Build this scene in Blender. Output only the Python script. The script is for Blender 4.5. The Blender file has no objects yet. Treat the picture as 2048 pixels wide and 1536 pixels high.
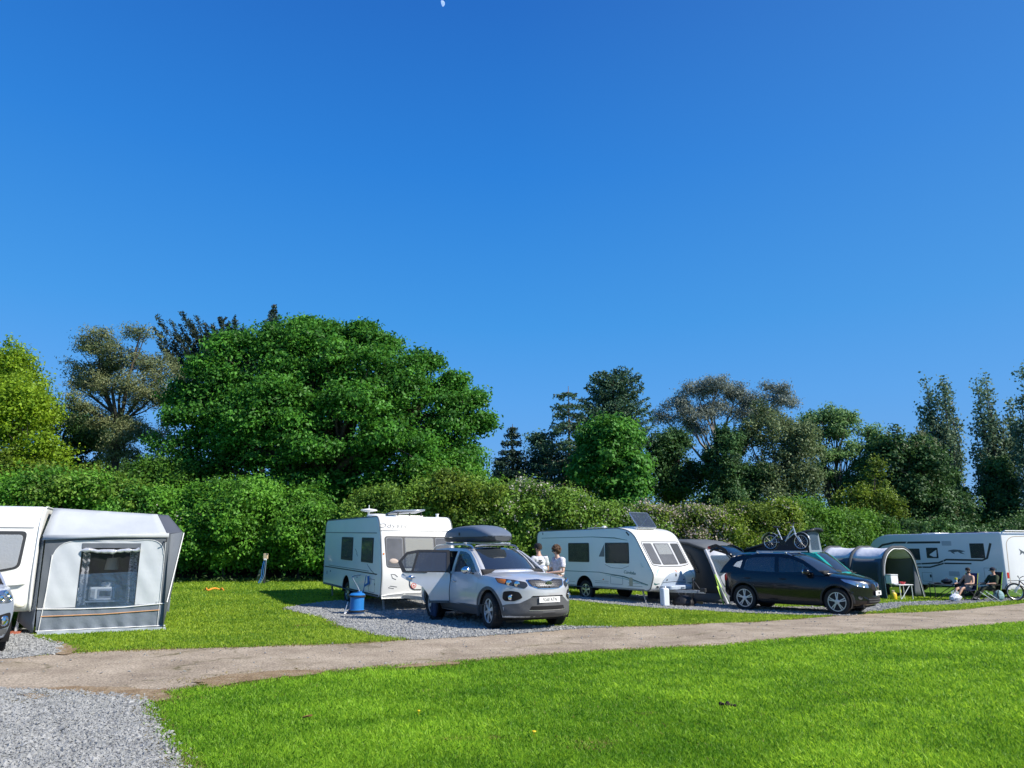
import bpy, bmesh, math, random
import numpy as np
from mathutils import Vector, Matrix
from mathutils.bvhtree import BVHTree
from mathutils.geometry import delaunay_2d_cdt, tessellate_polygon

random.seed(7)
RNG = np.random.default_rng(11)
SC = bpy.context.scene
COL = SC.collection
PI = math.pi
R = math.radians

# ---------------------------------------------------------------- camera model
F, HOR, EYE = 1478.0, 1095.0, 1.75
PITCH = math.atan((HOR - 768) / F)
CP, SP = math.cos(PITCH), math.sin(PITCH)

def ss(a, b, x):
    t = np.clip((x - a) / (b - a), 0, 1)
    return t * t * (3 - 2 * t)

def gnd(x, y):
    """height of the ground: rises gently behind on the left, dips on the right"""
    d = np.maximum(0, y - 16.0)
    d = np.minimum(d * d / (d + 6), 30)
    left = 1 - ss(-9, 3, x)
    right = ss(1.5, 8, x) * ss(15, 24, y)
    far = ss(8, 22, x) * np.minimum(np.maximum(0, y - 22), 25)
    return 0.030 * d * left - 0.20 * right - 0.012 * far

def ray(px, py):
    u = (px - 1024) / F
    v = (768 - py) / F
    return u, CP - v * SP, SP + v * CP

def P(px, py, Y):
    dx, dy, dz = ray(px, py)
    t = Y / dy
    return Vector((dx * t, Y, EYE + dz * t))

def G(px, py):
    dx, dy, dz = ray(px, py)
    t = 3.0
    while t < 150:
        if EYE + t * dz <= gnd(t * dx, t * dy):
            break
        t += 0.02
    return Vector((t * dx, t * dy, float(gnd(t * dx, t * dy))))

# ---------------------------------------------------------------- materials
MATS = {}
def nodes_of(m):
    m.use_nodes = True
    nt = m.node_tree
    return nt, nt.nodes, nt.links

def mat(name, col, rough=0.5, metal=0.0, var=0.0, scale=8.0, bump=0.0, bscale=40.0, spec=0.5, coat=0.0, trans=0.0, dirt=0.0, alpha=1.0, sub=0.0):
    if name in MATS:
        return MATS[name]
    m = bpy.data.materials.new(name)
    nt, N, L = nodes_of(m)
    b = N['Principled BSDF']
    b.inputs['Base Color'].default_value = (*col, 1)
    b.inputs['Roughness'].default_value = rough
    b.inputs['Metallic'].default_value = metal
    b.inputs['Specular IOR Level'].default_value = spec
    b.inputs['Coat Weight'].default_value = coat
    b.inputs['Coat Roughness'].default_value = 0.04
    b.inputs['Transmission Weight'].default_value = trans
    b.inputs['Alpha'].default_value = alpha
    tc = N.new('ShaderNodeTexCoord')
    if var > 0 or dirt > 0:
        nz = N.new('ShaderNodeTexNoise')
        nz.inputs['Scale'].default_value = scale
        nz.inputs['Detail'].default_value = 5
        L.new(tc.outputs['Object'], nz.inputs['Vector'])
        mr = N.new('ShaderNodeMapRange')
        mr.inputs['From Min'].default_value = 0.3
        mr.inputs['From Max'].default_value = 0.7
        mr.inputs['To Min'].default_value = 1 - max(var, dirt)
        mr.inputs['To Max'].default_value = 1 + var
        L.new(nz.outputs['Fac'], mr.inputs['Value'])
        mx = N.new('ShaderNodeMix'); mx.data_type = 'RGBA'; mx.blend_type = 'MULTIPLY'
        mx.inputs['Factor'].default_value = 1
        mx.inputs['A'].default_value = (*col, 1)
        L.new(mr.outputs['Result'], mx.inputs['B'])
        L.new(mx.outputs['Result'], b.inputs['Base Color'])
        rr = N.new('ShaderNodeMapRange')
        rr.inputs['To Min'].default_value = max(0.02, rough - 0.08)
        rr.inputs['To Max'].default_value = min(1, rough + 0.1)
        L.new(nz.outputs['Fac'], rr.inputs['Value'])
        L.new(rr.outputs['Result'], b.inputs['Roughness'])
    if bump > 0:
        n2 = N.new('ShaderNodeTexNoise')
        n2.inputs['Scale'].default_value = bscale
        n2.inputs['Detail'].default_value = 4
        L.new(tc.outputs['Object'], n2.inputs['Vector'])
        bp = N.new('ShaderNodeBump')
        bp.inputs['Strength'].default_value = bump
        bp.inputs['Distance'].default_value = 0.02
        L.new(n2.outputs['Fac'], bp.inputs['Height'])
        L.new(bp.outputs['Normal'], b.inputs['Normal'])
    MATS[name] = m
    return m

def glass(name, tint=(0.25, 0.3, 0.33), see=0.5, rough=0.03, ior=2.0):
    """thin pane: part tinted see-through, part mirror"""
    if name in MATS:
        return MATS[name]
    m = bpy.data.materials.new(name)
    nt, N, L = nodes_of(m)
    b = N['Principled BSDF']
    b.inputs['Base Color'].default_value = (tint[0] * .15, tint[1] * .15, tint[2] * .15, 1)
    b.inputs['Roughness'].default_value = rough
    b.inputs['Specular IOR Level'].default_value = 0.8; b.inputs['IOR'].default_value = ior
    tr = N.new('ShaderNodeBsdfTransparent')
    tr.inputs['Color'].default_value = (*tint, 1)
    lw = N.new('ShaderNodeLayerWeight'); lw.inputs['Blend'].default_value = 0.5
    pw = N.new('ShaderNodeMath'); pw.operation = 'POWER'; pw.inputs[1].default_value = 3.0; L.new(lw.outputs['Facing'], pw.inputs[0])
    mr = N.new('ShaderNodeMapRange')
    mr.inputs['To Min'].default_value = 1 - see
    mr.inputs['To Max'].default_value = 1.0
    L.new(pw.outputs[0], mr.inputs['Value'])
    mx = N.new('ShaderNodeMixShader')
    L.new(mr.outputs['Result'], mx.inputs['Fac'])
    L.new(tr.outputs[0], mx.inputs[1]); L.new(b.outputs[0], mx.inputs[2])
    L.new(mx.outputs[0], N['Material Output'].inputs['Surface'])
    MATS[name] = m
    return m

def leafmat(name, c1, c2, trans=0.35, rough=0.55, scale=0.6):
    """foliage: two leaf colours mixed leaf by leaf and in drifts, slightly translucent"""
    if name in MATS:
        return MATS[name]
    m = bpy.data.materials.new(name)
    nt, N, L = nodes_of(m)
    b = N['Principled BSDF']
    at = N.new('ShaderNodeAttribute'); at.attribute_name = 'tint'
    tc = N.new('ShaderNodeTexCoord')
    nz = N.new('ShaderNodeTexNoise'); nz.inputs['Scale'].default_value = scale; nz.inputs['Detail'].default_value = 3
    L.new(tc.outputs['Object'], nz.inputs['Vector'])
    ad = N.new('ShaderNodeMath'); ad.operation = 'ADD'
    L.new(at.outputs['Fac'], ad.inputs[0]); L.new(nz.outputs['Fac'], ad.inputs[1])
    mr = N.new('ShaderNodeMapRange')
    mr.inputs['From Min'].default_value = 0.45; mr.inputs['From Max'].default_value = 1.5
    L.new(ad.outputs[0], mr.inputs['Value'])
    mx = N.new('ShaderNodeMix'); mx.data_type = 'RGBA'
    mx.inputs['A'].default_value = (*c1, 1); mx.inputs['B'].default_value = (*c2, 1)
    L.new(mr.outputs['Result'], mx.inputs['Factor'])
    L.new(mx.outputs['Result'], b.inputs['Base Color'])
    b.inputs['Roughness'].default_value = rough
    b.inputs['Specular IOR Level'].default_value = 0.3
    tl = N.new('ShaderNodeBsdfTranslucent')
    hs = N.new('ShaderNodeHueSaturation')
    hs.inputs['Hue'].default_value = 0.485; hs.inputs['Value'].default_value = 1.3
    L.new(mx.outputs['Result'], hs.inputs['Color'])
    L.new(hs.outputs['Color'], tl.inputs['Color'])
    ms = N.new('ShaderNodeMixShader'); ms.inputs['Fac'].default_value = trans
    L.new(b.outputs[0], ms.inputs[1]); L.new(tl.outputs[0], ms.inputs[2])
    L.new(ms.outputs[0], N['Material Output'].inputs['Surface'])
    MATS[name] = m
    return m

# ---------------------------------------------------------------- objects
def tag(o, label=None, cat=None, group=None, kind=None):
    if label: o['label'] = label
    if cat: o['category'] = cat
    if group: o['group'] = group
    if kind: o['kind'] = kind
    return o

def thing(name, label, cat, loc=(0, 0, 0), rz=0.0, group=None, ry=0.0, rx=0.0, scale=1.0):
    o = bpy.data.objects.new(name, None)
    COL.objects.link(o)
    o.location = loc
    o.rotation_mode = 'XYZ'
    o.rotation_euler = (rx, ry, rz)
    o.scale = (scale,) * 3
    o.empty_display_size = 0.2
    return tag(o, label, cat, group)

def copy_tree(o, parent=None):
    c = o.copy(); COL.objects.link(c)
    if parent: c.parent = parent
    for ch in list(o.children):
        copy_tree(ch, c)
    return c

class MB:
    """collects geometry; build() links it as ONE mesh object"""
    def __init__(s):
        s.v, s.f, s.m = [], [], []
    def add(s, vs, fs, mi=0):
        o = len(s.v)
        s.v += [tuple(v) for v in vs]
        for f in fs:
            s.f.append(tuple(i + o for i in f)); s.m.append(mi)
        return s
    def box(s, c, d, rot=None, mi=0):
        x, y, z = (a / 2 for a in d)
        vs = [Vector((i * x, j * y, k * z)) for k in (-1, 1) for j in (-1, 1) for i in (-1, 1)]
        if rot is not None:
            vs = [rot @ v for v in vs]
        vs = [v + Vector(c) for v in vs]
        return s.add(vs, [(0, 2, 3, 1), (4, 5, 7, 6), (0, 1, 5, 4), (2, 6, 7, 3), (0, 4, 6, 2), (1, 3, 7, 5)], mi)
    def bar(s, a, b, w, h, up=(0, 0, 1), mi=0):
        a, b = Vector(a), Vector(b)
        d = (b - a); ln = d.length; d.normalize()
        upv = Vector(up)
        if abs(d.dot(upv)) > .99: upv = Vector((1, 0, 0))
        r = d.cross(upv).normalized(); u = r.cross(d)
        rot = Matrix((r, d, u)).transposed()
        return s.box((a + b) / 2, (w, ln, h), rot, mi)
    def tube(s, pts, r, n=8, closed=False, mi=0, caps=True):
        pts = [Vector(p) for p in pts]
        k = len(pts)
        rs = list(r) if hasattr(r, '__len__') else [r] * k
        base = len(s.v)
        prev = None
        for i, p in enumerate(pts):
            if closed:
                t = (pts[(i + 1) % k] - pts[i - 1])
            else:
                t = pts[min(i + 1, k - 1)] - pts[max(i - 1, 0)]
            if t.length < 1e-9: t = Vector((0, 0, 1))
            t.normalize()
            if prev is None:
                up = Vector((0, 0, 1)) if abs(t.z) < .9 else Vector((1, 0, 0))
                nx = t.cross(up).normalized()
            else:
                nx = (prev - t * prev.dot(t))
                nx = nx.normalized() if nx.length > 1e-6 else t.orthogonal().normalized()
            prev = nx
            ny = t.cross(nx)
            for j in range(n):
                a = 2 * PI * j / n
                s.v.append(tuple(p + (nx * math.cos(a) + ny * math.sin(a)) * rs[i]))
        rings = k if closed else k - 1
        for i in range(rings):
            for j in range(n):
                a = base + i * n + j; b = base + i * n + (j + 1) % n
                c = base + ((i + 1) % k) * n + (j + 1) % n; d = base + ((i + 1) % k) * n + j
                s.f.append((a, b, c, d)); s.m.append(mi)
        if caps and not closed:
            s.f.append(tuple(base + j for j in range(n))[::-1]); s.m.append(mi)
            s.f.append(tuple(base + (k - 1) * n + j for j in range(n))); s.m.append(mi)
        return s
    def lathe(s, prof, n=24, M=None, mi=0):
        """prof: (radius, height) pairs about z, then placed by M"""
        M = M or Matrix()
        base = len(s.v)
        for (r, z) in prof:
            for j in range(n):
                a = 2 * PI * j / n
                s.v.append(tuple(M @ Vector((r * math.cos(a), r * math.sin(a), z))))
        for i in range(len(prof) - 1):
            for j in range(n):
                a = base + i * n + j; b = base + i * n + (j + 1) % n
                s.f.append((a, b, b + n, a + n)); s.m.append(mi)
        if prof[0][0] > 1e-6:
            s.f.append(tuple(base + j for j in range(n))[::-1]); s.m.append(mi)
        if prof[-1][0] > 1e-6:
            o = base + (len(prof) - 1) * n
            s.f.append(tuple(o + j for j in range(n))); s.m.append(mi)
        return s
    def prism(s, poly, z0, z1, M=None, mi=0):
        M = M or Matrix()
        n = len(poly)
        vs = [M @ Vector((x, y, z0)) for x, y in poly] + [M @ Vector((x, y, z1)) for x, y in poly]
        fs = [tuple(range(n))[::-1], tuple(range(n, 2 * n))]
        fs += [(i, (i + 1) % n, n + (i + 1) % n, n + i) for i in range(n)]
        return s.add(vs, fs, mi)
    def grid(s, pts, closed_u=False, mi=0):
        """pts[i][j] -> quads"""
        nu, nv = len(pts), len(pts[0])
        base = len(s.v)
        for row in pts:
            s.v += [tuple(p) for p in row]
        for i in range(nu if closed_u else nu - 1):
            for j in range(nv - 1):
                a = base + i * nv + j; b = base + ((i + 1) % nu) * nv + j
                s.f.append((a, b, b + 1, a + 1)); s.m.append(mi)
        return s
    def ball(s, c, r, n=12, M=None, mi=0):
        rx, ry, rz = r if hasattr(r, '__len__') else (r, r, r)
        prof = [(math.sin(PI * i / (n // 2 + 2)), -math.cos(PI * i / (n // 2 + 2))) for i in range(n // 2 + 3)]
        MM = Matrix.Translation(Vector(c)) @ (M or Matrix()) @ Matrix.Diagonal((rx, ry, rz, 1))
        prof[0] = (1e-4, -1); prof[-1] = (1e-4, 1)
        return s.lathe(prof, n, MM, mi)
    def mesh(s, name):
        me = bpy.data.meshes.new(name)
        me.from_pydata(s.v, [], s.f)
        me.update()
        return me
    def build(s, name, m, parent=None, smooth=40, bevel=0.0, solid=0.0, subd=0, weld=False, fixn=True, M=None):
        me = s.mesh(name)
        if weld or fixn:
            bm = bmesh.new(); bm.from_mesh(me)
            if weld: bmesh.ops.remove_doubles(bm, verts=bm.verts, dist=1e-4)
            if fixn: bmesh.ops.recalc_face_normals(bm, faces=bm.faces)
            bm.to_mesh(me); bm.free()
        if M is not None:
            me.transform(M)
        o = link(name, me, m, parent)
        if not weld and any(s.m):
            me.polygons.foreach_set('material_index', s.m)
        if smooth:
            me.polygons.foreach_set('use_smooth', [True] * len(me.polygons))
            me.set_sharp_from_angle(angle=R(smooth))
        if solid:
            md = o.modifiers.new('Solid', 'SOLIDIFY'); md.thickness = solid; md.offset = -1
        if bevel:
            md = o.modifiers.new('Bevel', 'BEVEL'); md.width = bevel; md.segments = 2
            md.limit_method = 'ANGLE'; md.angle_limit = R(40)
        if subd:
            md = o.modifiers.new('Sub', 'SUBSURF'); md.levels = subd; md.render_levels = subd
        return o

def link(name, me, m, parent=None):
    o = bpy.data.objects.new(name, me)
    COL.objects.link(o)
    for k in (m if isinstance(m, (list, tuple)) else [m]):
        me.materials.append(k)
    if parent: o.parent = parent
    return o

def np_mesh(name, verts, nper, m, parent=None, tint=None, smooth=False):
    """verts (N*nper,3): N separate polygons with nper corners each"""
    verts = np.ascontiguousarray(verts, dtype=np.float32)
    n = len(verts) // nper
    me = bpy.data.meshes.new(name)
    me.vertices.add(n * nper)
    me.vertices.foreach_set('co', verts.ravel())
    me.loops.add(n * nper)
    me.loops.foreach_set('vertex_index', np.arange(n * nper, dtype=np.int32))
    me.polygons.add(n)
    me.polygons.foreach_set('loop_start', np.arange(0, n * nper, nper, dtype=np.int32))
    me.polygons.foreach_set('loop_total', np.full(n, nper, dtype=np.int32))
    if tint is not None:
        at = me.attributes.new('tint', 'FLOAT', 'FACE')
        at.data.foreach_set('value', np.ascontiguousarray(tint, dtype=np.float32))
    me.update()
    return link(name, me, m, parent)

def lerp(a, b, t): return a + (b - a) * t

def crom(pts, n=6, closed=False):
    """Catmull-Rom through points (any dimension tuples)"""
    pts = [np.array(p, float) for p in pts]
    k = len(pts); out = []
    rng = range(k if closed else k - 1)
    for i in rng:
        if closed:
            p0, p1, p2, p3 = pts[i - 1], pts[i], pts[(i + 1) % k], pts[(i + 2) % k]
        else:
            p1, p2 = pts[i], pts[i + 1]
            p0 = pts[i - 1] if i else 2 * p1 - p2
            p3 = pts[i + 2] if i + 2 < k else 2 * p2 - p1
        for j in range(n):
            t = j / n
            out.append(tuple(.5 * (2 * p1 + (p2 - p0) * t + (2 * p0 - 5 * p1 + 4 * p2 - p3) * t * t + (3 * p1 - p0 - 3 * p2 + p3) * t ** 3)))
    if not closed: out.append(tuple(pts[-1]))
    return out

def rpoly(pts, r=0.05, n=4):
    """polygon with rounded corners"""
    out = []
    k = len(pts)
    for i in range(k):
        p = Vector(pts[i]).to_2d(); a = Vector(pts[i - 1]).to_2d(); b = Vector(pts[(i + 1) % k]).to_2d()
        rr = r[i] if hasattr(r, '__len__') else r
        la, lb = (a - p).length, (b - p).length
        rr = min(rr, la * .49, lb * .49)
        if rr < 1e-4:
            out.append(tuple(p)); continue
        s = p + (a - p) / la * rr; e = p + (b - p) / lb * rr
        for j in range(n + 1):
            t = j / n
            q = s * (1 - t) ** 2 + p * 2 * t * (1 - t) + e * t * t
            out.append((q.x, q.y))
    return out

def ell(cx, cy, rx, ry=None, n=16):
    ry = ry or rx
    return [(cx + rx * math.cos(2 * PI * i / n), cy + ry * math.sin(2 * PI * i / n)) for i in range(n)]

def strip(line, w):
    """2D polyline -> closed polygon of width w"""
    L = [Vector(p).to_2d() for p in line]
    a, b = [], []
    for i, p in enumerate(L):
        t = (L[min(i + 1, len(L) - 1)] - L[max(i - 1, 0)]).normalized()
        nrm = Vector((-t.y, t.x))
        ww = w[i] if hasattr(w, '__len__') else w
        a.append(tuple(p + nrm * ww / 2)); b.append(tuple(p - nrm * ww / 2))
    return a + b[::-1]

def inpoly(poly, x, y):
    x = np.asarray(x, float); y = np.asarray(y, float)
    ins = np.zeros(x.shape, bool)
    k = len(poly)
    for i in range(k):
        x1, y1 = poly[i][0], poly[i][1]; x2, y2 = poly[(i + 1) % k][0], poly[(i + 1) % k][1]
        if y1 == y2: continue
        c = (y1 > y) != (y2 > y)
        xi = (x2 - x1) * (y - y1) / (y2 - y1) + x1
        ins ^= c & (x < xi)
    return ins

def densify(poly, res, closed=True):
    out = []
    k = len(poly)
    for i in range(k if closed else k - 1):
        a = poly[i]; b = poly[(i + 1) % k]
        n = max(1, int(math.hypot(b[0] - a[0], b[1] - a[1]) / res))
        for j in range(n):
            t = j / n
            out.append((lerp(a[0], b[0], t), lerp(a[1], b[1], t)))
    if not closed: out.append(tuple(poly[-1]))
    return out

def tri2d(poly, holes=(), res=0.1):
    """triangulate polygon with holes and inner points; returns (pts, tris, boundary loops)"""
    loops = [densify(poly, res)] + [densify(h, res) for h in holes]
    vs, es, lps = [], [], []
    for lp in loops:
        o = len(vs); vs += [Vector(p) for p in lp]
        es += [(o + i, o + (i + 1) % len(lp)) for i in range(len(lp))]
        lps.append(list(range(o, o + len(lp))))
    xs = [p[0] for p in poly]; ys = [p[1] for p in poly]
    gx = np.arange(min(xs) + res / 2, max(xs), res); gy = np.arange(min(ys) + res / 2, max(ys), res)
    if len(gx) and len(gy):
        X, Y = np.meshgrid(gx, gy); X = X.ravel(); Y = Y.ravel()
        ok = inpoly(poly, X, Y)
        for h in holes: ok &= ~inpoly(h, X, Y)
        X, Y = X[ok], Y[ok]
        if len(X):
            B = np.array([(v.x, v.y) for v in vs])
            keep = np.ones(len(X), bool)
            for i0 in range(0, len(X), 2000):
                d = ((X[i0:i0 + 2000, None] - B[None, :, 0]) ** 2 + (Y[i0:i0 + 2000, None] - B[None, :, 1]) ** 2).min(1)
                keep[i0:i0 + 2000] = d > (res * .4) ** 2
            vs += [Vector((a, b)) for a, b in zip(X[keep], Y[keep])]
    ov, oe, of, _, _, _ = delaunay_2d_cdt(vs, es, [], 0, 1e-5)
    C = np.array([[sum(ov[i].x for i in f) / 3, sum(ov[i].y for i in f) / 3] for f in of])
    ok = inpoly(poly, C[:, 0], C[:, 1])
    for h in holes: ok &= ~inpoly(h, C[:, 0], C[:, 1])
    tris = [tuple(f) for f, k in zip(of, ok) if k]
    return [(v.x, v.y) for v in ov], tris, lps

def sheet(mb, poly, fn, holes=(), res=0.1, thick=0.0, dirv=None, mi=0):
    """2D polygon mapped to 3D by fn(a,b) -> (pos, normal); with thickness along -normal"""
    pts, tris, lps = tri2d(poly, holes, res)
    pos = [fn(a, b) for a, b in pts]
    n = len(pos)
    vs = [Vector(p[0]) for p in pos]
    fs = list(tris)
    if thick:
        vs += [Vector(p[0]) - Vector(p[1]) * thick for p in pos]
        fs += [tuple(i + n for i in t[::-1]) for t in tris]
        cnt = {}
        for t in tris:
            for a, b in ((t[0], t[1]), (t[1], t[2]), (t[2], t[0])):
                cnt[(a, b)] = 1
        for (a, b) in cnt:
            if (b, a) not in cnt:
                fs.append((b, a, a + n, b + n))
    mb.add(vs, fs, mi)
    return mb

def bvh_of(*objs):
    """ray-cast tree of the (unmodified, local) meshes"""
    vs, fs = [], []
    for o in objs:
        me = o.data if hasattr(o, 'data') else o
        k = len(vs)
        vs += [v.co.copy() for v in me.vertices]
        fs += [tuple(i + k for i in p.vertices) for p in me.polygons]
    return BVHTree.FromPolygons(vs, fs)

def patch(bvh, poly, view, off=0.004, thick=0.012, res=0.05, holes=(), mb=None, mi=0, dist=None):
    """conforming panel: polygon seen along an axis is cast on to the surface.
    view: 'front','back','left','right','top' or (O,Rv,Uv,D)"""
    V = {'front': ((9, 0, 0), (0, 1, 0), (0, 0, 1), (-1, 0, 0)),
         'back': ((-9, 0, 0), (0, 1, 0), (0, 0, 1), (1, 0, 0)),
         'left': ((0, 9, 0), (1, 0, 0), (0, 0, 1), (0, -1, 0)),
         'right': ((0, -9, 0), (1, 0, 0), (0, 0, 1), (0, 1, 0)),
         'top': ((0, 0, 9), (1, 0, 0), (0, 1, 0), (0, 0, -1))}
    O, Rv, Uv, D = [Vector(a) for a in (V[view] if isinstance(view, str) else view)]
    last = [None]
    def fn(a, b):
        o = O + Rv * a + Uv * b
        hit, nrm, idx, dd = bvh.ray_cast(o, D)
        if hit is None:
            if last[0] is None:
                return o + D * 9, -D
            hit = o + D * ((last[0] - o).dot(D)); nrm = -D
        if nrm.dot(D) > 0: nrm = -nrm
        last[0] = hit
        return hit + nrm * off, nrm
    mb = mb or MB()
    return sheet(mb, poly, fn, holes, res, thick, mi=mi)

def apply_bool(o, cutters, op='DIFFERENCE'):
    tmp = []
    for c in cutters:
        me = c.mesh('cut')
        bm = bmesh.new(); bm.from_mesh(me); bmesh.ops.recalc_face_normals(bm, faces=bm.faces); bm.to_mesh(me); bm.free()
        co = bpy.data.objects.new('cut', me); COL.objects.link(co); tmp.append(co)
        if o.parent:
            co.parent = o.parent
        md = o.modifiers.new('B', 'BOOLEAN'); md.operation = op; md.object = co; md.solver = 'EXACT'
    dg = bpy.context.evaluated_depsgraph_get(); dg.update()
    nm = bpy.data.meshes.new_from_object(o.evaluated_get(dg))
    o.modifiers.clear()
    old = o.data; name = old.name
    o.data = nm
    bpy.data.meshes.remove(old); nm.name = name
    for c in tmp:
        me = c.data; bpy.data.objects.remove(c); bpy.data.meshes.remove(me)
    return o

def text(s, size, M, m, name, parent, ext=0.002, align='CENTER', shear=0.0, space=1.0):
    cu = bpy.data.curves.new('t', 'FONT')
    cu.body = s; cu.size = size; cu.extrude = ext; cu.align_x = align; cu.align_y = 'CENTER'
    cu.shear = shear; cu.space_character = space
    o = bpy.data.objects.new('t', cu); COL.objects.link(o)
    dg = bpy.context.evaluated_depsgraph_get(); dg.update()
    me = bpy.data.meshes.new_from_object(o.evaluated_get(dg))
    bpy.data.objects.remove(o); bpy.data.curves.remove(cu)
    me.name = name
    me.transform(M)
    me.materials.clear()
    return link(name, me, m, parent)

def frame(o, r, u):
    """4x4 with origin o, x axis r, y axis u"""
    r = Vector(r).normalized(); u = Vector(u).normalized(); n = r.cross(u)
    M = Matrix((r, u, n)).transposed().to_4x4()
    M.translation = Vector(o)
    return M

RX90 = Matrix.Rotation(PI / 2, 4, 'X')
RY90 = Matrix.Rotation(PI / 2, 4, 'Y')
# ================================================================ camera, light, sky
cam = bpy.data.cameras.new('camera'); co = bpy.data.objects.new('camera', cam); COL.objects.link(co)
co.location = (0, 0, EYE); co.rotation_euler = (PI / 2 + PITCH, 0, 0)
cam.sensor_width = 36; cam.lens = 36 * F / 2048; cam.clip_end = 6000; cam.clip_start = 0.05
SC.camera = co
SUN_EL, SUN_AZ = R(40), math.atan2(0.92, -0.40)     # direction to the sun: right, a little behind the camera
sd = Vector((math.sin(SUN_AZ) * math.cos(SUN_EL), math.cos(SUN_AZ) * math.cos(SUN_EL), math.sin(SUN_EL)))
sl = bpy.data.lights.new('sun', 'SUN'); so = bpy.data.objects.new('sun', sl); COL.objects.link(so)
sl.energy = 4.6; sl.angle = R(0.53); sl.color = (1.0, 0.94, 0.84)
so.rotation_euler = sd.to_track_quat('Z', 'Y').to_euler(); so.location = (20, -10, 30)
w = bpy.data.worlds.new('World'); SC.world = w; w.use_nodes = True
nt = w.node_tree; N, L = nt.nodes, nt.links
bg = N['Background']
sky = N.new('ShaderNodeTexSky'); sky.sky_type = 'NISHITA'; sky.sun_disc = False
sky.sun_elevation = SUN_EL; sky.sun_rotation = SUN_AZ
sky.ozone_density = 2.5; sky.dust_density = 0.2; sky.air_density = 1.0; sky.altitude = 100
L.new(sky.outputs[0], bg.inputs['Color']); bg.inputs['Strength'].default_value = 0.018
# the clear saturated blue of this day: a second sky layer by height above the horizon, a little paler towards the sun
EXPO = 0.50
tc = N.new('ShaderNodeTexCoord'); sx = N.new('ShaderNodeSeparateXYZ'); L.new(tc.outputs['Generated'], sx.inputs[0])
cr = N.new('ShaderNodeValToRGB'); el = cr.color_ramp.elements
SKY = [(0.0, (.150, .42, .88)), (.06, (.120, .41, .93)), (.19, (.070, .400, 1.0)), (.29, (.028, .355, .96)), (.476, (.004, .250, .865)), (.637, (.003, .170, .70)), (1.0, (.003, .11, .50))]
el[0].position, el[0].color = SKY[0][0], (*SKY[0][1], 1); el[1].position, el[1].color = SKY[-1][0], (*SKY[-1][1], 1)
for p_, c_ in SKY[1:-1]:
    e = el.new(p_); e.color = (*c_, 1)
L.new(sx.outputs['Z'], cr.inputs['Fac'])
mrx = N.new('ShaderNodeMapRange'); mrx.inputs['From Min'].default_value = 0.0; mrx.inputs['From Max'].default_value = .75; mrx.inputs['To Max'].default_value = .22
L.new(sx.outputs['X'], mrx.inputs['Value'])
mxs = N.new('ShaderNodeMix'); mxs.data_type = 'RGBA'; mxs.inputs['B'].default_value = (.15, .42, .86, 1)
L.new(cr.outputs['Color'], mxs.inputs['A']); L.new(mrx.outputs['Result'], mxs.inputs['Factor'])
bg2 = N.new('ShaderNodeBackground'); L.new(mxs.outputs['Result'], bg2.inputs['Color']); bg2.inputs['Strength'].default_value = .72 / 2 ** EXPO
ad = N.new('ShaderNodeAddShader'); L.new(bg.outputs[0], ad.inputs[0]); L.new(bg2.outputs[0], ad.inputs[1]); L.new(ad.outputs[0], N['World Output'].inputs['Surface'])
SC.view_settings.view_transform = 'Standard'; SC.view_settings.look = 'None'
SC.view_settings.exposure = EXPO; SC.view_settings.gamma = 1
SC.cycles.max_bounces = 8; SC.cycles.transparent_max_bounces = 24
SC.cycles.diffuse_bounces = 5; SC.cycles.glossy_bounces = 4; SC.cycles.transmission_bounces = 6

# ================================================================ ground areas (plan outlines)
def gp(*pp): return [tuple(G(*p).to_2d()) for p in pp]
road_low = gp((300, 1398), (400, 1373), (500, 1362), (600, 1350), (700, 1342), (800, 1334), (1000, 1318), (1200, 1303), (1400, 1294), (1500, 1286), (1600, 1276), (1700, 1270), (1800, 1264), (1900, 1257), (2048, 1245))
road_up = gp((0, 1318), (130, 1307), (240, 1302), (500, 1295), (700, 1288), (830, 1280), (1000, 1269), (1140, 1257), (1300, 1253), (1500, 1245), (1690, 1230), (1900, 1222), (2048, 1207))
def extend(pts, d0, d1):
    a = Vector(pts[0]) - (Vector(pts[1]) - Vector(pts[0])).normalized() * d0
    b = Vector(pts[-1]) + (Vector(pts[-1]) - Vector(pts[-3])).normalized() * d1
    return [tuple(a)] + pts + [tuple(b)]
def wob(poly, amp=0.06, res=0.25, seed=1, closed=True):
    rg = np.random.default_rng(seed)
    d = densify(poly, res, closed)
    n = len(d); k = rg.normal(0, amp, n + 8); k = np.convolve(k, [.2, .3, .3, .2], 'same')
    k2 = rg.normal(0, amp, n + 8)
    return [(p[0] + k[i], p[1] + k[i + 3] + .4 * k2[i]) for i, p in enumerate(d)]
lowL = gp((0, 1384), (150, 1390))
ROAD = extend(wob(lowL + road_low, .05, .3, 3, False), 9, 60) + extend(wob(road_up, .05, .3, 4, False), 9, 60)[::-1]
GRAV_NEAR = wob(gp((-900, 1330), (0, 1378), (150, 1383), (292, 1396), (330, 1470), (372, 1545), (430, 1700), (-900, 1700)), .05, .25, 5)
GRAV_LEFT = wob(gp((-500, 1290), (-400, 1225), (-60, 1225), (60, 1262), (72, 1276), (128, 1292), (134, 1308), (0, 1319), (-500, 1352)), .04, .2, 6)
GRAV_MID = wob(gp((566, 1217), (650, 1204), (760, 1197), (905, 1196), (985, 1215), (1012, 1240), (1062, 1252), (1150, 1254), (1250, 1254), (1140, 1259), (1000, 1271), (830, 1281), (760, 1272), (700, 1257), (640, 1235)), .05, .2, 7)
GRAV_RIGHT = wob(gp((1090, 1196), (1200, 1190), (1330, 1192), (1470, 1200), (1560, 1215), (1680, 1215), (1800, 1206), (1700, 1232), (1620, 1231), (1500, 1227), (1400, 1222), (1310, 1217), (1210, 1208)), .05, .25, 8)
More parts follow.
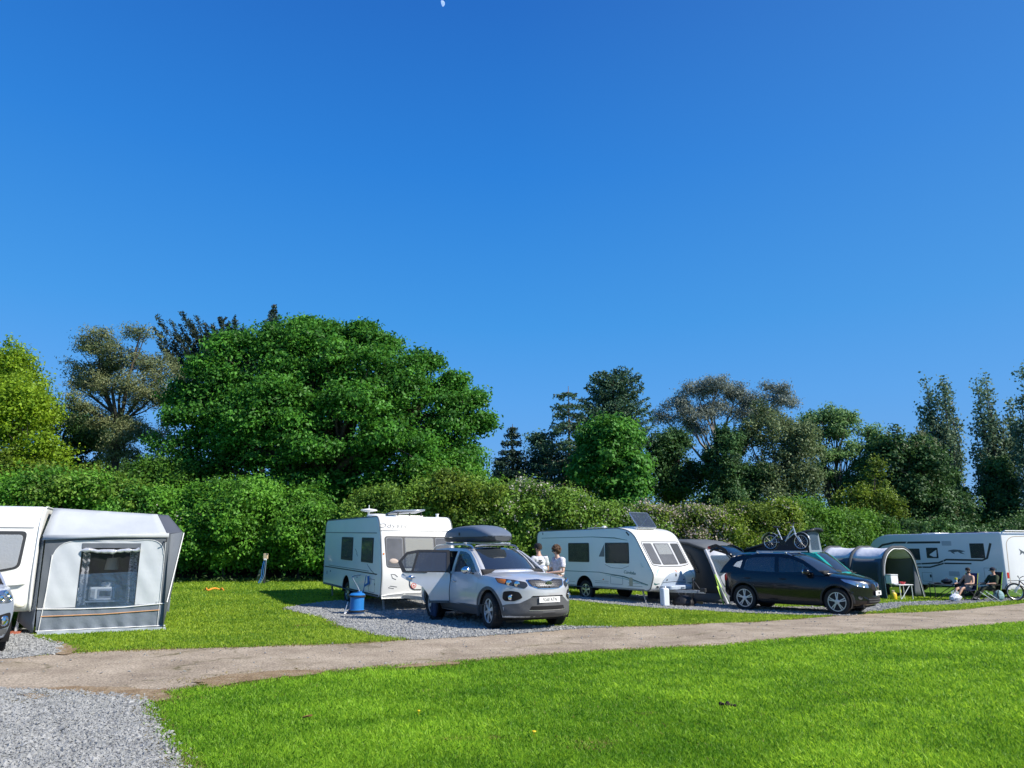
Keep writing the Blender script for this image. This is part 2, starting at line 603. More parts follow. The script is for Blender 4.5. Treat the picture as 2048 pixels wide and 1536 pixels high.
GRAV_STRIP = wob(gp((1690, 1229), (1790, 1219), (1800, 1213), (1900, 1210), (2100, 1196), (2100, 1190), (1950, 1200), (1780, 1206), (1720, 1212), (1660, 1222)), .08, .3, 9)
GRAVELS = [GRAV_NEAR, GRAV_LEFT, GRAV_MID, GRAV_RIGHT, GRAV_STRIP]

def groundmat(name, stops, scale, bump, rough=0.9, fine=None, fscale=60.0, bdist=0.02):
    m = bpy.data.materials.new(name); nt, N, L = nodes_of(m)
    b = N['Principled BSDF']; b.inputs['Roughness'].default_value = rough; b.inputs['Specular IOR Level'].default_value = .25
    g = N.new('ShaderNodeNewGeometry')
    n1 = N.new('ShaderNodeTexNoise'); n1.inputs['Scale'].default_value = scale; n1.inputs['Detail'].default_value = 8; n1.inputs['Roughness'].default_value = .65
    L.new(g.outputs['Position'], n1.inputs['Vector'])
    cr = N.new('ShaderNodeValToRGB')
    el = cr.color_ramp.elements
    el[0].position, el[0].color = stops[0][0], (*stops[0][1], 1)
    el[1].position, el[1].color = stops[-1][0], (*stops[-1][1], 1)
    for p, c in stops[1:-1]:
        e = el.new(p); e.color = (*c, 1)
    L.new(n1.outputs['Fac'], cr.inputs['Fac'])
    out = cr.outputs['Color']
    n2 = N.new('ShaderNodeTexNoise'); n2.inputs['Scale'].default_value = fscale; n2.inputs['Detail'].default_value = 3
    L.new(g.outputs['Position'], n2.inputs['Vector'])
    mr = N.new('ShaderNodeMapRange'); mr.inputs['From Min'].default_value = .3; mr.inputs['From Max'].default_value = .7
    mr.inputs['To Min'].default_value = fine[0] if fine else .8; mr.inputs['To Max'].default_value = fine[1] if fine else 1.2
    L.new(n2.outputs['Fac'], mr.inputs['Value'])
    mx = N.new('ShaderNodeMix'); mx.data_type = 'RGBA'; mx.blend_type = 'MULTIPLY'; mx.inputs['Factor'].default_value = 1
    L.new(out, mx.inputs['A']); L.new(mr.outputs['Result'], mx.inputs['B'])
    L.new(mx.outputs['Result'], b.inputs['Base Color'])
    bp = N.new('ShaderNodeBump'); bp.inputs['Strength'].default_value = bump; bp.inputs['Distance'].default_value = bdist
    L.new(n2.outputs['Fac'], bp.inputs['Height']); L.new(bp.outputs['Normal'], b.inputs['Normal'])
    MATS[name] = m
    return m, nt, N, L, b, g, mx

M_GRASSBASE = groundmat('turf soil', [(.3, (.05, .12, .008)), (.5, (.08, .18, .012)), (.7, (.13, .21, .02))], 1.3, .5, fine=(.6, 1.4), fscale=35)[0]
m_, nt, N, L, b, g, mx = groundmat('worn concrete track', [(.25, (.22, .17, .118)), (.42, (.335, .268, .192)), (.55, (.41, .332, .24)), (.75, (.52, .43, .32))], .9, .5, fine=(.50, 1.42), fscale=38, bdist=.02)
# moss and cracks in the track
vo = N.new('ShaderNodeTexVoronoi'); vo.feature = 'DISTANCE_TO_EDGE'; vo.inputs['Scale'].default_value = .55
wn = N.new('ShaderNodeTexNoise'); wn.inputs['Scale'].default_value = 1.6; wn.inputs['Detail'].default_value = 6
L.new(g.outputs['Position'], wn.inputs['Vector'])
wa = N.new('ShaderNodeMix'); wa.data_type = 'RGBA'; wa.blend_type = 'ADD'; wa.inputs['Factor'].default_value = .8
L.new(g.outputs['Position'], wa.inputs['A']); L.new(wn.outputs['Color'], wa.inputs['B'])
L.new(wa.outputs['Result'], vo.inputs['Vector'])
lt = N.new('ShaderNodeMapRange'); lt.inputs['From Min'].default_value = 0; lt.inputs['From Max'].default_value = .028
lt.inputs['To Min'].default_value = 1; lt.inputs['To Max'].default_value = 0
L.new(vo.outputs['Distance'], lt.inputs['Value'])
pn = N.new('ShaderNodeTexNoise'); pn.inputs['Scale'].default_value = .55; pn.inputs['Detail'].default_value = 7; pn.inputs['Roughness'].default_value = .7
L.new(g.outputs['Position'], pn.inputs['Vector'])
pr = N.new('ShaderNodeMapRange'); pr.inputs['From Min'].default_value = .47; pr.inputs['From Max'].default_value = .62
L.new(pn.outputs['Fac'], pr.inputs['Value'])
mu = N.new('ShaderNodeMath'); mu.operation = 'MULTIPLY'; L.new(lt.outputs['Result'], mu.inputs[0]); L.new(pr.outputs['Result'], mu.inputs[1])
c1 = N.new('ShaderNodeMix'); c1.data_type = 'RGBA'; c1.inputs['B'].default_value = (.115, .10, .045, 1)
L.new(mx.outputs['Result'], c1.inputs['A']); L.new(mu.outputs[0], c1.inputs['Factor'])
p2 = N.new('ShaderNodeMapRange'); p2.inputs['From Min'].default_value = .56; p2.inputs['From Max'].default_value = .70; p2.inputs['To Max'].default_value = .55
L.new(pn.outputs['Fac'], p2.inputs['Value'])
c2 = N.new('ShaderNodeMix'); c2.data_type = 'RGBA'; c2.inputs['B'].default_value = (.20, .16, .075, 1)
L.new(c1.outputs['Result'], c2.inputs['A']); L.new(p2.outputs['Result'], c2.inputs['Factor'])
L.new(c2.outputs['Result'], b.inputs['Base Color'])
M_ROAD = m_
M_GRAVBASE = groundmat('gravel bed', [(.3, (.21, .21, .205)), (.5, (.30, .30, .29)), (.7, (.38, .38, .37))], 14, .9, fine=(.55, 1.35), fscale=38, bdist=.03)[0]

EARTHS = [wob(gp((90, 1379), (170, 1374), (260, 1378), (330, 1383), (322, 1400), (292, 1408), (240, 1396), (150, 1393)), .09, .12, 21),
          wob(gp((395, 1366), (470, 1352), (560, 1347), (640, 1342), (640, 1350), (560, 1358), (480, 1368), (410, 1380)), .10, .12, 22),
          wob(gp((20, 1392), (70, 1388), (110, 1396), (60, 1404)), .08, .12, 23),
          wob(gp((118, 1284), (150, 1296), (142, 1312), (116, 1310)), .10, .12, 24),
          wob(gp((770, 1338), (850, 1331), (905, 1327), (905, 1332), (850, 1337)), .10, .12, 25)]
M_EARTH = groundmat('trodden earth', [(.3, (.20, .135, .075)), (.5, (.30, .21, .12)), (.7, (.38, .30, .20))], 3.5, .7, fine=(.55, 1.4), fscale=42)[0]
# ground to the horizon: fine near, coarse far
def ground_grid():
    xs = np.concatenate([[-3000, -900, -300, -120, -70], np.arange(-48, 56, 1.0), [70, 120, 300, 900, 3000]])
    ys = np.concatenate([[-60, -20, -5], np.arange(0, 64, 1.0), [70, 90, 130, 300, 900, 3000]])
    X, Y = np.meshgrid(xs, ys, indexing='ij')
    Z = gnd(X, Y)
    mb = MB()
    mb.grid([[(X[i, j], Y[i, j], Z[i, j]) for j in range(len(ys))] for i in range(len(xs))])
    return mb
o = ground_grid().build('ground', M_GRASSBASE, smooth=180); tag(o, kind='structure')
def overlay(name, poly, m, off, res):
    mb = MB()
    sheet(mb, poly, lambda a, b: ((a, b, float(gnd(a, b)) + off), (0, 0, 1)), res=res)
    return tag(mb.build(name, m, smooth=180), kind='structure')
overlay('road', ROAD, M_ROAD, .007, .6)
for k, gpoly in enumerate(GRAVELS):
    overlay('gravel_bed', gpoly, M_GRAVBASE, .011 + .001 * k, .35)
for k, ep in enumerate(EARTHS):
    overlay('bare_earth', ep, M_EARTH, .0195 + .0006 * k, .15)
# ================================================================ shared vehicle materials
M_TYRE = mat('tyre rubber', (.018, .018, .019), .85, bump=.3, bscale=60)
M_RIM = mat('alloy rim', (.62, .63, .65), .35, metal=.5)
M_RIMD = mat('dark alloy rim', (.30, .30, .32), .35, metal=.8)
M_BLACK = mat('black plastic', (.02, .021, .023), .55, var=.1)
M_GREYPL = mat('grey plastic cladding', (.085, .088, .092), .6, var=.1, scale=30)
M_LINER = mat('wheel arch liner', (.008, .008, .009), .95)
M_CABIN = mat('dark cabin trim', (.02, .02, .022), .8)
M_SEAT = mat('charcoal seat fabric', (.05, .05, .055), .9)
M_CHROME = mat('chrome', (.75, .76, .78), .12, metal=1)
M_SILVERRAIL = mat('satin aluminium', (.62, .63, .65), .28, metal=.9)
M_PLATE = mat('number plate white', (.82, .82, .80), .45)
M_PLATETXT = mat('number plate lettering', (.015, .015, .015), .5)
M_LAMPGL = glass('lamp lens', (.85, .88, .9), .8)
M_LAMPIN = mat('lamp reflector', (.55, .56, .58), .15, metal=.9)
M_LAMPDK = mat('lamp housing', (.06, .065, .075), .25, metal=.4)
M_AMBER = mat('amber lens', (.75, .20, .02), .2, spec=.7)
M_RED = mat('red lens', (.55, .02, .015), .2, spec=.7)
M_CARGL = glass('car window', (.74, .78, .80), .68)
M_CARGLD = glass('privacy glass', (.45, .48, .50), .3, ior=1.8)
M_SCREEN = glass('windscreen', (.34, .42, .50), .45, ior=2.6)
M_UNDER = mat('underbody', (.012, .012, .013), .9)

def smooth_cols(A, it=2):
    A = A.copy()
    for _ in range(it):
        B = A.copy(); B[1:-1] = .25 * A[:-2] + .5 * A[1:-1] + .25 * A[2:]; A = B
    return A

def wheel_mesh(parent, x, y, r, w, side, rimr, spokes, steer=0.0, rimmat=None, twin=False):
    """side: +1 outer face towards +y"""
    M = Matrix.Translation((x, y, r)) @ Matrix.Rotation(steer, 4, 'Z') @ Matrix.Rotation(-side * PI / 2, 4, 'X')
    t = MB()
    h = w / 2
    prof = [(rimr, -h * .8), (r * .93, -h), (r * .985, -h * .82), (r, -h * .55), (r, h * .55), (r * .985, h * .82), (r * .93, h), (rimr * 1.04, h * .92), (rimr, h * .7)]
    t.lathe(prof, 40, M)
    for k in range(44):                                     # tread blocks
        a = 2 * PI * k / 44
        t.box((0, 0, 0), (.008, .022, w * .9), None)
        for i in range(len(t.v) - 8, len(t.v)):
            v = Matrix.Rotation(a, 4, 'Z') @ (Vector(t.v[i]) + Vector((r - .001, 0, 0)))
            t.v[i] = tuple(M @ v)
    wo = t.build('wheel', M_TYRE, parent, 35)
    rm = MB()
    rm.lathe([(rimr * .995, -h * .5), (rimr * .995, h * .62), (rimr * 1.0, h * .86), (rimr * .93, h * .86), (rimr * .9, h * .55), (rimr * .88, -h * .5)], 40, M)
    def sp(a, w0, w1):
        c, s_ = math.cos(a), math.sin(a)
        pts = []
        for rr, ww, zz in ((rimr * .18, w0, h * .78), (rimr * .6, (w0 + w1) / 2, h * .80), (rimr * .95, w1, h * .72)):
            for sgn in (-1, 1):
                for dz in (0, -.03):
                    pts.append(M @ Vector((c * rr - s_ * ww * sgn, s_ * rr + c * ww * sgn, zz + dz)))
        f = []
        for i in (0, 4):
            a0, b0, c0, d0 = i, i + 1, i + 3, i + 2
            f += [(a0, d0, d0 + 4, a0 + 4), (b0, b0 + 4, c0 + 4, c0), (a0, a0 + 4, b0 + 4, b0), (d0, c0, c0 + 4, d0 + 4)]
        rm.add(pts, f)
    for k in range(spokes):
        a = 2 * PI * k / spokes + .3
        if twin:
            sp(a - .13, rimr * .05, rimr * .055); sp(a + .13, rimr * .05, rimr * .055)
        else:
            sp(a, rimr * .10, rimr * .19)
    rm.lathe([(rimr * .26, h * .5), (rimr * .26, h * .80), (rimr * .2, h * .9), (.001, h * .92)], 20, M)
    ro = rm.build('rim', rimmat or M_RIM, wo, 30)
    b = MB(); b.lathe([(.001, h * .25), (rimr * .9, h * .25), (rimr * .9, h * .2), (.001, h * .2)], 24, M)
    b.build('brake_disc', M_LINER, wo, 30)
    return wo

def body_loft(st, nose, tail, xa_r, xa_f, nx=70):
    """st rows: x, zb, wb, zm, wm, zs, ws, zt"""
    st = np.array(sorted(st, key=lambda a: a[0]), float)
    xs = np.concatenate([np.linspace(st[0, 0], st[0, 0] + .25, 8)[:-1], np.linspace(st[0, 0] + .25, st[-1, 0] - .25, nx), np.linspace(st[-1, 0] - .25, st[-1, 0], 8)[1:]])
    A = np.stack([np.interp(xs, st[:, 0], st[:, k]) for k in range(8)], 1)
    A[:, 1:] = smooth_cols(A[:, 1:], 2)
    rows = []
    for x, zb, wb, zm, wm, zs, ws, zt in A:
        half = [(0, zb), (wb * .55, zb), (wb * .93, zb + .005), (wb, zb + .04), (lerp(wb, wm, .7), lerp(zb, zm, .45)), (wm, zm), (lerp(wm, ws, .35), lerp(zm, zs, .6)), (ws, zs), (ws - .045, lerp(zs, zt, .45)), (ws * .62, lerp(zs, zt, .86)), (ws * .3, lerp(zs, zt, .97)), (0, zt)]
        half = crom(half, 3)
        ring = [(y, z) for y, z in half] + [(-y, z) for y, z in half[-2:0:-1]]
        row = []
        for y, z in ring:
            u = min(1, abs(y) / max(wm, .1))
            f = ss(xa_f, st[-1, 0], x) * nose * u ** 2.6
            b = ss(xa_r, st[0, 0], x) * tail * u ** 2.6
            row.append((x - f + b, y, z))
        rows.append(row)
    n = len(rows[0])
    mb = MB()
    vs = [p for r in rows for p in r]
    fs = []
    for i in range(len(rows) - 1):
        for j in range(n):
            fs.append((i * n + j, i * n + (j + 1) % n, (i + 1) * n + (j + 1) % n, (i + 1) * n + j))
    for ends, base, sgn, wm_, amt in ((rows[0], 0, 1, st[0, 4], tail), (rows[-1], (len(rows) - 1) * n, -1, st[-1, 4], nose)):
        zc = sum(p[2] for p in ends) / n; xe = st[0, 0] if sgn > 0 else st[-1, 0]
        prev = base
        for t in (.8, .55, .3):
            o = len(vs)
            for p in ends:
                u = min(1, abs(p[1] * t) / wm_)
                vs.append((xe + sgn * amt * u ** 2.6 - sgn * .012 * (1 - t), p[1] * t, zc + (p[2] - zc) * t))
            for j in range(n):
                q = (prev + j, prev + (j + 1) % n, o + (j + 1) % n, o + j)
                fs.append(q if sgn < 0 else q[::-1])
            prev = o
        q = tuple(prev + j for j in range(n)); fs.append(q if sgn < 0 else q[::-1])
    mb.add(vs, fs)
    return mb

def ysurf(x, z, zb, zt, yb, yt):
    t = min(1.15, max(-.1, (z - zb) / (zt - zb)))
    return yb + (yt - yb) * (.75 * t + .25 * t * t)

def mirror_poly(p): return [(-a, b) for a, b in p]

def build_car(root, S):
    paint = S['paint']
    body = body_loft(S['st'], S['nose'], S['tail'], S['xa_r'], S['xa_f']).build('body', paint, root, 50)
    r = S['wr']; ar = S['arch']
    cut = []
    for ax in (S['xf'], S['xr']):
        for sd_ in (1, -1):
            c = MB(); c.lathe([(ar, -.30), (ar, .42)], 48, Matrix.Translation((ax, sd_ * (S['hw'] - .08), r + .02)) @ RX90)
            cut.append(c)
    apply_bool(body, cut)
    me = body.data; me.polygons.foreach_set('use_smooth', [True] * len(me.polygons)); me.set_sharp_from_angle(angle=R(38))
    me.materials.clear(); me.materials.append(paint)
    bv = bvh_of(body)
    for ax in (S['xf'], S['xr']):
        for sd_ in (1, -1):
            ln = MB()
            y0, y1 = sd_ * (S['hw'] - .42), sd_ * (S['hw'] - .035)
            pts = [[(ax + (ar - .006) * math.cos(a), yy, max(.14, r + .02 + (ar - .006) * math.sin(a))) for a in np.linspace(-.5, PI + .5, 28)] for yy in (y0, y1)]
            ln.grid(pts)
            ln.build('arch_liner', M_LINER, root, 60)
    # wheels
    for ax, steer in ((S['xf'], S.get('steer', 0)), (S['xr'], 0)):
        for sd_ in (1, -1):
            wheel_mesh(root, ax, sd_ * (S['hw'] - .125), r, .225, sd_, S['rimr'], S['spokes'], steer, S.get('rimmat'), S.get('twin', False))
    # greenhouse
    zb, zt, yb, yt = S['gz0'], S['gz1'], S['gy0'], S['gy1']
    outer = S['side_outline']; holes = S['windows']
    gm_ = S.get('pillar', paint)
    for sd_ in (1, -1):
        mb = MB()
        def fn(a, b, sd_=sd_):
            return Vector((a, sd_ * ysurf(a, b, zb, zt, yb, yt), b)), Vector((0, sd_, .25))
        sheet(mb, outer, fn, holes, .12, .035)
        mb.build('side_frame', gm_, root, 40)
        for k, h in enumerate(holes):
            if (sd_, k) in S.get('open', ()): continue
            def fg(a, b, sd_=sd_):
                return Vector((a, sd_ * (ysurf(a, b, zb, zt, yb, yt) - .008), b)), Vector((0, sd_, .25))
            cx = sum(p[0] for p in h) / len(h); cz = sum(p[1] for p in h) / len(h)
            hh = [(cx + (p[0] - cx) * 1.03, cz + (p[1] - cz) * 1.03) for p in h]
            g = MB(); sheet(g, hh, fg, (), .15, .006)
            g.build('side_window', S['glass'][k], root, 40)
    # roof, windscreen, rear window
    def cross(xc, yw, z, sag, crown, n=13):
        return [(xc - sag * (2 * j / (n - 1) - 1) ** 2, yw * (2 * j / (n - 1) - 1), z - crown * abs(2 * j / (n - 1) - 1) ** 2.4) for j in range(n)]
    cw, tw, rw, bw = S['cowl'], S['wtop'], S['rtop'], S['rbase']     # each (x, halfwidth, z, sag, crown)
    roof_rows = []
    for t in np.linspace(0, 1, 14):
        x = lerp(tw[0], rw[0], t); hwd = lerp(tw[1], rw[1], t); z = lerp(tw[2], rw[2], t) + S['rcrown'] * math.sin(PI * min(1, t * 1.0)) 
        roof_rows.append(cross(x, hwd, z, lerp(tw[3], rw[3], t), lerp(tw[4], rw[4], t)))
    mb = MB(); mb.grid(roof_rows); 
    mb.build('roof', S.get('roofmat', paint), root, 50, solid=.02)
    wsr = [cross(lerp(cw[0], tw[0], t), lerp(cw[1], tw[1], t) , lerp(cw[2], tw[2], t) + .05 * math.sin(PI * t), lerp(cw[3], tw[3], t), lerp(cw[4], tw[4], t)) for t in np.linspace(.0, 1.0, 9)]
    mb = MB(); mb.grid(wsr); mb.build('windscreen', M_SCREEN, root, 60, solid=.006)
    # screen surround
    sr = MB()
    for j0, j1 in ((0, 1), (11, 12)):
        sr.grid([[Vector(row[j]) + Vector((.008, 0, .008)) for j in (j0, j1)] for row in wsr])
    sr.grid([[Vector(p) + Vector((.008, 0, .008)) for p in wsr[0]], [Vector(lerp(np.array(a), np.array(b), .6)) + Vector((.008, 0, .008)) for a, b in zip(wsr[0], wsr[1])]])
    sr.build('screen_surround', gm_ if S.get('apaint', True) else M_BLACK, root, 60, solid=.004)
    if not S.get('noback'):
        rwr = [cross(lerp(bw[0], rw[0], t), lerp(bw[1], rw[1], t), lerp(bw[2], rw[2], t), lerp(bw[3], rw[3], t), lerp(bw[4], rw[4], t)) for t in np.linspace(0, 1, 6)]
        mb = MB(); mb.grid(rwr); mb.build('rear_window', M_CARGLD, root, 60, solid=.006)
    # cabin
    lo, hi = rw[0], cw[0] - .05
    mb = MB()
    mb.box(((lo + hi) / 2, 0, S['deck'] + .012), (hi - lo, 2 * yb - .1, .03))
    mb.build('cabin_floor', M_CABIN, root, 0)
    db = MB(); db.box((cw[0] - .42, 0, S['deck'] + .05), (.5, 2 * yb - .12, .12)); db.build('dashboard', M_CABIN, root, 40, bevel=.04)
    for sx, yy in S['seats']:
        s = MB(); s.box((sx, yy, S['deck'] + .16), (.14, .46, .40), Matrix.Rotation(-.2, 3, 'Y')); s.build('seat', M_SEAT, root, 40, bevel=.05)
        hr = MB(); hr.box((sx - .07, yy, S['deck'] + .44), (.09, .25, .17), Matrix.Rotation(-.15, 3, 'Y')); hr.build('head_rest', M_SEAT, root, 40, bevel=.04)
    sw = MB(); c0 = Vector((cw[0] - .62, -.37, S['deck'] + .16))
    sw.tube([c0 + Matrix.Rotation(-.5, 3, 'Y') @ Vector((0, .18 * math.cos(a), .18 * math.sin(a))) for a in np.linspace(0, 2 * PI, 20)[:-1]], .015, 8, True)
    sw.bar(c0 + Vector((0, -.17, 0)), c0 + Vector((0, .17, 0)), .03, .03)
    sw.build('steering_wheel', M_BLACK, root)
    mr = MB(); mr.box((tw[0] - .02 + .05, 0, tw[2] - .11), (.03, .22, .07)); mr.build('rear_view_mirror', M_BLACK, root, 40, bevel=.01)
    # underbody
    ub = MB(); ub.box(((S['xf'] + S['xr']) / 2, 0, .27), (S['xf'] - S['xr'] + 1.2, 1.15, .14)); ub.build('underbody', M_UNDER, root, 0)
    return body, bv

def panel(bv, poly, view, name, m, parent, off=.004, thick=.014, res=.07, holes=()):
    return patch(bv, poly, view, off, thick, res, holes).build(name, m, parent, 35)

def door_mirror(root, x, y, z, sd_, m, w=.24):
    mb = MB()
    mb.ball((x, y + sd_ * .13, z), (.10, w * .5, .085), 14)
    a = mb.build('door_mirror', m, root, 60)
    b = MB(); b.bar((x + .02, y - sd_ * .03, z - .07), (x + .02, y + sd_ * .08, z - .05), .06, .03); b.build('mirror_foot', M_BLACK, a, 40)
    g = MB(); g.ball((x - .065, y + sd_ * .13, z), (.045, w * .43, .068), 12); g.build('mirror_glass', M_CHROME, a, 60)
    return a

def plate(root, s, c, w_, h_, tilt=0.0, size=.085, bg_=None):
    M = Matrix.Translation(c) @ Matrix.Rotation(tilt, 4, 'Y')
    p = MB(); p.box((0, 0, 0), (.012, w_, h_)); p.v = [tuple(M @ Vector(v)) for v in p.v]
    po = p.build('number_plate', bg_ or M_PLATE, root, 0)
    text(s, size, M @ frame((.008, 0, -.002), (0, 1, 0), (0, 0, 1)) @ Matrix.Diagonal((.86, 1.12, 1, 1)), M_PLATETXT, 'plate_lettering', po, .001, space=1.08)
    return po

def annulus(cx, cz, r0, r1, a0, a1, n=16):
    return [(cx + r1 * math.cos(a), cz + r1 * math.sin(a)) for a in np.linspace(a0, a1, n)] + [(cx + r0 * math.cos(a), cz + r0 * math.sin(a)) for a in np.linspace(a1, a0, n)]

# ---------------------------------------------------------------- silver off-roader with roof box
P_SILVER = mat('silver blue metallic paint', (.56, .575, .605), .34, metal=.3, coat=.8, var=.03, scale=3)
P_SILVER2 = mat('steel blue metallic paint', (.38, .43, .53), .33, metal=.3, coat=.8, var=.03, scale=3)
P_DARK = mat('dark aubergine metallic paint', (.0055, .0045, .0065), .25, metal=.2, coat=.55)
P_TEAL = mat('teal green van paint', (.02, .34, .27), .25, coat=.8)

KIA_ST = [
 (-2.36, .45, .70, .70, .80, .98, .72, 1.02), (-2.30, .38, .76, .68, .88, 1.06, .80, 1.12), (-2.1, .30, .82, .66, .925, 1.12, .86, 1.16), (-1.3, .26, .86, .66, .945, 1.12, .885, 1.15),
 (0, .25, .87, .66, .945, 1.09, .885, 1.12), (.8, .25, .87, .67, .945, 1.06, .88, 1.13), (1.15, .25, .87, .68, .945, 1.045, .88, 1.165), (1.6, .25, .86, .69, .945, 1.02, .87, 1.14), (2.0, .25, .84, .70, .93, .99, .84, 1.09), (2.2, .26, .80, .68, .90, .96, .80, 1.045),
 (2.29, .29, .76, .64, .86, .92, .76, 1.0), (2.345, .36, .70, .62, .80, .82, .70, .88)]
KIA = dict(paint=P_SILVER, st=KIA_ST, nose=.42, tail=.25, xa_f=1.3, xa_r=-1.5, hw=.935, wr=.37, arch=.425, xf=1.40, xr=-1.30, rimr=.25, spokes=6, steer=R(-8),
 gz0=1.10, gz1=1.66, gy0=.875, gy1=.665, deck=1.10,
 side_outline=[(1.02, 1.085), (.86, 1.21), (.55, 1.42), (.22, 1.59), (-.05, 1.655), (-.9, 1.675), (-1.6, 1.64), (-1.98, 1.585), (-2.18, 1.30), (-2.28, 1.10), (-1.2, 1.10), (0, 1.09)],
 windows=[[(.78, 1.15), (.55, 1.33), (.22, 1.52), (-.02, 1.585), (-.33, 1.60), (-.30, 1.13)], [(-.41, 1.13), (-.43, 1.60), (-1.15, 1.605), (-1.42, 1.56), (-1.55, 1.40), (-1.30, 1.15)], [(-1.68, 1.42), (-1.56, 1.55), (-1.9, 1.50), (-2.05, 1.25), (-1.5, 1.18)]],
 glass=[M_CARGL, M_CARGLD, M_CARGLD], pillar=P_SILVER, open={(-1, 1)},
 cowl=(1.12, .80, 1.155, .34, .05), wtop=(.20, .655, 1.68, .15, .055), rtop=(-2.0, .62, 1.62, -.03, .05), rbase=(-2.33, .74, 1.12, -.12, .02), rcrown=.045,
 seats=[(-.1, .37), (-.1, -.37), (-.95, .42), (-.95, -.42)])

def door_set(bv, root, paint, segs, handle_z):
    """door skins: each a slightly proud panel whose edges read as the shut lines"""
    for sd_ in ('left', 'right'):
        for k, poly in enumerate(segs):
            if poly is None or (poly[0] == 'L' and sd_ == 'right') or (poly[0] == 'R' and sd_ == 'left'): continue
            pl = poly[1] if isinstance(poly[0], str) else poly
            d = panel(bv, rpoly(pl, .05), sd_, 'door', paint, root, .0025, .01, .08)
            hx = min(p[0] for p in pl) + .17
            s = 1 if sd_ == 'left' else -1
            hit, n_, i_, d_ = bv.ray_cast(Vector((hx, s * 9, handle_z)), Vector((0, -s, 0)))
            if hit:
                h = MB(); h.ball((hx, hit.y + s * .022, handle_z), (.11, .022, .02), 10); h.build('handle', M_CHROME if paint is P_SILVER else paint, d)

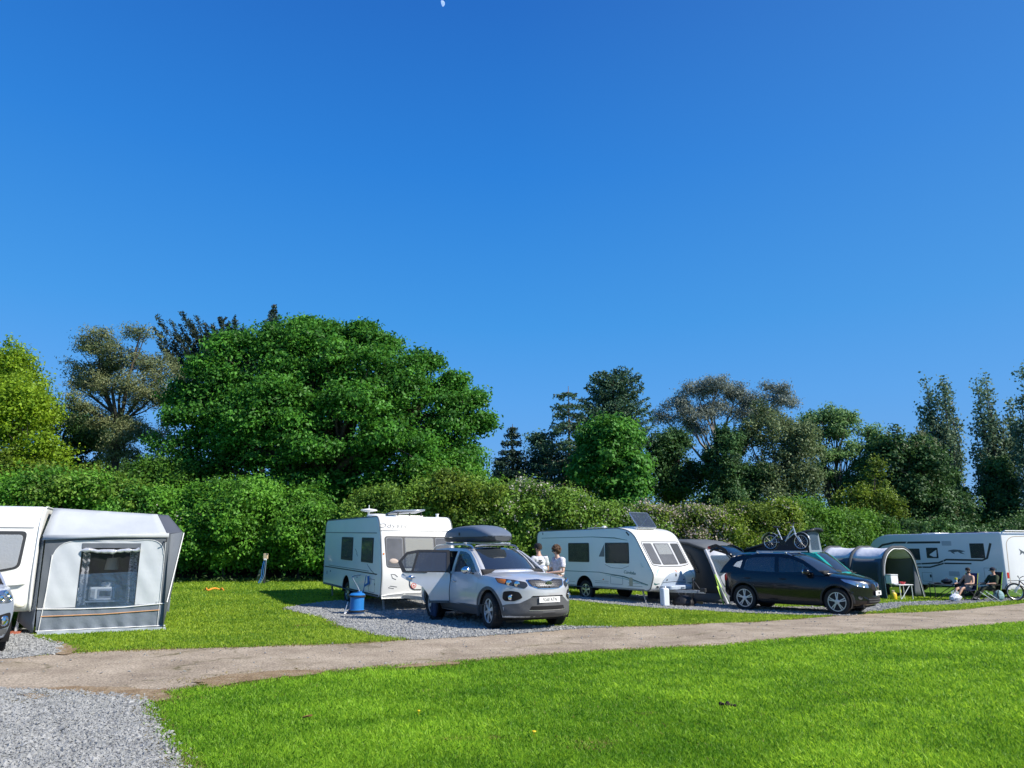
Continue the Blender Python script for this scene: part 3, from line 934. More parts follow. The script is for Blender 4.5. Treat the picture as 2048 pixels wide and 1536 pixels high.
def make_offroader(root, paint, full=True):
    S = dict(KIA); S['paint'] = paint; S['pillar'] = paint
    if not full: S['open'] = ()
    body, bv = build_car(root, S)
    # bonnet panel
    bon = [(2.16, 0), (2.13, .35), (2.02, .62), (1.75, .74), (1.25, .78), (.88, .74), (1.14, .4), (1.2, 0)]
    bon = bon + [(x, -y) for x, y in bon[-2:0:-1]]
    panel(bv, rpoly(bon, .05), 'top', 'bonnet', paint, root, .004, .012, .1)
    # lower cladding, front
    cl = [(-.95, .46), (-.80, .53), (-.60, .56), (-.40, .67), (.40, .67), (.60, .56), (.80, .53), (.95, .46), (.95, .24), (-.95, .24)]
    panel(bv, cl, 'front', 'bumper_cladding', M_GREYPL, root, .008, .02, .05)
    up = rpoly([(-.41, .675), (-.37, .705), (.37, .705), (.41, .675)], .01)
    panel(bv, up, 'front', 'upper_intake', M_LINER, root, .004, .02, .05)
    panel(bv, rpoly([(-.44, .41), (-.40, .50), (.40, .50), (.44, .41)], .03), 'front', 'lower_intake', M_LINER, root, .010, .02, .05)
    panel(bv, strip([(-.44, .415), (.44, .415)], .012), 'front', 'intake_trim', M_SILVERRAIL, root, .014, .02, .05)
    # grille
    gsurr = rpoly([(-.47, 1.02), (-.20, 1.035), (-.08, 1.0), (.08, 1.0), (.20, 1.035), (.47, 1.02), (.42, .90), (.26, .845), (.10, .83), (-.10, .83), (-.26, .845), (-.42, .90)], .03)
    panel(bv, gsurr, 'front', 'grille_surround', M_CHROME, root, .008, .02, .04)
    gin = [(x * .93, .935 + (z - .935) * .80) for x, z in gsurr]
    gr = panel(bv, gin, 'front', 'grille', M_LINER, root, .012, .02, .04)
    mb = MB()
    for row in range(5):
        for c in range(-11, 12):
            x0 = c * .042 + (row % 2) * .021; z0 = .868 + row * .034
            if inpoly(gin, [x0], [z0])[0] and abs(x0) > .0:
                dia = [(x0 - .021, z0), (x0, z0 + .014), (x0 + .021, z0), (x0, z0 - .014)]
                for i in range(4):
                    patch(bv, strip([dia[i], dia[(i + 1) % 4]], .006), 'front', .017, .006, .1, mb=mb)
    mb.build('grille_mesh', mat('dark chrome', (.13, .135, .15), .4, metal=.5), gr, 0)
    hit = bv.ray_cast(Vector((9, 0, .955)), Vector((-1, 0, 0)))[0]
    bd = MB(); bd.prism(ell(0, 0, .085, .045, 24), 0, .014, frame((hit.x + .02, 0, .952), (0, 1, 0), (0, 0, 1)))
    bo = bd.build('badge', M_CHROME, root, 30)
    if full:
        bi = MB(); bi.prism(ell(0, 0, .076, .037, 24), 0, .004, frame((hit.x + .033, 0, .952), (0, 1, 0), (0, 0, 1))); bi.build('badge_field', M_LINER, bo, 30)
        text('KIA', .062, frame((hit.x + .038, 0, .952), (0, 1, 0), (0, 0, 1)), M_CHROME, 'badge_lettering', bo)
    # lamps
    for s in (1, -1):
        D = Vector((-1, -s * .55, 0)).normalized(); Rv = Vector((-D.y, D.x, 0)) * 1.0
        O = Vector((2.15, s * .70, 0)) - D * 6
        Rv = Vector((0, 0, 1)).cross(-D).normalized()
        vw = (O, Rv, Vector((0, 0, 1)), D)
        q = lambda pts: [(s * a, b) for a, b in pts]
        hl = rpoly(q([(-.26, .905), (-.22, .975), (.05, 1.02), (.42, 1.055), (.36, .955), (.10, .905), (-.18, .845)]), .03)
        h = panel(bv, hl, vw, 'headlight', M_LAMPDK, root, .007, .02, .04)
        am = rpoly(q([(.19, 1.02), (.40, 1.04), (.35, .965), (.22, .94)]), .02)
        panel(bv, am, vw, 'indicator', M_AMBER, h, .012, .008, .04)
        for cx, rr in ((.135, .05), (-.03, .05)):
            cc = s * cx
            p3 = bv.ray_cast(O + Rv * cc + Vector((0, 0, .965 - .02 * (cx < 0))), D)[0]
            if p3:
                l = MB(); l.lathe([(rr * 1.15, -.01), (rr * 1.15, .006), (rr * .9, .012), (rr * .86, .003), (rr * .55, .006), (.001, .016)], 20, frame(p3 - D * .008, Rv, (0, 0, 1)))
                l.build('lamp', M_CHROME, h, 30)
        fo = rpoly(q([(.12, .84 - .02), (.30, .80), (.32, .62), (.26, .56), (.06, .56), (-.14, .645), (-.06, .79)]), .05)
        D2 = Vector((-1, -s * .35, 0)).normalized(); R2 = Vector((0, 0, 1)).cross(-D2).normalized(); O2 = Vector((2.2, s * .68, 0)) - D2 * 6
        vw2 = (O2, R2, Vector((0, 0, 1)), D2)
        fo = [(a * .85, .70 + (b - .69) * .80) for a, b in fo]
        f = panel(bv, fo, vw2, 'fog_light', M_LINER, root, .012, .02, .04)
        p3 = bv.ray_cast(O2 + R2 * (s * .12) + Vector((0, 0, .67)), D2)[0]
        if p3:
            l = MB(); l.lathe([(.055, -.02), (.055, .012), (.046, .018), (.04, .008), (.001, .014)], 20, frame(p3 - D2 * .014, R2, (0, 0, 1))); l.build('lamp', M_CHROME, f, 30)
    # sill + arch cladding
    for sd_ in ('left', 'right'):
        panel(bv, [(-.86, .26), (-.86, .44), (.98, .44), (.98, .26)], sd_, 'sill_cladding', M_GREYPL, root, .008, .02, .06)
        for ax in (1.40, -1.30):
            panel(bv, annulus(ax, .39, .428, .485, -.12, PI + .12, 20), sd_, 'arch_cladding', M_GREYPL, root, .008, .02, .05)
    fd = [(.93, .46), (.93, 1.05), (.45, 1.07), (-.335, 1.085), (-.335, .46)]
    rd = [(-.345, .46), (-.345, 1.085), (-1.45, 1.105), (-1.52, 1.0), (-1.32, .90), (-.98, .78), (-.84, .60), (-.80, .46)]
    door_set(bv, root, paint, [fd, ('L', rd) if full else rd], .93)
    for s in (1, -1): door_mirror(root, .62, s * .90, 1.19, s, paint if not full else M_CHROME if s < 0 else paint)
    # roof rails and bars
    for s in (1, -1):
        rl = MB(); rl.tube([(.18, s * .60, 1.65), (.05, s * .60, 1.72), (-.3, s * .60, 1.755), (-1.5, s * .585, 1.745), (-1.8, s * .58, 1.72), (-1.92, s * .58, 1.65)], .022, 8); rl.build('roof_rail', M_SILVERRAIL, root)
    # dark panel on the closed body, standing in for the shaded doorway
    if full:
        panel(bv, rpoly(rd, .05), 'right', 'door_opening', M_CABIN, root, .006, .012, .08)
    return body, bv

KTH = math.atan2(-.85, .53)
fw = G(985, 1258); 
car = thing('parked_car', 'silver blue off-roader with an open rear door and a roof box, plate FG60 ATN', 'car')
make_offroader(car, P_SILVER)
plate(car, 'FG60 ATN', (2.365, 0, .625), .52, .115, 0, .088)
# place: front contact patch of the viewer's left wheel (local 1.40,-.81) at the pixel
def place(o, local, world, yaw):
    o.rotation_euler.z = yaw
    o.location = Vector(world) - Matrix.Rotation(yaw, 3, 'Z') @ Vector(local)
car.scale = (1.04,) * 3
place(car, (1.456, -.842, 0), fw, KTH)
KW = lambda v: Matrix.Translation(car.location) @ Matrix.Rotation(car.rotation_euler.z, 4, 'Z') @ (Vector(v) * 1.04)

# crossbars belong to the car; the box rides on them as a thing of its own
for x in (-.25, -1.15):
    mb = MB(); mb.box((x, 0, 1.785), (.07, 1.30, .03)); mb.build('crossbar', M_SILVERRAIL, car, 40, bevel=.008)
# open rear door, viewer's left side (car's right, y<0), hinged at the B pillar
hinge = Vector((-.36, -.93, 0))
doorm = MB()
OUT = lambda a, b: (Vector((a, -(ysurf(a, b, 1.10, 1.66, .93, .70) if b > 1.1 else .935 - .03 * ((b - .7) / .4) ** 2), b)), Vector((0, -1, 0)))
lowp = rpoly([(-.36, .43), (-.36, 1.11), (-1.45, 1.13), (-1.53, 1.02), (-1.33, .92), (-1.0, .80), (-.86, .62), (-.80, .43)], .06)
sheet(doorm, lowp, OUT, (), .09, .05)
openM = Matrix.Translation(hinge) @ Matrix.Rotation(R(58), 4, 'Z') @ Matrix.Translation(-hinge)
od = doorm.build('door', P_SILVER, car, 40, M=openM); od['label'] = 'rear door swung wide open'
fr = MB(); sheet(fr, [(-.36, 1.09), (-.40, 1.63), (-1.15, 1.63), (-1.42, 1.58), (-1.60, 1.35), (-1.48, 1.11)], OUT, [[(-.45, 1.14), (-.47, 1.58), (-1.12, 1.58), (-1.22, 1.14)], [(-1.27, 1.15), (-1.18, 1.56), (-1.39, 1.52), (-1.52, 1.36), (-1.40, 1.15)]], .08, .03)
fr.build('window_frame', M_BLACK, od, 40, M=openM)
INN = lambda a, b: (OUT(a, b)[0] + Vector((0, .012, 0)), OUT(a, b)[1])
g = MB(); sheet(g, [(-.43, 1.12), (-.45, 1.60), (-1.14, 1.60), (-1.24, 1.12)], INN, (), .1, .006); g.build('pane', M_CARGLD, od, 40, M=openM)
g = MB(); sheet(g, [(-1.25, 1.13), (-1.16, 1.58), (-1.41, 1.54), (-1.55, 1.36), (-1.42, 1.13)], INN, (), .1, .006); g.build('pane', M_CARGL, od, 40, M=openM)
h = MB(); h.ball((-1.28, -.96, 1.0), (.12, .025, .022), 10); h.ball((-1.28, -.945, 1.0), (.06, .02, .05), 10); h.build('handle', M_CHROME, od, M=openM)
tr = MB(); tr.box((-.60, -.945, .455), (.46, .03, .05)); tr.build('sill_strip', M_GREYPL, od, 0, M=openM)

# roof box
M_BOX = mat('slate grey plastic box', (.14, .165, .21), .42, var=.04, scale=6, bump=.1, bscale=120)
rb = thing('roof_box', 'slate grey plastic roof box strapped on top of the silver off-roader', 'roof box', KW((-.62, 0, 1.80)), KTH, scale=1.06)
def box_rows(top):
    rows = []
    for x, wq, zt in ((-1.10, .34, .20), (-1.06, .42, .30), (-.9, .44, .36), (-.4, .45, .40), (.2, .44, .41), (.55, .42, .37), (.85, .37, .27), (1.0, .30, .20), (1.06, .20, .15)):
        if top:
            prof = [(-wq, .13), (-wq * .99, .13 + (zt - .13) * .55), (-wq * .86, .13 + (zt - .13) * .92), (-wq * .4, zt), (0, zt + .008), (wq * .4, zt), (wq * .86, .13 + (zt - .13) * .92), (wq * .99, .13 + (zt - .13) * .55), (wq, .13)]
        else:
            prof = [(-wq * .985, .125), (-wq * .95, .06), (-wq * .8, .02), (0, .015), (wq * .8, .02), (wq * .95, .06), (wq * .985, .125)]
        rows.append([(x, y, z if top else z + .05 * max(0, (x - .6)) ) for y, z in prof])
    return rows
mb = MB(); r_ = box_rows(True); mb.grid(r_); mb.add(r_[0], [tuple(range(len(r_[0])))]); mb.add(r_[-1], [tuple(range(len(r_[-1])))])
mb.build('lid', M_BOX, rb, 50, subd=1)
mb = MB(); r_ = box_rows(False); mb.grid(r_); mb.add(r_[0], [tuple(range(len(r_[0])))]); mb.add(r_[-1], [tuple(range(len(r_[-1])))])
mb.build('base', mat('dark box base', (.05, .055, .065), .5), rb, 50)
for s in (-1, 1):
    mb = MB(); mb.box((-.2, s * .452, .20), (.05, .012, .07)); mb.build('latch', M_BLACK, rb, 40, bevel=.004)

# ---------------------------------------------------------------- car whose front corner shows at the left edge
car2 = thing('parked_car', 'steel blue car cut off by the left edge, only its round headlight corner showing', 'car')
S2 = dict(KIA); S2['paint'] = P_SILVER2; S2['pillar'] = P_SILVER2; S2['open'] = ()
body2, bv2 = build_car(car2, S2)
bon = [(2.16, 0), (2.13, .35), (2.02, .62), (1.75, .74), (1.25, .78), (.88, .74), (1.14, .4), (1.2, 0)]
panel(bv2, rpoly(bon + [(x, -y) for x, y in bon[-2:0:-1]], .05), 'top', 'bonnet', P_SILVER2, car2, .004, .012, .1)
panel(bv2, [(-.95, .42), (.95, .42), (.95, .24), (-.95, .24)], 'front', 'bumper_lip', M_GREYPL, car2, .008, .02, .06)
panel(bv2, rpoly([(-.5, .45), (.5, .45), (.42, .62), (-.42, .62)], .05), 'front', 'grille', M_LINER, car2, .006, .02, .06)
for s in (1, -1):
    D = Vector((-1, -s * .55, 0)).normalized(); Rv = Vector((0, 0, 1)).cross(-D).normalized(); O = Vector((2.12, s * .70, 0)) - D * 6
    vw = (O, Rv, Vector((0, 0, 1)), D); q = lambda pts: [(s * a, b) for a, b in pts]
    h = panel(bv2, rpoly(q([(-.28, .86), (-.2, .97), (.05, 1.04), (.30, 1.03), (.33, .90), (.2, .83)]), .07), vw, 'headlight', M_LAMPIN, car2, .007, .02, .04)
    for cx, cz in ((.17, .92), (-.02, .92), (.10, .985)):
        p3 = bv2.ray_cast(O + Rv * (s * cx) + Vector((0, 0, cz)), D)[0]
        l = MB(); l.lathe([(.06, -.01), (.055, .01), (.045, .004), (.02, .006), (.001, .014)], 20, frame(p3 - D * .008, Rv, (0, 0, 1))); l.build('lamp', M_CHROME, h, 30)
    f = panel(bv2, rpoly(q([(-.16, .50), (-.08, .64), (.26, .68), (.26, .44), (.0, .42)]), .06), vw, 'fog_light', M_LINER, car2, .008, .02, .04)
    p3 = bv2.ray_cast(O + Rv * (s * .1) + Vector((0, 0, .545)), D)[0]
    l = MB(); l.lathe([(.085, -.02), (.085, .012), (.07, .02), (.062, .006), (.001, .02)], 24, frame(p3 - D * .012, Rv, (0, 0, 1))); l.build('lamp', M_CHROME, f, 30)
door_set(bv2, car2, P_SILVER2, [[(.93, .40), (.93, 1.05), (.45, 1.07), (-.335, 1.085), (-.335, .40)]], .93)
door_mirror(car2, .62, -.90, 1.19, -1, P_SILVER2)
place(car2, (1.40, .81, 0), G(-7, 1303), math.atan2(-.73, .68))

# ---------------------------------------------------------------- dark crossover
Q_ST = [(-2.16, .48, .62, .70, .74, .92, .66, .95), (-2.08, .40, .72, .68, .82, 1.0, .74, 1.03), (-1.9, .32, .78, .66, .86, 1.03, .80, 1.06), (-1.2, .25, .82, .64, .892, 1.04, .83, 1.07),
 (0, .24, .83, .63, .892, 1.01, .83, 1.05), (.8, .24, .83, .64, .892, .97, .825, 1.05), (1.2, .24, .82, .66, .89, .95, .82, 1.06), (1.6, .24, .81, .66, .88, .91, .80, 1.0), (1.95, .25, .77, .64, .85, .87, .76, .93), (2.08, .27, .72, .60, .80, .82, .70, .87), (2.15, .34, .64, .56, .74, .72, .62, .76)]
QASH = dict(paint=P_DARK, st=Q_ST, nose=.42, tail=.28, xa_f=1.2, xa_r=-1.3, hw=.885, wr=.345, arch=.395, xf=1.32, xr=-1.31, rimr=.245, spokes=5, twin=True, rimmat=M_RIM,
 gz0=1.03, gz1=1.56, gy0=.82, gy1=.61, deck=1.02,
 side_outline=[(1.06, 1.0), (.8, 1.18), (.45, 1.40), (.12, 1.52), (-.2, 1.56), (-.9, 1.56), (-1.4, 1.52), (-1.72, 1.46), (-1.95, 1.20), (-2.06, 1.02), (-1.1, 1.03), (0, 1.01)],
 windows=[[(.72, 1.10), (.42, 1.31), (.10, 1.44), (-.28, 1.48), (-.25, 1.07)], [(-.37, 1.07), (-.39, 1.485), (-1.05, 1.47), (-1.25, 1.42), (-1.33, 1.14), (-1.2, 1.10)], [(-1.42, 1.17), (-1.36, 1.40), (-1.56, 1.34), (-1.66, 1.22)]],
 glass=[M_CARGL, M_CARGLD, M_CARGL], pillar=P_DARK,
 cowl=(1.20, .76, 1.045, .36, .05), wtop=(.20, .60, 1.555, .14, .05), rtop=(-1.75, .56, 1.50, -.03, .04), rbase=(-2.08, .68, 1.04, -.12, .02), rcrown=.04, noback=True,
 seats=[(-.1, .36), (-.1, -.36), (-.95, .38), (-.95, -.38)])
car3 = thing('parked_car', 'dark aubergine crossover with its tailgate raised and a bicycle on the roof', 'car')
body3, bv3 = build_car(car3, QASH)
bon = [(1.95, 0), (1.92, .3), (1.8, .56), (1.5, .68), (1.2, .70), (1.0, .68), (1.22, .35), (1.28, 0)]
panel(bv3, rpoly(bon + [(x, -y) for x, y in bon[-2:0:-1]], .05), 'top', 'bonnet', P_DARK, car3, .004, .012, .1)
door_set(bv3, car3, P_DARK, [[(.93, .34), (.93, .97), (.45, 1.0), (-.30, 1.02), (-.30, .34)], [(-.31, .34), (-.31, 1.02), (-1.25, 1.04), (-1.35, .95), (-1.0, .72), (-.9, .55), (-.86, .34)]], .90)
for sd_ in ('left', 'right'):
    panel(bv3, [(-.86, .25), (-.86, .33), (.9, .33), (.9, .25)], sd_, 'sill_cladding', M_BLACK, car3, .008, .02, .06)
    for ax in (1.32, -1.31): panel(bv3, annulus(ax, .365, .397, .44, -.12, PI + .12, 20), sd_, 'arch_cladding', M_BLACK, car3, .008, .02, .05)
for s in (1, -1):
    D = Vector((-1, -s * .8, 0)).normalized(); Rv = Vector((0, 0, 1)).cross(-D).normalized(); O = Vector((1.95, s * .62, 0)) - D * 6
    vw = (O, Rv, Vector((0, 0, 1)), D); q = lambda pts: [(s * a, b) for a, b in pts]
    h = panel(bv3, rpoly(q([(-.22, .70), (-.20, .80), (.10, .87), (.46, .93), (.40, .85), (.1, .74)]), .03), vw, 'headlight', M_LAMPIN, car3, .008, .02, .04)
    for cx, cz in ((.10, .80), (-.06, .77)):
        p3 = bv3.ray_cast(O + Rv * (s * cx) + Vector((0, 0, cz)), D)[0]
        l = MB(); l.lathe([(.045, -.01), (.045, .01), (.035, .004), (.001, .014)], 18, frame(p3 - D * .008, Rv, (0, 0, 1))); l.build('lamp', M_CHROME, h, 30)
    f = panel(bv3, ell(s * .05, .46, .06, .05), vw, 'fog_light', M_GREYPL, car3, .008, .02, .03)
    panel(bv3, strip(q([(.42, .62), (.30, .60), (.12, .545), (-.12, .44), (-.2, .38)]), [.02, .035, .04, .035, .02]), vw, 'bumper_crease', P_DARK, car3, .018, .02, .04)
    door_mirror(car3, .60, s * .86, 1.10, s, P_DARK, .2)
    # tail lamp
    D = Vector((1, -s * 1.2, 0)).normalized(); Rv = Vector((0, 0, 1)).cross(-D).normalized(); O = Vector((-2.0, s * .72, 0)) - D * 6
    panel(bv3, rpoly([(-.12, .80), (-.14, .97), (.1, 1.0), (.16, .93), (.1, .80)], .03), (O, Rv, Vector((0, 0, 1)), D), 'tail_light', M_RED, car3, .01, .02, .04)
    rl = MB(); rl.tube([(.08, s * .565, 1.52), (-.05, s * .565, 1.575), (-1.2, s * .54, 1.575), (-1.55, s * .53, 1.54), (-1.65, s * .53, 1.49)], .018, 8); rl.build('roof_rail', M_SILVERRAIL, car3)
panel(bv3, rpoly([(-.36, .68), (-.30, .80), (.30, .80), (.36, .68), (.2, .62), (-.2, .62)], .03), 'front', 'grille', M_LINER, car3, .008, .02, .05)
panel(bv3, strip([(-.16, .81), (-.10, .63), (.10, .63), (.16, .81)], .05), 'front', 'grille_chrome', M_CHROME, car3, .016, .02, .04)
hit = bv3.ray_cast(Vector((9, 0, .74)), Vector((-1, 0, 0)))[0]
bd = MB(); bd.lathe([(.06, 0), (.06, .02), (.045, .02), (.045, .008), (.001, .008)], 24, frame((hit.x + .01, 0, .74), (0, 1, 0), (0, 0, 1))); bd.box((hit.x + .025, 0, .74), (.012, .15, .024)); bd.build('badge', M_CHROME, car3, 30)
panel(bv3, rpoly([(-.5, .30), (-.45, .46), (.45, .46), (.5, .30)], .03), 'front', 'lower_intake', M_LINER, car3, .008, .02, .05)
for z in (.35, .41): panel(bv3, strip([(-.45, z), (.45, z)], .014), 'front', 'intake_bar', M_GREYPL, car3, .014, .02, .06)
plate(car3, 'T2 JBN', (2.175, 0, .565), .50, .11, 0, .085)
# raised tailgate: a shell hinged at the roof's rear edge
tg = MB(); rows = []
for t in np.linspace(0, 1, 8):
    x = -1.74 - .80 * t; z = 1.54 + .40 * math.sin(t * 1.75) - .03 * t - .18 * t * t
    wd = lerp(.57, .62, t)
    rows.append([(x + .08 * abs(k) ** 2 * t, wd * k, z - (.05 + .05 * t) * abs(k) ** 3) for k in np.linspace(-1, 1, 11)])
tg.grid(rows); tgo = tg.build('tailgate', P_DARK, car3, 60, solid=.05)
w_ = MB(); w_.grid([[Vector(rows[i][j]) + Vector((0, 0, -.056)) for j in range(1, 10)] for i in range(1, 4)]); w_.build('rear_window', M_CARGL, tgo, 60, solid=.006)
for s in (-1, 1):
    sg = MB(); sg.bar((-1.78, s * .56, 1.40), (-2.1, s * .58, 1.70), .02, .02); sg.build('gas_strut', M_BLACK, tgo)
    tl = MB(); tl.ball((-2.47, s * .52, 1.74), (.10, .08, .05), 10); tl.build('tail_light', M_RED, tgo)
    # side skin of the tailgate with its own quarter glass
    sk = MB(); sheet(sk, rpoly([(-1.80, 1.50), (-1.92, 1.70), (-2.25, 1.85), (-2.52, 1.77), (-2.44, 1.68), (-2.12, 1.60)], .04), lambda a, b, s=s: (Vector((a, s * .585, b)), Vector((0, s, 0))), [[(-1.98, 1.62), (-2.03, 1.69), (-2.25, 1.76), (-2.2, 1.68)]], .08, .03); sk.build('tailgate_side', P_DARK, tgo, 40)
QY = math.atan2(-.65, .76); car3.scale = (1.08, 1.08, 1.12)
place(car3, (-1.415, -.83, 0), G(1493, 1220), QY)
car3.location.z = float(gnd(car3.location.x, car3.location.y))
QW = lambda v: Matrix.Translation(car3.location) @ Matrix.Rotation(QY, 4, 'Z') @ Vector((v[0] * 1.08, v[1] * 1.08, v[2] * 1.12))
for x in (-.1, -.95):
    mb = MB(); mb.box((x, 0, 1.605), (.06, 1.2, .03)); mb.build('crossbar', M_SILVERRAIL, car3, 40, bevel=.008)
cr = MB(); cr.box((-.3, -.33, 1.635), (1.5, .09, .03)); cr.build('bike_carrier', M_SILVERRAIL, car3, 40, bevel=.006)
# ================================================================ caravans and motorhome
W_SHELL = mat('caravan white shell', (.80, .80, .77), .32, var=.025, scale=1.5, coat=.25)
W_SHELL2 = mat('caravan white aluminium side', (.74, .76, .76), .38, var=.03, scale=2, bump=.04, bscale=6)
W_GREY = mat('grey gas locker lid', (.40, .46, .54), .4, var=.03)
W_TRIM = mat('caravan rubber trim', (.035, .037, .04), .6)
W_LINE = mat('grey shut line', (.16, .17, .18), .6)
W_STRIPE = mat('dark maroon stripe', (.045, .03, .035), .5)
W_TEAL = mat('teal green stripe', (.06, .16, .16), .5)
W_TEALLT = mat('pale teal stripe', (.30, .47, .48), .5)
W_ACRYL = glass('acrylic caravan window', (.91, .92, .92), .82, .05, ior=1.5)
W_ACRYLD = glass('tinted caravan window', (.7, .72, .7), .6, .05)
W_INT = mat('grey caravan lounge', (.26, .26, .29), .9, var=.2, scale=3)
W_BLIND = mat('cream blind', (.78, .75, .68), .8)
W_CURT = mat('white net curtain', (.74, .75, .76), .9, bump=.3, bscale=25)
W_CUSH = mat('pink beige cushion', (.55, .45, .38), .9)
W_DECAL = mat('grey decal', (.09, .10, .115), .5)
W_REDL = mat('red emblem', (.65, .06, .05), .5)
M_STEEL = mat('galvanised steel', (.42, .43, .44), .5, metal=.7, var=.15, scale=20)
M_ROOFTR = mat('smoky rooflight', (.20, .24, .30), .15, coat=.6)

def caravan_body(root, prof, w, rad=.08, m=None, arches=()):
    """side outline prof (x,z) swept across the width with softened corners"""
    P0 = [Vector(p) for p in prof]
    cx = (min(p.x for p in P0) + max(p.x for p in P0)) / 2; cz = (min(p.y for p in P0) + max(p.y for p in P0)) / 2
    hx = (max(p.x for p in P0) - min(p.x for p in P0)) / 2; hz = (max(p.y for p in P0) - min(p.y for p in P0)) / 2
    rows = []
    half = w / 2
    for t in (90, 60, 30, 0):
        ins = rad * (1 - math.cos(R(t))); y = half - rad + rad * math.sin(R(t))
        rows.append((-y, rad - rad * math.cos(R(90 - t)) if False else rad * (1 - math.cos(R(t)))))
    rows = [(-(half - rad + rad * math.sin(R(t))), rad * (1 - math.cos(R(t)))) for t in (90, 60, 30, 0)]
    full = rows + [(-half / 3, 0), (half / 3, 0)] + [(-y, i) for y, i in rows[::-1]]
    mb = MB(); n = len(P0)
    for y, ins in full:
        for p in P0:
            mb.v.append((cx + (p.x - cx) * (1 - ins / hx), y, cz + (p.y - cz) * (1 - ins / hz)))
    for i in range(len(full) - 1):
        for j in range(n):
            mb.f.append((i * n + j, i * n + (j + 1) % n, (i + 1) * n + (j + 1) % n, (i + 1) * n + j)); mb.m.append(0)
    mb.f.append(tuple(range(n))); mb.f.append(tuple((len(full) - 1) * n + j for j in range(n))[::-1]); mb.m += [0, 0]
    b = mb.build('body', m or W_SHELL, root, 35)
    cut = []
    for (ax, az, ar) in arches:
        for s in (1, -1):
            c = MB(); c.lathe([(ar, -.30), (ar, .3)], 40, Matrix.Translation((ax, s * (half - .02), az)) @ RX90); cut.append(c)
    if cut:
        apply_bool(b, cut)
        me = b.data; me.polygons.foreach_set('use_smooth', [True] * len(me.polygons)); me.set_sharp_from_angle(angle=R(35))
        me.materials.clear(); me.materials.append(m or W_SHELL)
        for (ax, az, ar) in arches:
            for s in (1, -1):
                ln = MB(); ln.grid([[(ax + (ar - .004) * math.cos(a), yy, az + (ar - .004) * math.sin(a)) for a in np.linspace(-.2, PI + .2, 20)] for yy in (s * (half - .30), s * (half - .012))])
                ln.grid([[(ax + rr * math.cos(a), s * (half - .30), az + rr * math.sin(a)) for a in np.linspace(-.2, PI + .2, 20)] for rr in (.02, ar - .004)])
                ln.build('arch_liner', M_LINER, root, 60)
    return b, bvh_of(b)

def cwin(bv, root, poly, view, name='window', fm=None, gm_=None, edge=.025, off=.012, r=.06, backing=None, label=None):
    """framed window: dark surround with an inset pane over a lit backing"""
    pl = rpoly(poly, r)
    fo = panel(bv, pl, view, name, fm or W_TRIM, root, off, .02, .12)
    cx = sum(p[0] for p in poly) / len(poly); cz = sum(p[1] for p in poly) / len(poly)
    wx = max(p[0] for p in poly) - min(p[0] for p in poly); wz = max(p[1] for p in poly) - min(p[1] for p in poly)
    inn = [(cx + (p[0] - cx) * (1 - 2 * edge / wx), cz + (p[1] - cz) * (1 - 2 * edge / wz)) for p in poly]
    panel(bv, rpoly(inn, r * .8), view, 'blind', backing or W_INT, fo, off + .003, .004, .15)
    panel(bv, rpoly(inn, r * .8), view, 'pane', gm_ or W_ACRYL, fo, off + .012, .004, .15)
    return fo

def aframe(root, x0, z=.42, ln=1.2):
    f = MB()
    for s in (1, -1):
        f.bar((x0 - .6, s * .62, z), (x0 + ln - .15, s * .06, z), .05, .09)
    f.bar((x0 + ln - .3, 0, z), (x0 + ln + .12, 0, z), .08, .09)
    o = f.build('drawbar', M_STEEL, root, 30, bevel=.005)
    h = MB(); h.tube([(x0 + ln - .05, 0, z + .05), (x0 + ln - .25, 0, z + .28), (x0 + ln - .35, 0, z + .34)], .022, 8); h.box((x0 + ln + .06, 0, z + .06), (.20, .10, .12)); h.build('hitch', M_BLACK, o, 40, bevel=.01)
    j = MB(); j.tube([(x0 + ln - .45, .14, .14), (x0 + ln - .45, .14, .85)], .026, 8)
    j.lathe([(.03, -.03), (.10, -.03), (.11, 0), (.10, .03), (.03, .03)], 16, Matrix.Translation((x0 + ln - .45, .14, .11)) @ RX90)
    j.bar((x0 + ln - .45, .14, .84), (x0 + ln - .45, .30, .84), .02, .02)
    j.build('jockey_wheel', M_BLACK, o, 40)
    return o

def steadies(root, pts, zt=.45):
    for (x, y) in pts:
        s = MB(); s.bar((x, y, zt), (x + .16, y, .02), .05, .03); s.box((x + .16, y, .012), (.12, .10, .024)); s.build('corner_steady', M_STEEL, root, 30)

# ---------------------------------------------------------------- small white caravan behind the silver car
ody = thing('touring_caravan', 'small white caravan behind the silver off-roader, its front bearing the word Odyssey', 'caravan')
OF = Vector((.475, -.88, 0)).normalized()
prof = rpoly([(-2.95, .42), (-2.95, 2.46), (2.50, 2.52), (2.72, 2.05), (2.98, 1.02), (2.90, .40)], [.10, .22, .50, .5, .25, .12], 6)
bodyo, bvo = caravan_body(ody, prof, 2.14, .07, W_SHELL, [(-.25, .42, .40)])
for s in (1, -1): wheel_mesh(ody, -.25, s * .93, .31, .185, s, .19, 8, rimmat=M_SILVERRAIL)
sd_ = 'right'
trim = MB()
for s in ('right', 'left'):
    patch(bvo, strip([(-2.90, .455), (-.68, .455)], .035), s, .004, .01, .12, mb=trim); patch(bvo, strip([(.18, .455), (2.86, .455)], .035), s, .004, .01, .12, mb=trim)
trim.build('skirt_trim', W_TRIM, ody, 0)
edge = MB()
for s in (-1, 1):
    loop = [(x, s * 1.052, z) for x, z in [(p[0] * .997, 1.47 + (p[1] - 1.47) * .99) for p in prof]]
    edge.tube(loop + [loop[0]], .016, 6, caps=False)
edge.build('edge_trim', mat('grey awning rail', (.10, .12, .13), .5), ody, 60)
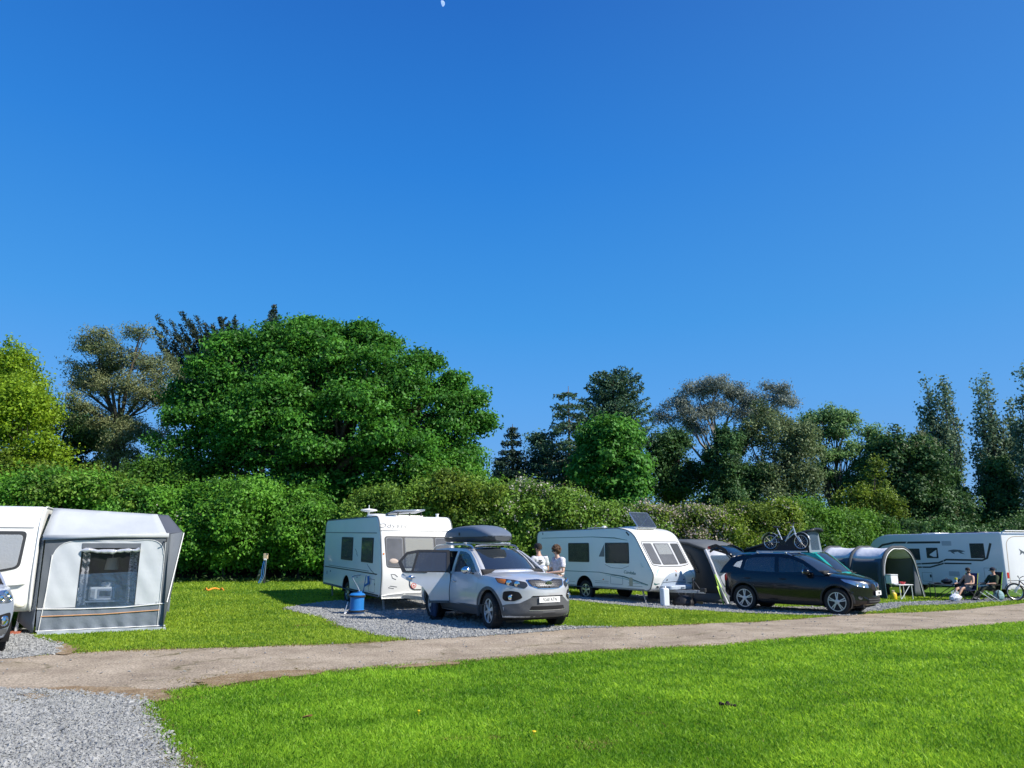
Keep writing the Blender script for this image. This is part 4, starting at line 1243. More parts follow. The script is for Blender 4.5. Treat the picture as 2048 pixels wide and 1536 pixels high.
for s in ('right', 'left'):
    for x0, x1 in ((-.90, .30), (1.16, 2.22)):
        cwin(bvo, ody, [(x0, 1.26), (x0, 1.93), (x1, 1.93), (x1, 1.26)], s, 'side_window', backing=mat('olive patterned curtain', (.19, .17, .07), .9, var=.5, scale=9), edge=.07, r=.03)
    panel(bvo, strip([(-2.9, 2.06), (2.45, 2.06)], .022), s, 'drip_rail', W_LINE, ody, .006, .02, .2)
    panel(bvo, strip([(-2.9, .98), (2.62, .985)], .030), s, 'side_stripe', W_STRIPE, ody, .003, .004, .2)
    panel(bvo, strip([(-2.3, 1.035), (1.9, 1.035)], .014), s, 'side_stripe', W_DECAL, ody, .003, .004, .2)
    panel(bvo, strip([(1.7, 1.22), (2.05, 1.08), (2.5, .96)], [.01, .022, .01]), s, 'swoosh', W_DECAL, ody, .003, .004, .1)
    panel(bvo, [(-.62, .93 - .42), (.12, .93 - .42), (.12, .515), (-.62, .515)], s, 'axle_trim', W_LINE, ody, .002, .004, .2)
    for x, z, ww, hh in ((-2.45, .80, .06, .10), (-2.05, .86, .08, .05), (.85, .82, .05, .05), (2.45, .72, .05, .05)):
        panel(bvo, rpoly([(x - ww / 2, z - hh / 2), (x + ww / 2, z - hh / 2), (x + ww / 2, z + hh / 2), (x - ww / 2, z + hh / 2)], .015), s, 'service_port', W_LINE, ody, .006, .012, .2)
    panel(bvo, strip(rpoly([(1.95, .50), (1.95, .84), (2.45, .84), (2.45, .50)], .04) + [(1.95, .50)], .012), s, 'locker_outline', W_LINE, ody, .002, .006, .2)
    panel(bvo, ell(.92, 1.52, .12, .05), s, 'decal', W_TEALLT, ody, .002, .004, .1) if s == 'left' else panel(bvo, strip([(.55, 1.60), (.72, 1.50), (.80, 1.40), (.66, 1.48)], .02), s, 'decal', W_DECAL, ody, .002, .004, .1)
# front, seen from ahead: +y is the viewer's right
def W3(y0, y1): return [(y0, 1.20), (y0 + .0, 1.95), (y1, 1.95), (y1, 1.20)]
fw1 = [(-.96, 1.98), (.96, 1.98), (.93, 1.17), (.62, 1.15), (-.62, 1.15), (-.93, 1.17)]
panel(bvo, rpoly(fw1, .09), 'front', 'window_surround', W_TRIM, ody, .006, .02, .08)
for nm, poly, bk in (('front_window', [(-.92, 1.20), (-.92, 1.94), (-.45, 1.94), (-.45, 1.18)], W_INT), ('front_window', [(-.40, 1.17), (-.40, 1.94), (.44, 1.94), (.44, 1.17)], W_BLIND), ('front_window', [(.49, 1.18), (.49, 1.94), (.92, 1.94), (.92, 1.20)], W_INT)):
    fo = cwin(bvo, ody, poly, 'front', nm, fm=mat('grey window rubber', (.16, .17, .19), .6), gm_=W_ACRYL, edge=.022, off=.014, r=.05, backing=bk)
cu = MB(); cu.ball((0, 0, 0), (.02, .13, .08), 12); cu2 = cu.v; hit = bvo.ray_cast(Vector((9, -.66, 1.34)), Vector((-1, 0, 0)))[0]
cu.v = [tuple(Vector(v) + Vector((hit.x + .022, -.72, 1.32 - .10 * v[1]))) for v in cu.v]; cu.build('cushion', W_CUSH, fo.parent, 60)
panel(bvo, strip([(-1.03, 2.12), (1.03, 2.12)], .025), 'front', 'drip_rail', W_LINE, ody, .006, .02, .1)
hit = bvo.ray_cast(Vector((9, -.62, 2.25)), Vector((-1, 0, 0)))
nr = hit[1]; up = (Vector((0, 0, 1)) - nr * nr.z).normalized()
text('Odyssey', .22, frame(hit[0] + nr * .006, (0, 1, 0), up) @ Matrix.Diagonal((1.15, .8, 1, 1)), W_DECAL, 'front_lettering', ody, .002, shear=.25, space=1.1)
# gas locker lid outline, emblem, lamps, lower moulding
lid = rpoly([(-.30, .99), (.86, .99), (.90, .66), (.70, .58), (-.16, .60), (-.26, .68)], .10, 6)
panel(bvo, lid, 'front', 'gas_locker_lid', W_SHELL, ody, .014, .03, .08)
panel(bvo, strip(lid + [lid[0]], .018), 'front', 'locker_seal', W_TRIM, ody, .016, .01, .08)
panel(bvo, ell(-.16, .70, .075, .07, 20), 'front', 'emblem', W_REDL, ody, .020, .008, .05)
panel(bvo, ell(-.16, .70, .056, .052, 20), 'front', 'emblem_field', W_SHELL, ody, .022, .008, .05)
panel(bvo, [(-.20, .68), (-.16, .73), (-.12, .68)], 'front', 'emblem_mark', W_REDL, ody, .025, .008, .05)
for s in (-1, 1):
    panel(bvo, strip([(s * .62, .93), (s * .70, .99), (s * .80, 1.0), (s * .76, .90), (s * .66, .86)], .022), 'front', 'decal', W_DECAL, ody, .003, .004, .06)
    panel(bvo, strip([(s * .62, .67), (s * .80, .70), (s * .86, .66), (s * .7, .63)], .018), 'front', 'decal', W_DECAL, ody, .003, .004, .06)
    panel(bvo, ell(s * .99, 1.52, .018, .03), 'front', 'marker_lamp', M_AMBER, ody, .012, .014, .05)
bl = [(-1.02, .47), (-1.02, .38), (1.02, .38), (1.02, .47), (.4, .52), (-.4, .52)]
panel(bvo, bl, 'front', 'lower_moulding', W_SHELL, ody, .035, .05, .08)
aframe(ody, 2.88)
steadies(ody, [(2.5, -.85), (2.5, .85), (-2.6, -.85), (-2.6, .85)])
# roof furniture
rl = MB(); rl.prism(rpoly([(-.36, -.42), (-.36, .42), (.36, .42), (.36, -.42)], .06), 2.50, 2.56, Matrix.Translation((1.55, .05, 0))); rlo = rl.build('rooflight', W_BLIND, ody, 30, bevel=.012)
rt = MB(); rt.box((1.55, .05, 2.66), (.80, .92, .05), Matrix.Rotation(R(-5), 3, 'Y') @ Matrix.Rotation(R(3), 3, 'X')); rt.build('rooflight_dome', M_ROOFTR, rlo, 40, bevel=.03)
for k in range(3):
    st_ = MB(); st_.bar((1.9, -.3 + .35 * k, 2.55), (1.92, -.3 + .35 * k, 2.63), .03, .03); st_.build('rooflight_stay', M_BLACK, rlo)
vn = MB(); vn.lathe([(.24, 0), (.30, .02), (.30, .07), (.22, .10), (.001, .11)], 24, Matrix.Translation((1.05, -.62, 2.50))); vn.build('roof_vent', W_SHELL, ody, 40)
an = MB(); an.tube([(.55, -.72, 2.48), (.55, -.72, 2.72)], .03, 8); an.lathe([(.03, 2.66), (.24, 2.70), (.25, 2.72), (.22, 2.74), (.04, 2.77), (.001, 2.77)], 24, Matrix.Translation((.55, -.72, 0))); an.tube([(.55, -.72, 2.76), (.55, -.72, 2.87)], .012, 6); an.build('television_aerial', W_SHELL, ody, 40)
ch = MB(); ch.lathe([(.04, 0), (.04, .10), (.05, .10), (.05, .13), (.001, .13)], 12, Matrix.Translation((2.25, .75, 2.48))); ch.build('flue', W_SHELL, ody, 40)
ody.scale = (1.05,) * 3
place(ody, (3.045, -1.12, 0), G(758, 1224), math.atan2(OF.y, OF.x))
ody.rotation_euler.y = R(1.1)

# ---------------------------------------------------------------- larger caravan with the sloping nose
abb = thing('touring_caravan', 'white caravan with raked front, dark teal stripes and a rooflight standing open', 'caravan')
AF = Vector((.625, -.78, 0)).normalized()
prof = rpoly([(-2.78, .46), (-2.80, 2.46), (1.62, 2.52), (2.25, 2.36), (2.95, 1.22), (3.12, .95), (2.92, .42)], [.12, .24, .9, .5, .5, .25, .15], 6)
bodya, bva = caravan_body(abb, prof, 2.24, .07, W_SHELL, [(-.16, .42, .43)])
for s in (1, -1): wheel_mesh(abb, -.16, s * .98, .335, .19, s, .215, 5, rimmat=M_SILVERRAIL)
edge = MB()
for s in (-1, 1):
    loop = [(x, s * 1.10, z) for x, z in [(p[0] * .997, 1.47 + (p[1] - 1.47) * .99) for p in prof]]
    edge.tube(loop + [loop[0]], .016, 6, caps=False)
edge.build('edge_trim', mat('grey awning rail', (.10, .12, .13), .5), abb, 60)
for s in ('right', 'left'):
    cwin(bva, abb, [(-.98, 1.32), (-.98, 2.0), (.12, 2.0), (.12, 1.32)], s, 'side_window', backing=mat('green brown blind', (.13, .12, .06), .9, var=.3, scale=5), r=.05)
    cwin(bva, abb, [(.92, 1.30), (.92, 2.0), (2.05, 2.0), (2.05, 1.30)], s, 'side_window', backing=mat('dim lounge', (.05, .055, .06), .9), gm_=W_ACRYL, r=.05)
    panel(bva, rpoly([(.60, 1.52), (.88, 1.95), (.88, 1.52)], .03), s, 'window_fillet', W_LINE, abb, .006, .01, .1)
    panel(bva, strip([(.9, 1.25), (1.2, 1.15), (1.7, 1.13), (2.03, 1.22)], .012), s, 'moulding_line', W_LINE, abb, .003, .004, .1)
    panel(bva, strip([(-2.5, 2.19), (.3, 2.21), (1.4, 2.16), (2.0, 2.08)], [.015, .02, .035, .01]), s, 'upper_stripe', W_TEAL, abb, .003, .004, .2)
    panel(bva, strip([(-2.7, 1.00), (.6, .98), (1.8, .86), (2.85, .62)], [.02, .02, .045, .03]), s, 'side_stripe', W_TEAL, abb, .003, .004, .15)
    panel(bva, strip([(.9, .90), (1.9, .78), (2.8, .60)], [.01, .03, .015]), s, 'side_stripe', W_TEALLT, abb, .003, .004, .15)
    for z in (.68, .62): panel(bva, strip([(.38, z), (1.05, z)], .010), s, 'moulding_line', W_LINE, abb, .002, .004, .2)
    for z in (.66, .56): panel(bva, strip([(1.95, z - .0), (2.6, z)], .010), s, 'moulding_line', W_LINE, abb, .002, .004, .2)
    panel(bva, strip([(-2.7, .62), (-.65, .62)], .010), s, 'moulding_line', W_LINE, abb, .002, .004, .2)
    bx = [(1.15, .60), (1.15, .88), (1.72, .88), (1.72, .60)]
    panel(bva, strip(rpoly(bx, .04) + [bx[0]], .012), s, 'locker_outline', W_LINE, abb, .002, .006, .2)
    panel(bva, rpoly([(2.02, .56), (2.02, .84), (2.18, .84), (2.18, .56)], .04), s, 'gas_flap', mat('olive beige flap', (.42, .40, .30), .5), abb, .008, .012, .2)
    panel(bva, ell(.80, .74, .035, .02), s, 'marker_lamp', M_AMBER, abb, .006, .012, .2)
    panel(bva, ell(-2.42, 2.36, .02, .05), s, 'marker_lamp', W_TRIM, abb, .006, .012, .2)
    panel(bva, strip([(1.95, 2.36), (2.08, 2.24)], .05), s, 'marker_lamp', W_TRIM, abb, .006, .012, .2)
    panel(bva, strip([(-2.74, .50), (-.62, .50)], .02), s, 'skirt_trim', W_LINE, abb, .003, .01, .2); panel(bva, strip([(.30, .49), (2.85, .47)], .02), s, 'skirt_trim', W_LINE, abb, .003, .01, .2)
hit = bva.ray_cast(Vector((2.05, -9, .98)), Vector((0, 1, 0)))[0]
text('Cordoba', .15, frame((2.05, hit.y - .006, 1.0), (1, 0, -.08), (.0, 0, 1)), W_TEAL, 'side_lettering', abb, .002, shear=.3)
# raked front with three lights
fw2 = [(-.98, 2.03), (.98, 2.03), (.96, 1.26), (.5, 1.20), (-.5, 1.20), (-.96, 1.26)]
panel(bva, rpoly(fw2, .08), 'front', 'window_surround', mat('silver grey surround', (.50, .51, .53), .4), abb, .006, .02, .08)
panel(bva, strip(rpoly(fw2, .08) + [rpoly(fw2, .08)[0]], .02), 'front', 'window_seal', W_TRIM, abb, .012, .02, .08)
cwin(bva, abb, [(-.90, 1.30), (-.92, 1.97), (-.50, 1.97), (-.48, 1.27)], 'front', 'front_window', gm_=W_ACRYL, edge=.02, off=.012, r=.04, backing=W_INT)
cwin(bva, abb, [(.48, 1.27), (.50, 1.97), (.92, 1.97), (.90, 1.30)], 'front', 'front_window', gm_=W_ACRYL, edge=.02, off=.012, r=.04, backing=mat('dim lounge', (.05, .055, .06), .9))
mid = cwin(bva, abb, [(-.40, 1.26), (-.40, 1.97), (.40, 1.97), (.40, 1.26)], 'front', 'front_window', gm_=W_ACRYL, edge=.02, off=.012, r=.04, backing=W_INT)
panel(bva, [(-.34, 1.60), (-.34, 1.94), (.36, 1.94), (.36, 1.60)], 'front', 'blind', W_CURT, mid, .017, .003, .1)
# grey arched gas locker, step, lamps
lk = [(-.62, .56)] + [(.62 * math.cos(a), .62 + .40 * math.sin(a)) for a in np.linspace(PI, 0, 20)] + [(.62, .56)]
lko = panel(bva, lk, 'front', 'gas_locker_lid', W_GREY, abb, .02, .04, .07)
panel(bva, strip([(-.60, .70), (.0, .72), (.60, .68)], .014), 'front', 'lid_line', W_TRIM, lko, .024, .01, .07)
panel(bva, ell(.02, .93, .03, .045), 'front', 'lid_latch', M_BLACK, lko, .03, .02, .05); 
for y in (-.42, .46): panel(bva, ell(y, .78, .025), 'front', 'lid_lock', M_BLACK, lko, .03, .02, .05)
fs = MB(); fs.prism(rpoly([(-.70, 2.90), (-.55, 3.36), (.55, 3.36), (.70, 2.90)], .1), .46, .60, Matrix(((0, 1, 0, 0), (1, 0, 0, 0), (0, 0, 1, 0), (0, 0, 0, 1)))); fs.build('front_step', W_GREY, abb, 40, bevel=.03)
for s in (-1, 1):
    panel(bva, strip([(s * .70, 1.14), (s * .86, 1.06), (s * .98, .92)], [.03, .06, .02]), 'front', 'decal', W_TEALLT, abb, .003, .004, .06)
    panel(bva, strip([(s * 1.08, .70), (s * .92, .64), (s * .72, .66)], [.05, .05, .01]), 'front', 'decal', W_TEAL, abb, .003, .004, .06)
    panel(bva, rpoly([(s * .86, .60), (s * .72, .58), (s * .72, .52), (s * .86, .54)], .02), 'front', 'front_lamp', M_LAMPIN, abb, .012, .02, .05)
    gh = MB(); gh.tube([(2.55, s * 1.13, 1.30), (2.60, s * 1.18, 1.30), (2.66, s * 1.18, 1.20), (2.68, s * 1.13, 1.20)], .014, 6); gh.build('grab_handle', W_SHELL, abb)
panel(bva, ell(.10, 1.06, .05, .05), 'front', 'emblem', mat('pale red emblem', (.7, .28, .24), .5), abb, .004, .006, .04)
aframe(abb, 2.95)
steadies(abb, [(2.4, -.9), (2.4, .9), (-2.4, -.9), (-2.4, .9)])
dk = MB()
dk.box((.9, 0, .47), (1.2, 1.6, .10)); dk.build('underfloor_tank', M_UNDER, abb, 0)  # dark box stands in for the shaded underside
# open rooflight
rr = MB(); rr.prism(rpoly([(-.45, -.5), (-.45, .5), (.45, .5), (.45, -.5)], .05), 2.47, 2.55, Matrix.Translation((1.5, -.05, 0))); rro = rr.build('rooflight', W_SHELL, abb, 30, bevel=.012)
dm = MB(); M = Matrix.Translation((1.98, -.05, 2.53)) @ Matrix.Rotation(R(-128), 4, 'Y')
dm.prism(rpoly([(0, -.48), (0, .48), (.66, .48), (.66, -.48)], .06), -.02, .03, M); dm.build('rooflight_dome', glass('clear smoky dome', (.55, .62, .70), .6), rro, 30)
dr = MB(); pl = rpoly([(0, -.48), (0, .48), (.66, .48), (.66, -.48)], .06); dr.tube([M @ Vector((a, b, 0)) for a, b in pl], .022, 6, True); dr.tube([M @ Vector((.02, -.40, -.02)), (1.25, -.42, 2.56)], .012, 6); dr.tube([M @ Vector((.5, .40, -.02)), (1.25, .40, 2.56)], .012, 6); dr.build('rooflight_frame', M_SILVERRAIL, rro)
fl = MB(); fl.lathe([(.05, 0), (.05, .08), (.07, .09), (.07, .13), (.001, .14)], 12, Matrix.Translation((.3, -.5, 2.48))); fl.build('flue', W_SHELL, abb, 40)
rk = MB()
for y in (-.45, .45): rk.tube([(-.6, y, 2.50), (-.6, y, 2.55), (.4, y, 2.56), (.4, y, 2.50)], .014, 6)
rk.build('roof_rail', M_SILVERRAIL, abb)
place(abb, (2.75, -1.12, 0), G(1293, 1209), math.atan2(AF.y, AF.x))
AW = lambda v: Matrix.Translation(abb.location) @ Matrix.Rotation(abb.rotation_euler.z, 4, 'Z') @ Vector(v)

# ---------------------------------------------------------------- caravan at the left edge, its awning is a thing of its own
AWN_O = G(66, 1271)
AA = Vector((.913, .408, 0)).normalized(); BB = Vector((-AA.y, AA.x, 0))
lc = thing('touring_caravan', 'white caravan at the left edge with a curtained front window beside the grey awning', 'caravan')
prof = rpoly([(-5.6, .40), (-5.6, 2.60), (-.35, 2.62), (.05, 2.35), (.18, 1.2), (.05, .46)], [.12, .25, .45, .4, .3, .2], 6)
bodyl, bvl = caravan_body(lc, prof, 2.2, .10, W_SHELL, [(-2.6, .40, .40)])
for s in (1, -1): wheel_mesh(lc, -2.6, s * .96, .32, .19, s, .2, 8, rimmat=M_SILVERRAIL)
fwn = [(-.88, 2.08), (.88, 2.08), (.84, 1.34), (.3, 1.22), (-.3, 1.22), (-.84, 1.34)]
cwin(bvl, lc, fwn, 'front', 'front_window', gm_=glass('clear acrylic', (.94, .95, .96), .85, .04, ior=1.5), edge=.06, off=.012, r=.10, backing=W_CURT)
panel(bvl, strip([(-1.06, 2.15), (1.06, 2.15)], .022), 'front', 'drip_rail', W_LINE, lc, .006, .02, .1)
hit = bvl.ray_cast(Vector((9, .80, 1.0)), Vector((-1, 0, 0)))[0]
for s in (-1, 1):
    gh = MB(); gh.tube([(hit.x, s * .62, 1.0), (hit.x + .05, s * .66, 1.0), (hit.x + .05, s * .92, 1.03), (hit.x - .01, s * .96, 1.03)], .022, 8); gh.build('grab_handle', W_SHELL, lc, 60)
    lm = MB(); lm.ball((hit.x - .02, s * .92, .60), (.05, .09, .05), 12); lm.build('front_lamp', mat('cream lamp', (.7, .68, .55), .3), lc, 60)
er = MB()
for s in (-1, 1): er.tube([(x * .995, s * 1.085, 1.5 + (z - 1.5) * .99) for x, z in prof], .022, 6, True)
er.build('edge_trim', W_SHELL, lc, 60)
aframe(lc, .05); steadies(lc, [(-.5, -.85), (-.5, .85)], .42)
wp = MB(); wp.prism(rpoly([(-.16, -.1), (.16, -.1), (.16, .1), (-.16, .1)], .02), .0, .06, Matrix.Translation((-.36, .85, 0))); wp.build('levelling_block', mat('brick red block', (.40, .12, .07), .7), lc)
# caravan's left side (+y) lies along the awning's inner edge
cy = math.atan2(-BB.y, -BB.x)
place(lc, (.05, 1.12, 0), AWN_O - AA * .10 + BB * .02, cy)

# ---------------------------------------------------------------- motorhome at the right
mhc = G(2018, 1199)
phi = R(73.5)
MD = Vector((-math.cos(phi), math.sin(phi), 0))           # rear to nose
mh = thing('motorhome', 'large white motorhome with black side stripes and a running animal emblem', 'motorhome')
prof = rpoly([(-3.3, .42), (-3.32, 2.90), (2.55, 2.90), (3.30, 2.55), (3.62, 1.6), (3.60, .42)], [.08, .10, .5, .7, .5, .2], 6)
W_MH = mat('motorhome white side', (.76, .78, .80), .3, var=.02, scale=1, coat=.3)
bodym, bvm = caravan_body(mh, prof, 2.32, .05, W_MH, [(-1.4, .38, .42), (2.5, .38, .42)])
for s in (1, -1):
    for x in (-1.4, 2.5): wheel_mesh(mh, x, s * 1.0, .33, .21, s, .2, 8, rimmat=M_SILVERRAIL)
W_BLK = mat('black vinyl stripe', (.032, .035, .042), .4)
W_GRY = mat('grey vinyl decal', (.10, .12, .14), .4)
for s in ('left', 'right'):
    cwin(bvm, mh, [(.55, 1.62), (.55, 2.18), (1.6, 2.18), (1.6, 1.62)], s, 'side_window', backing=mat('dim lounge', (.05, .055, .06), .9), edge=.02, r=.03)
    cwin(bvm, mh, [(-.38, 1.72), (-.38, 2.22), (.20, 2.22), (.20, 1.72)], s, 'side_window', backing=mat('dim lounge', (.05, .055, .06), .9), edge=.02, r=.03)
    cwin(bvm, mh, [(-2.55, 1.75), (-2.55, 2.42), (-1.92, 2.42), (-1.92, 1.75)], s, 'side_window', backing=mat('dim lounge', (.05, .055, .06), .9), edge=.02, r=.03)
    panel(bvm, [(-.17, 1.78), (-.31, 1.78), (-.33, 2.12), (.0, 1.92), (.04, 1.86)], s, 'window_towel', W_CURT, mh, .030, .004, .1)
    panel(bvm, strip([(-.55, 2.48), (1.9, 2.48), (2.6, 2.36), (3.0, 2.12)], [.10, .10, .10, .05]), s, 'upper_stripe', W_BLK, mh, .003, .004, .1)
    panel(bvm, strip([(1.15, 2.54), (1.25, 2.42)], .04), s, 'stripe_gap', W_MH, mh, .005, .004, .1)
    panel(bvm, rpoly([(-1.08, 2.32), (-1.08, 2.54), (-.62, 2.54), (-.62, 2.32)], .03), s, 'vent_grille', mat('grey vent', (.45, .48, .52), .5), mh, .008, .01, .2)
    panel(bvm, strip([(-2.85, 2.42), (-2.62, 1.76), (-2.4, 1.66), (-.75, 1.66), (-.35, 1.50), (1.6, 1.36)], [.10, .09, .08, .08, .08, .05]), s, 'side_stripe', W_BLK, mh, .003, .004, .1)
    panel(bvm, strip([(-1.9, 1.50), (-.6, 1.48), (.1, 1.28), (1.6, 1.24)], [.06, .07, .07, .05]), s, 'side_stripe', W_BLK, mh, .003, .004, .1)
    for x in (-.62, .55): panel(bvm, strip([(x + .05, 1.72), (x - .05, 1.18)], .025), s, 'stripe_gap', W_MH, mh, .005, .004, .1)
    f = -1
    dog = [(-1.70, 2.06), (-1.45, 2.12), (-1.15, 2.14), (-.92, 2.10), (-.86, 2.05), (-1.0, 2.04), (-1.06, 1.98), (-1.2, 1.92), (-1.14, 2.0), (-1.34, 2.04), (-1.46, 1.96), (-1.66, 1.92), (-1.5, 2.02)]
    panel(bvm, dog, s, 'emblem', W_GRY, mh, .003, .004, .08)
    for bx in ([(-2.95, .62), (-2.95, 1.32), (-2.42, 1.32), (-2.42, .62)], [(.05, .60), (.05, 1.02), (.55, 1.02), (.55, .60)], [(1.0, .56), (1.0, .95), (1.5, .95), (1.5, .56)]):
        panel(bvm, strip(rpoly(bx, .03) + [bx[0]], .012), s, 'locker_outline', W_LINE, mh, .002, .006, .2)
    panel(bvm, rpoly([(-1.30, .90), (-1.30, 1.12), (-.80, 1.12), (-.80, .90)], .02), s, 'fridge_vent', mat('grey vent', (.45, .48, .52), .5), mh, .008, .01, .2)
    for x, z in ((-2.86, .74), (.12, .86)): panel(bvm, rpoly([(x - .04, z - .07), (x + .04, z - .07), (x + .04, z + .07), (x - .04, z + .07)], .01), s, 'locker_lock', M_BLACK, mh, .008, .012, .1)
# rear
rear = rpoly([(-.95, .62), (.95, .62), (.90, 2.50), (.55, 2.72), (-.55, 2.72), (-.90, 2.50)], .2)
panel(bvm, strip(rear + [rear[0]], .03), 'back', 'rear_moulding', mat('tan grey line', (.42, .36, .28), .5), mh, .006, .02, .1)
panel(bvm, strip([(-1.08, .80), (1.08, .80)], .03), 'back', 'bumper_line', W_LINE, mh, .004, .01, .1)
panel(bvm, rpoly([(-1.14, .44), (1.14, .44), (1.14, .62), (-1.14, .62)], .05), 'back', 'rear_bumper', W_MH, mh, .03, .05, .1)
panel(bvm, [(-.28, 2.0), (-.02, 2.06), (.22, 2.18), (.14, 2.05), (.2, 1.9), (.02, 2.0), (-.1, 1.88), (-.12, 1.98)], 'back', 'emblem', W_GRY, mh, .004, .006, .05)
for s in (-1, 1):
    panel(bvm, rpoly([(s * .98, .90), (s * 1.08, .90), (s * 1.08, 1.15), (s * .98, 1.15)], .02), 'back', 'tail_light', M_RED, mh, .01, .02, .1)
rf = MB(); rf.box((.6, 0, 2.93), (.7, .9, .06)); rf.build('rooflight', W_SHELL, mh, 40, bevel=.015)
rf = MB(); rf.box((-1.6, .2, 2.93), (1.1, 1.2, .05)); rf.build('solar_panel', mat('solar cell blue', (.03, .04, .09), .2), mh, 40, bevel=.01)
rb_ = MB(); rb_.tube([(-3.25, -1.0, 2.89), (-3.40, -1.0, 2.96), (-3.40, 1.0, 2.96), (-3.25, 1.0, 2.89)], .03, 8); rb_.build('roof_bar', W_SHELL, mh)
# side facing the camera is the one nearest to us: local right(-y) or left(+y)
myaw = math.atan2(MD.y, MD.x)
mh.scale = (1.10, .93, .92)
place(mh, (-3.63, 1.08, 0), mhc, myaw)
# ================================================================ awnings, tents and camp things
def fabric(name, col, bump=.35, bs=5, rough=.75, trans=0.0):
    return mat(name, col, rough, var=.05, scale=3, bump=bump, bscale=bs)
F_LIGHT = fabric('pale grey awning fabric', (.54, .57, .60))
F_DARK = fabric('dark grey awning fabric', (.12, .135, .155))
F_MID = fabric('slate blue grey skirt fabric', (.17, .20, .245), .7, 7)
F_WHITE = fabric('white piping', (.78, .78, .77), .1)
F_ORANGE = fabric('orange piping', (.62, .33, .16), .1)
F_CLEAR = glass('clear window film', (.92, .94, .96), .86, .10, ior=1.6)
M_POLE = mat('white pole', (.75, .76, .78), .35)
def quadgrid(mb, a, b, c, d, n=8, m=8, sag=0.0, seed=1, mi=0):
    """fabric between four corners a-b (bottom) d-c (top), sagging along its normal"""
    a, b, c, d = [Vector(v) for v in (a, b, c, d)]
    nrm = (b - a).cross(d - a).normalized(); rg = np.random.default_rng(seed); ph = rg.uniform(0, 6, 4)
    rows = []
    for i in range(n + 1):
        row = []
        for j in range(m + 1):
            s, t = i / n, j / m
            p = a * (1 - s) * (1 - t) + b * s * (1 - t) + c * s * t + d * (1 - s) * t
            e = math.sin(PI * s) * math.sin(PI * t)
            p = p + nrm * (sag * e + .25 * sag * e * math.sin(9 * s + ph[0]) * math.sin(7 * t + ph[1]))
            row.append(p)
        rows.append(row)
    mb.grid(rows, mi=mi)

# ---------------------------------------------------------------- grey awning at the left
aw = thing('caravan_awning', 'big two tone grey awning with a clear window and an orange piped skirt', 'awning', AWN_O, math.atan2(AA.y, AA.x))
# local: x along the end panel to the right, y to the back, z up
def esurf(a, b):
    w = .007 * math.sin(a * 7 + b * 3) * math.sin(b * 2.2) + .004 * math.sin(a * 17 + b * 9)
    fold = .02 * (1 - ss(0, .5, b)) * math.sin(a * 21 + 2 * math.sin(b * 9))
    return (Vector((a, .10 - .05 * b + w + fold, b)), Vector((0, -1, 0)))
win = [(.68, .47), (.68, 1.84), (1.80, 1.84), (1.80, .47)]
lightp = rpoly([(.12, .52), (.16, 1.88), (2.26, 1.92), (2.30, .55)], [.02, .42, .32, .02], 6)
mb = MB(); sheet(mb, [(.0, .50), (0, 1.98), (2.38, 2.04), (2.40, .53)], esurf, [lightp], .07, .006); mb.build('end_wall_border', F_DARK, aw, 60)
mb = MB(); sheet(mb, lightp, esurf, [win], .06, .006); mb.build('end_wall', F_LIGHT, aw, 60)
mb = MB(); sheet(mb, [(.02, .06), (.0, .50), (2.40, .53), (2.40, .06)], esurf, (), .06, .006); mb.build('skirt', F_MID, aw, 60)
mb = MB(); sheet(mb, [(.08, -.02), (.05, .07), (2.44, .07), (2.50, -.02)], lambda a, b: (Vector((a, .02 - .35 * (.07 - b) + .02 * math.sin(a * 13), b)), Vector((0, -1, .2))), (), .06, .006); mb.build('mud_flap', fabric('pale slate mud flap', (.30, .34, .38), .5), aw, 60)
def off(p, d=.012): return p[0] + Vector((0, -d, 0))
for nm, ln, r_, m_ in (('piping', [(.0, .51), (.8, .49), (1.6, .50), (2.42, .56)], .012, F_WHITE), ('piping', [(.02, .07), (2.44, .09)], .012, F_WHITE), ('piping', [(.08, .36), (1.2, .37), (2.30, .42)], .011, F_ORANGE), ('piping', [(2.28, .07), (2.29, 1.9)], .006, F_WHITE), ('piping', [(.07, .07), (.13, .9), (.15, 1.6)], .008, F_WHITE)):
    d = densify(ln, .08, False); t = MB(); t.tube([off(esurf(*p), .012) for p in d], r_, 6); t.build(nm, m_, aw)
t = MB(); t.tube([off(esurf(*p), .01) for p in lightp + [lightp[0]]][:-8], .006, 5); t.build('zip', F_WHITE, aw)
# window: clear film, rolled blind, dark top band
g = MB(); sheet(g, [(.67, .46), (.67, 1.85), (1.81, 1.85), (1.81, .46)], lambda a, b: (esurf(a, b)[0] + Vector((0, .012, 0)), Vector((0, -1, 0))), (), .08, .0); wn = g.build('window', F_CLEAR, aw, 60)
wr = MB(); sheet(wr, [(.68, 1.74), (.68, 1.84), (1.80, 1.84), (1.80, 1.74)], lambda a, b: (esurf(a, b)[0] + Vector((0, -.012, 0)), Vector((0, -1, 0))), (), .1, .004); wr.build('window_band', F_DARK, wn)
rg = np.random.default_rng(4); rl = MB(); rl.tube([off(esurf(a, 1.70 - .03 * math.sin((a - .7) * 2.9) + .008 * rg.normal()), .05) for a in np.linspace(.69, 1.79, 16)], [.045 + .010 * rg.normal() for _ in range(16)], 10)
rl.build('rolled_window_cover', mat('crumpled clear film', (.62, .63, .66), .15, metal=.35, bump=.8, bscale=18), wn, 50)
F_CLEAR2 = glass('wrinkled blue window film', (.80, .88, .96), .62, .12, ior=1.7)
nt, N, L = nodes_of(F_CLEAR2); N['Principled BSDF'].inputs['Base Color'].default_value = (.10, .17, .27, 1)
nz = N.new('ShaderNodeTexNoise'); nz.inputs['Scale'].default_value = 9; nz.inputs['Detail'].default_value = 2; tc = N.new('ShaderNodeTexCoord'); L.new(tc.outputs['Object'], nz.inputs['Vector'])
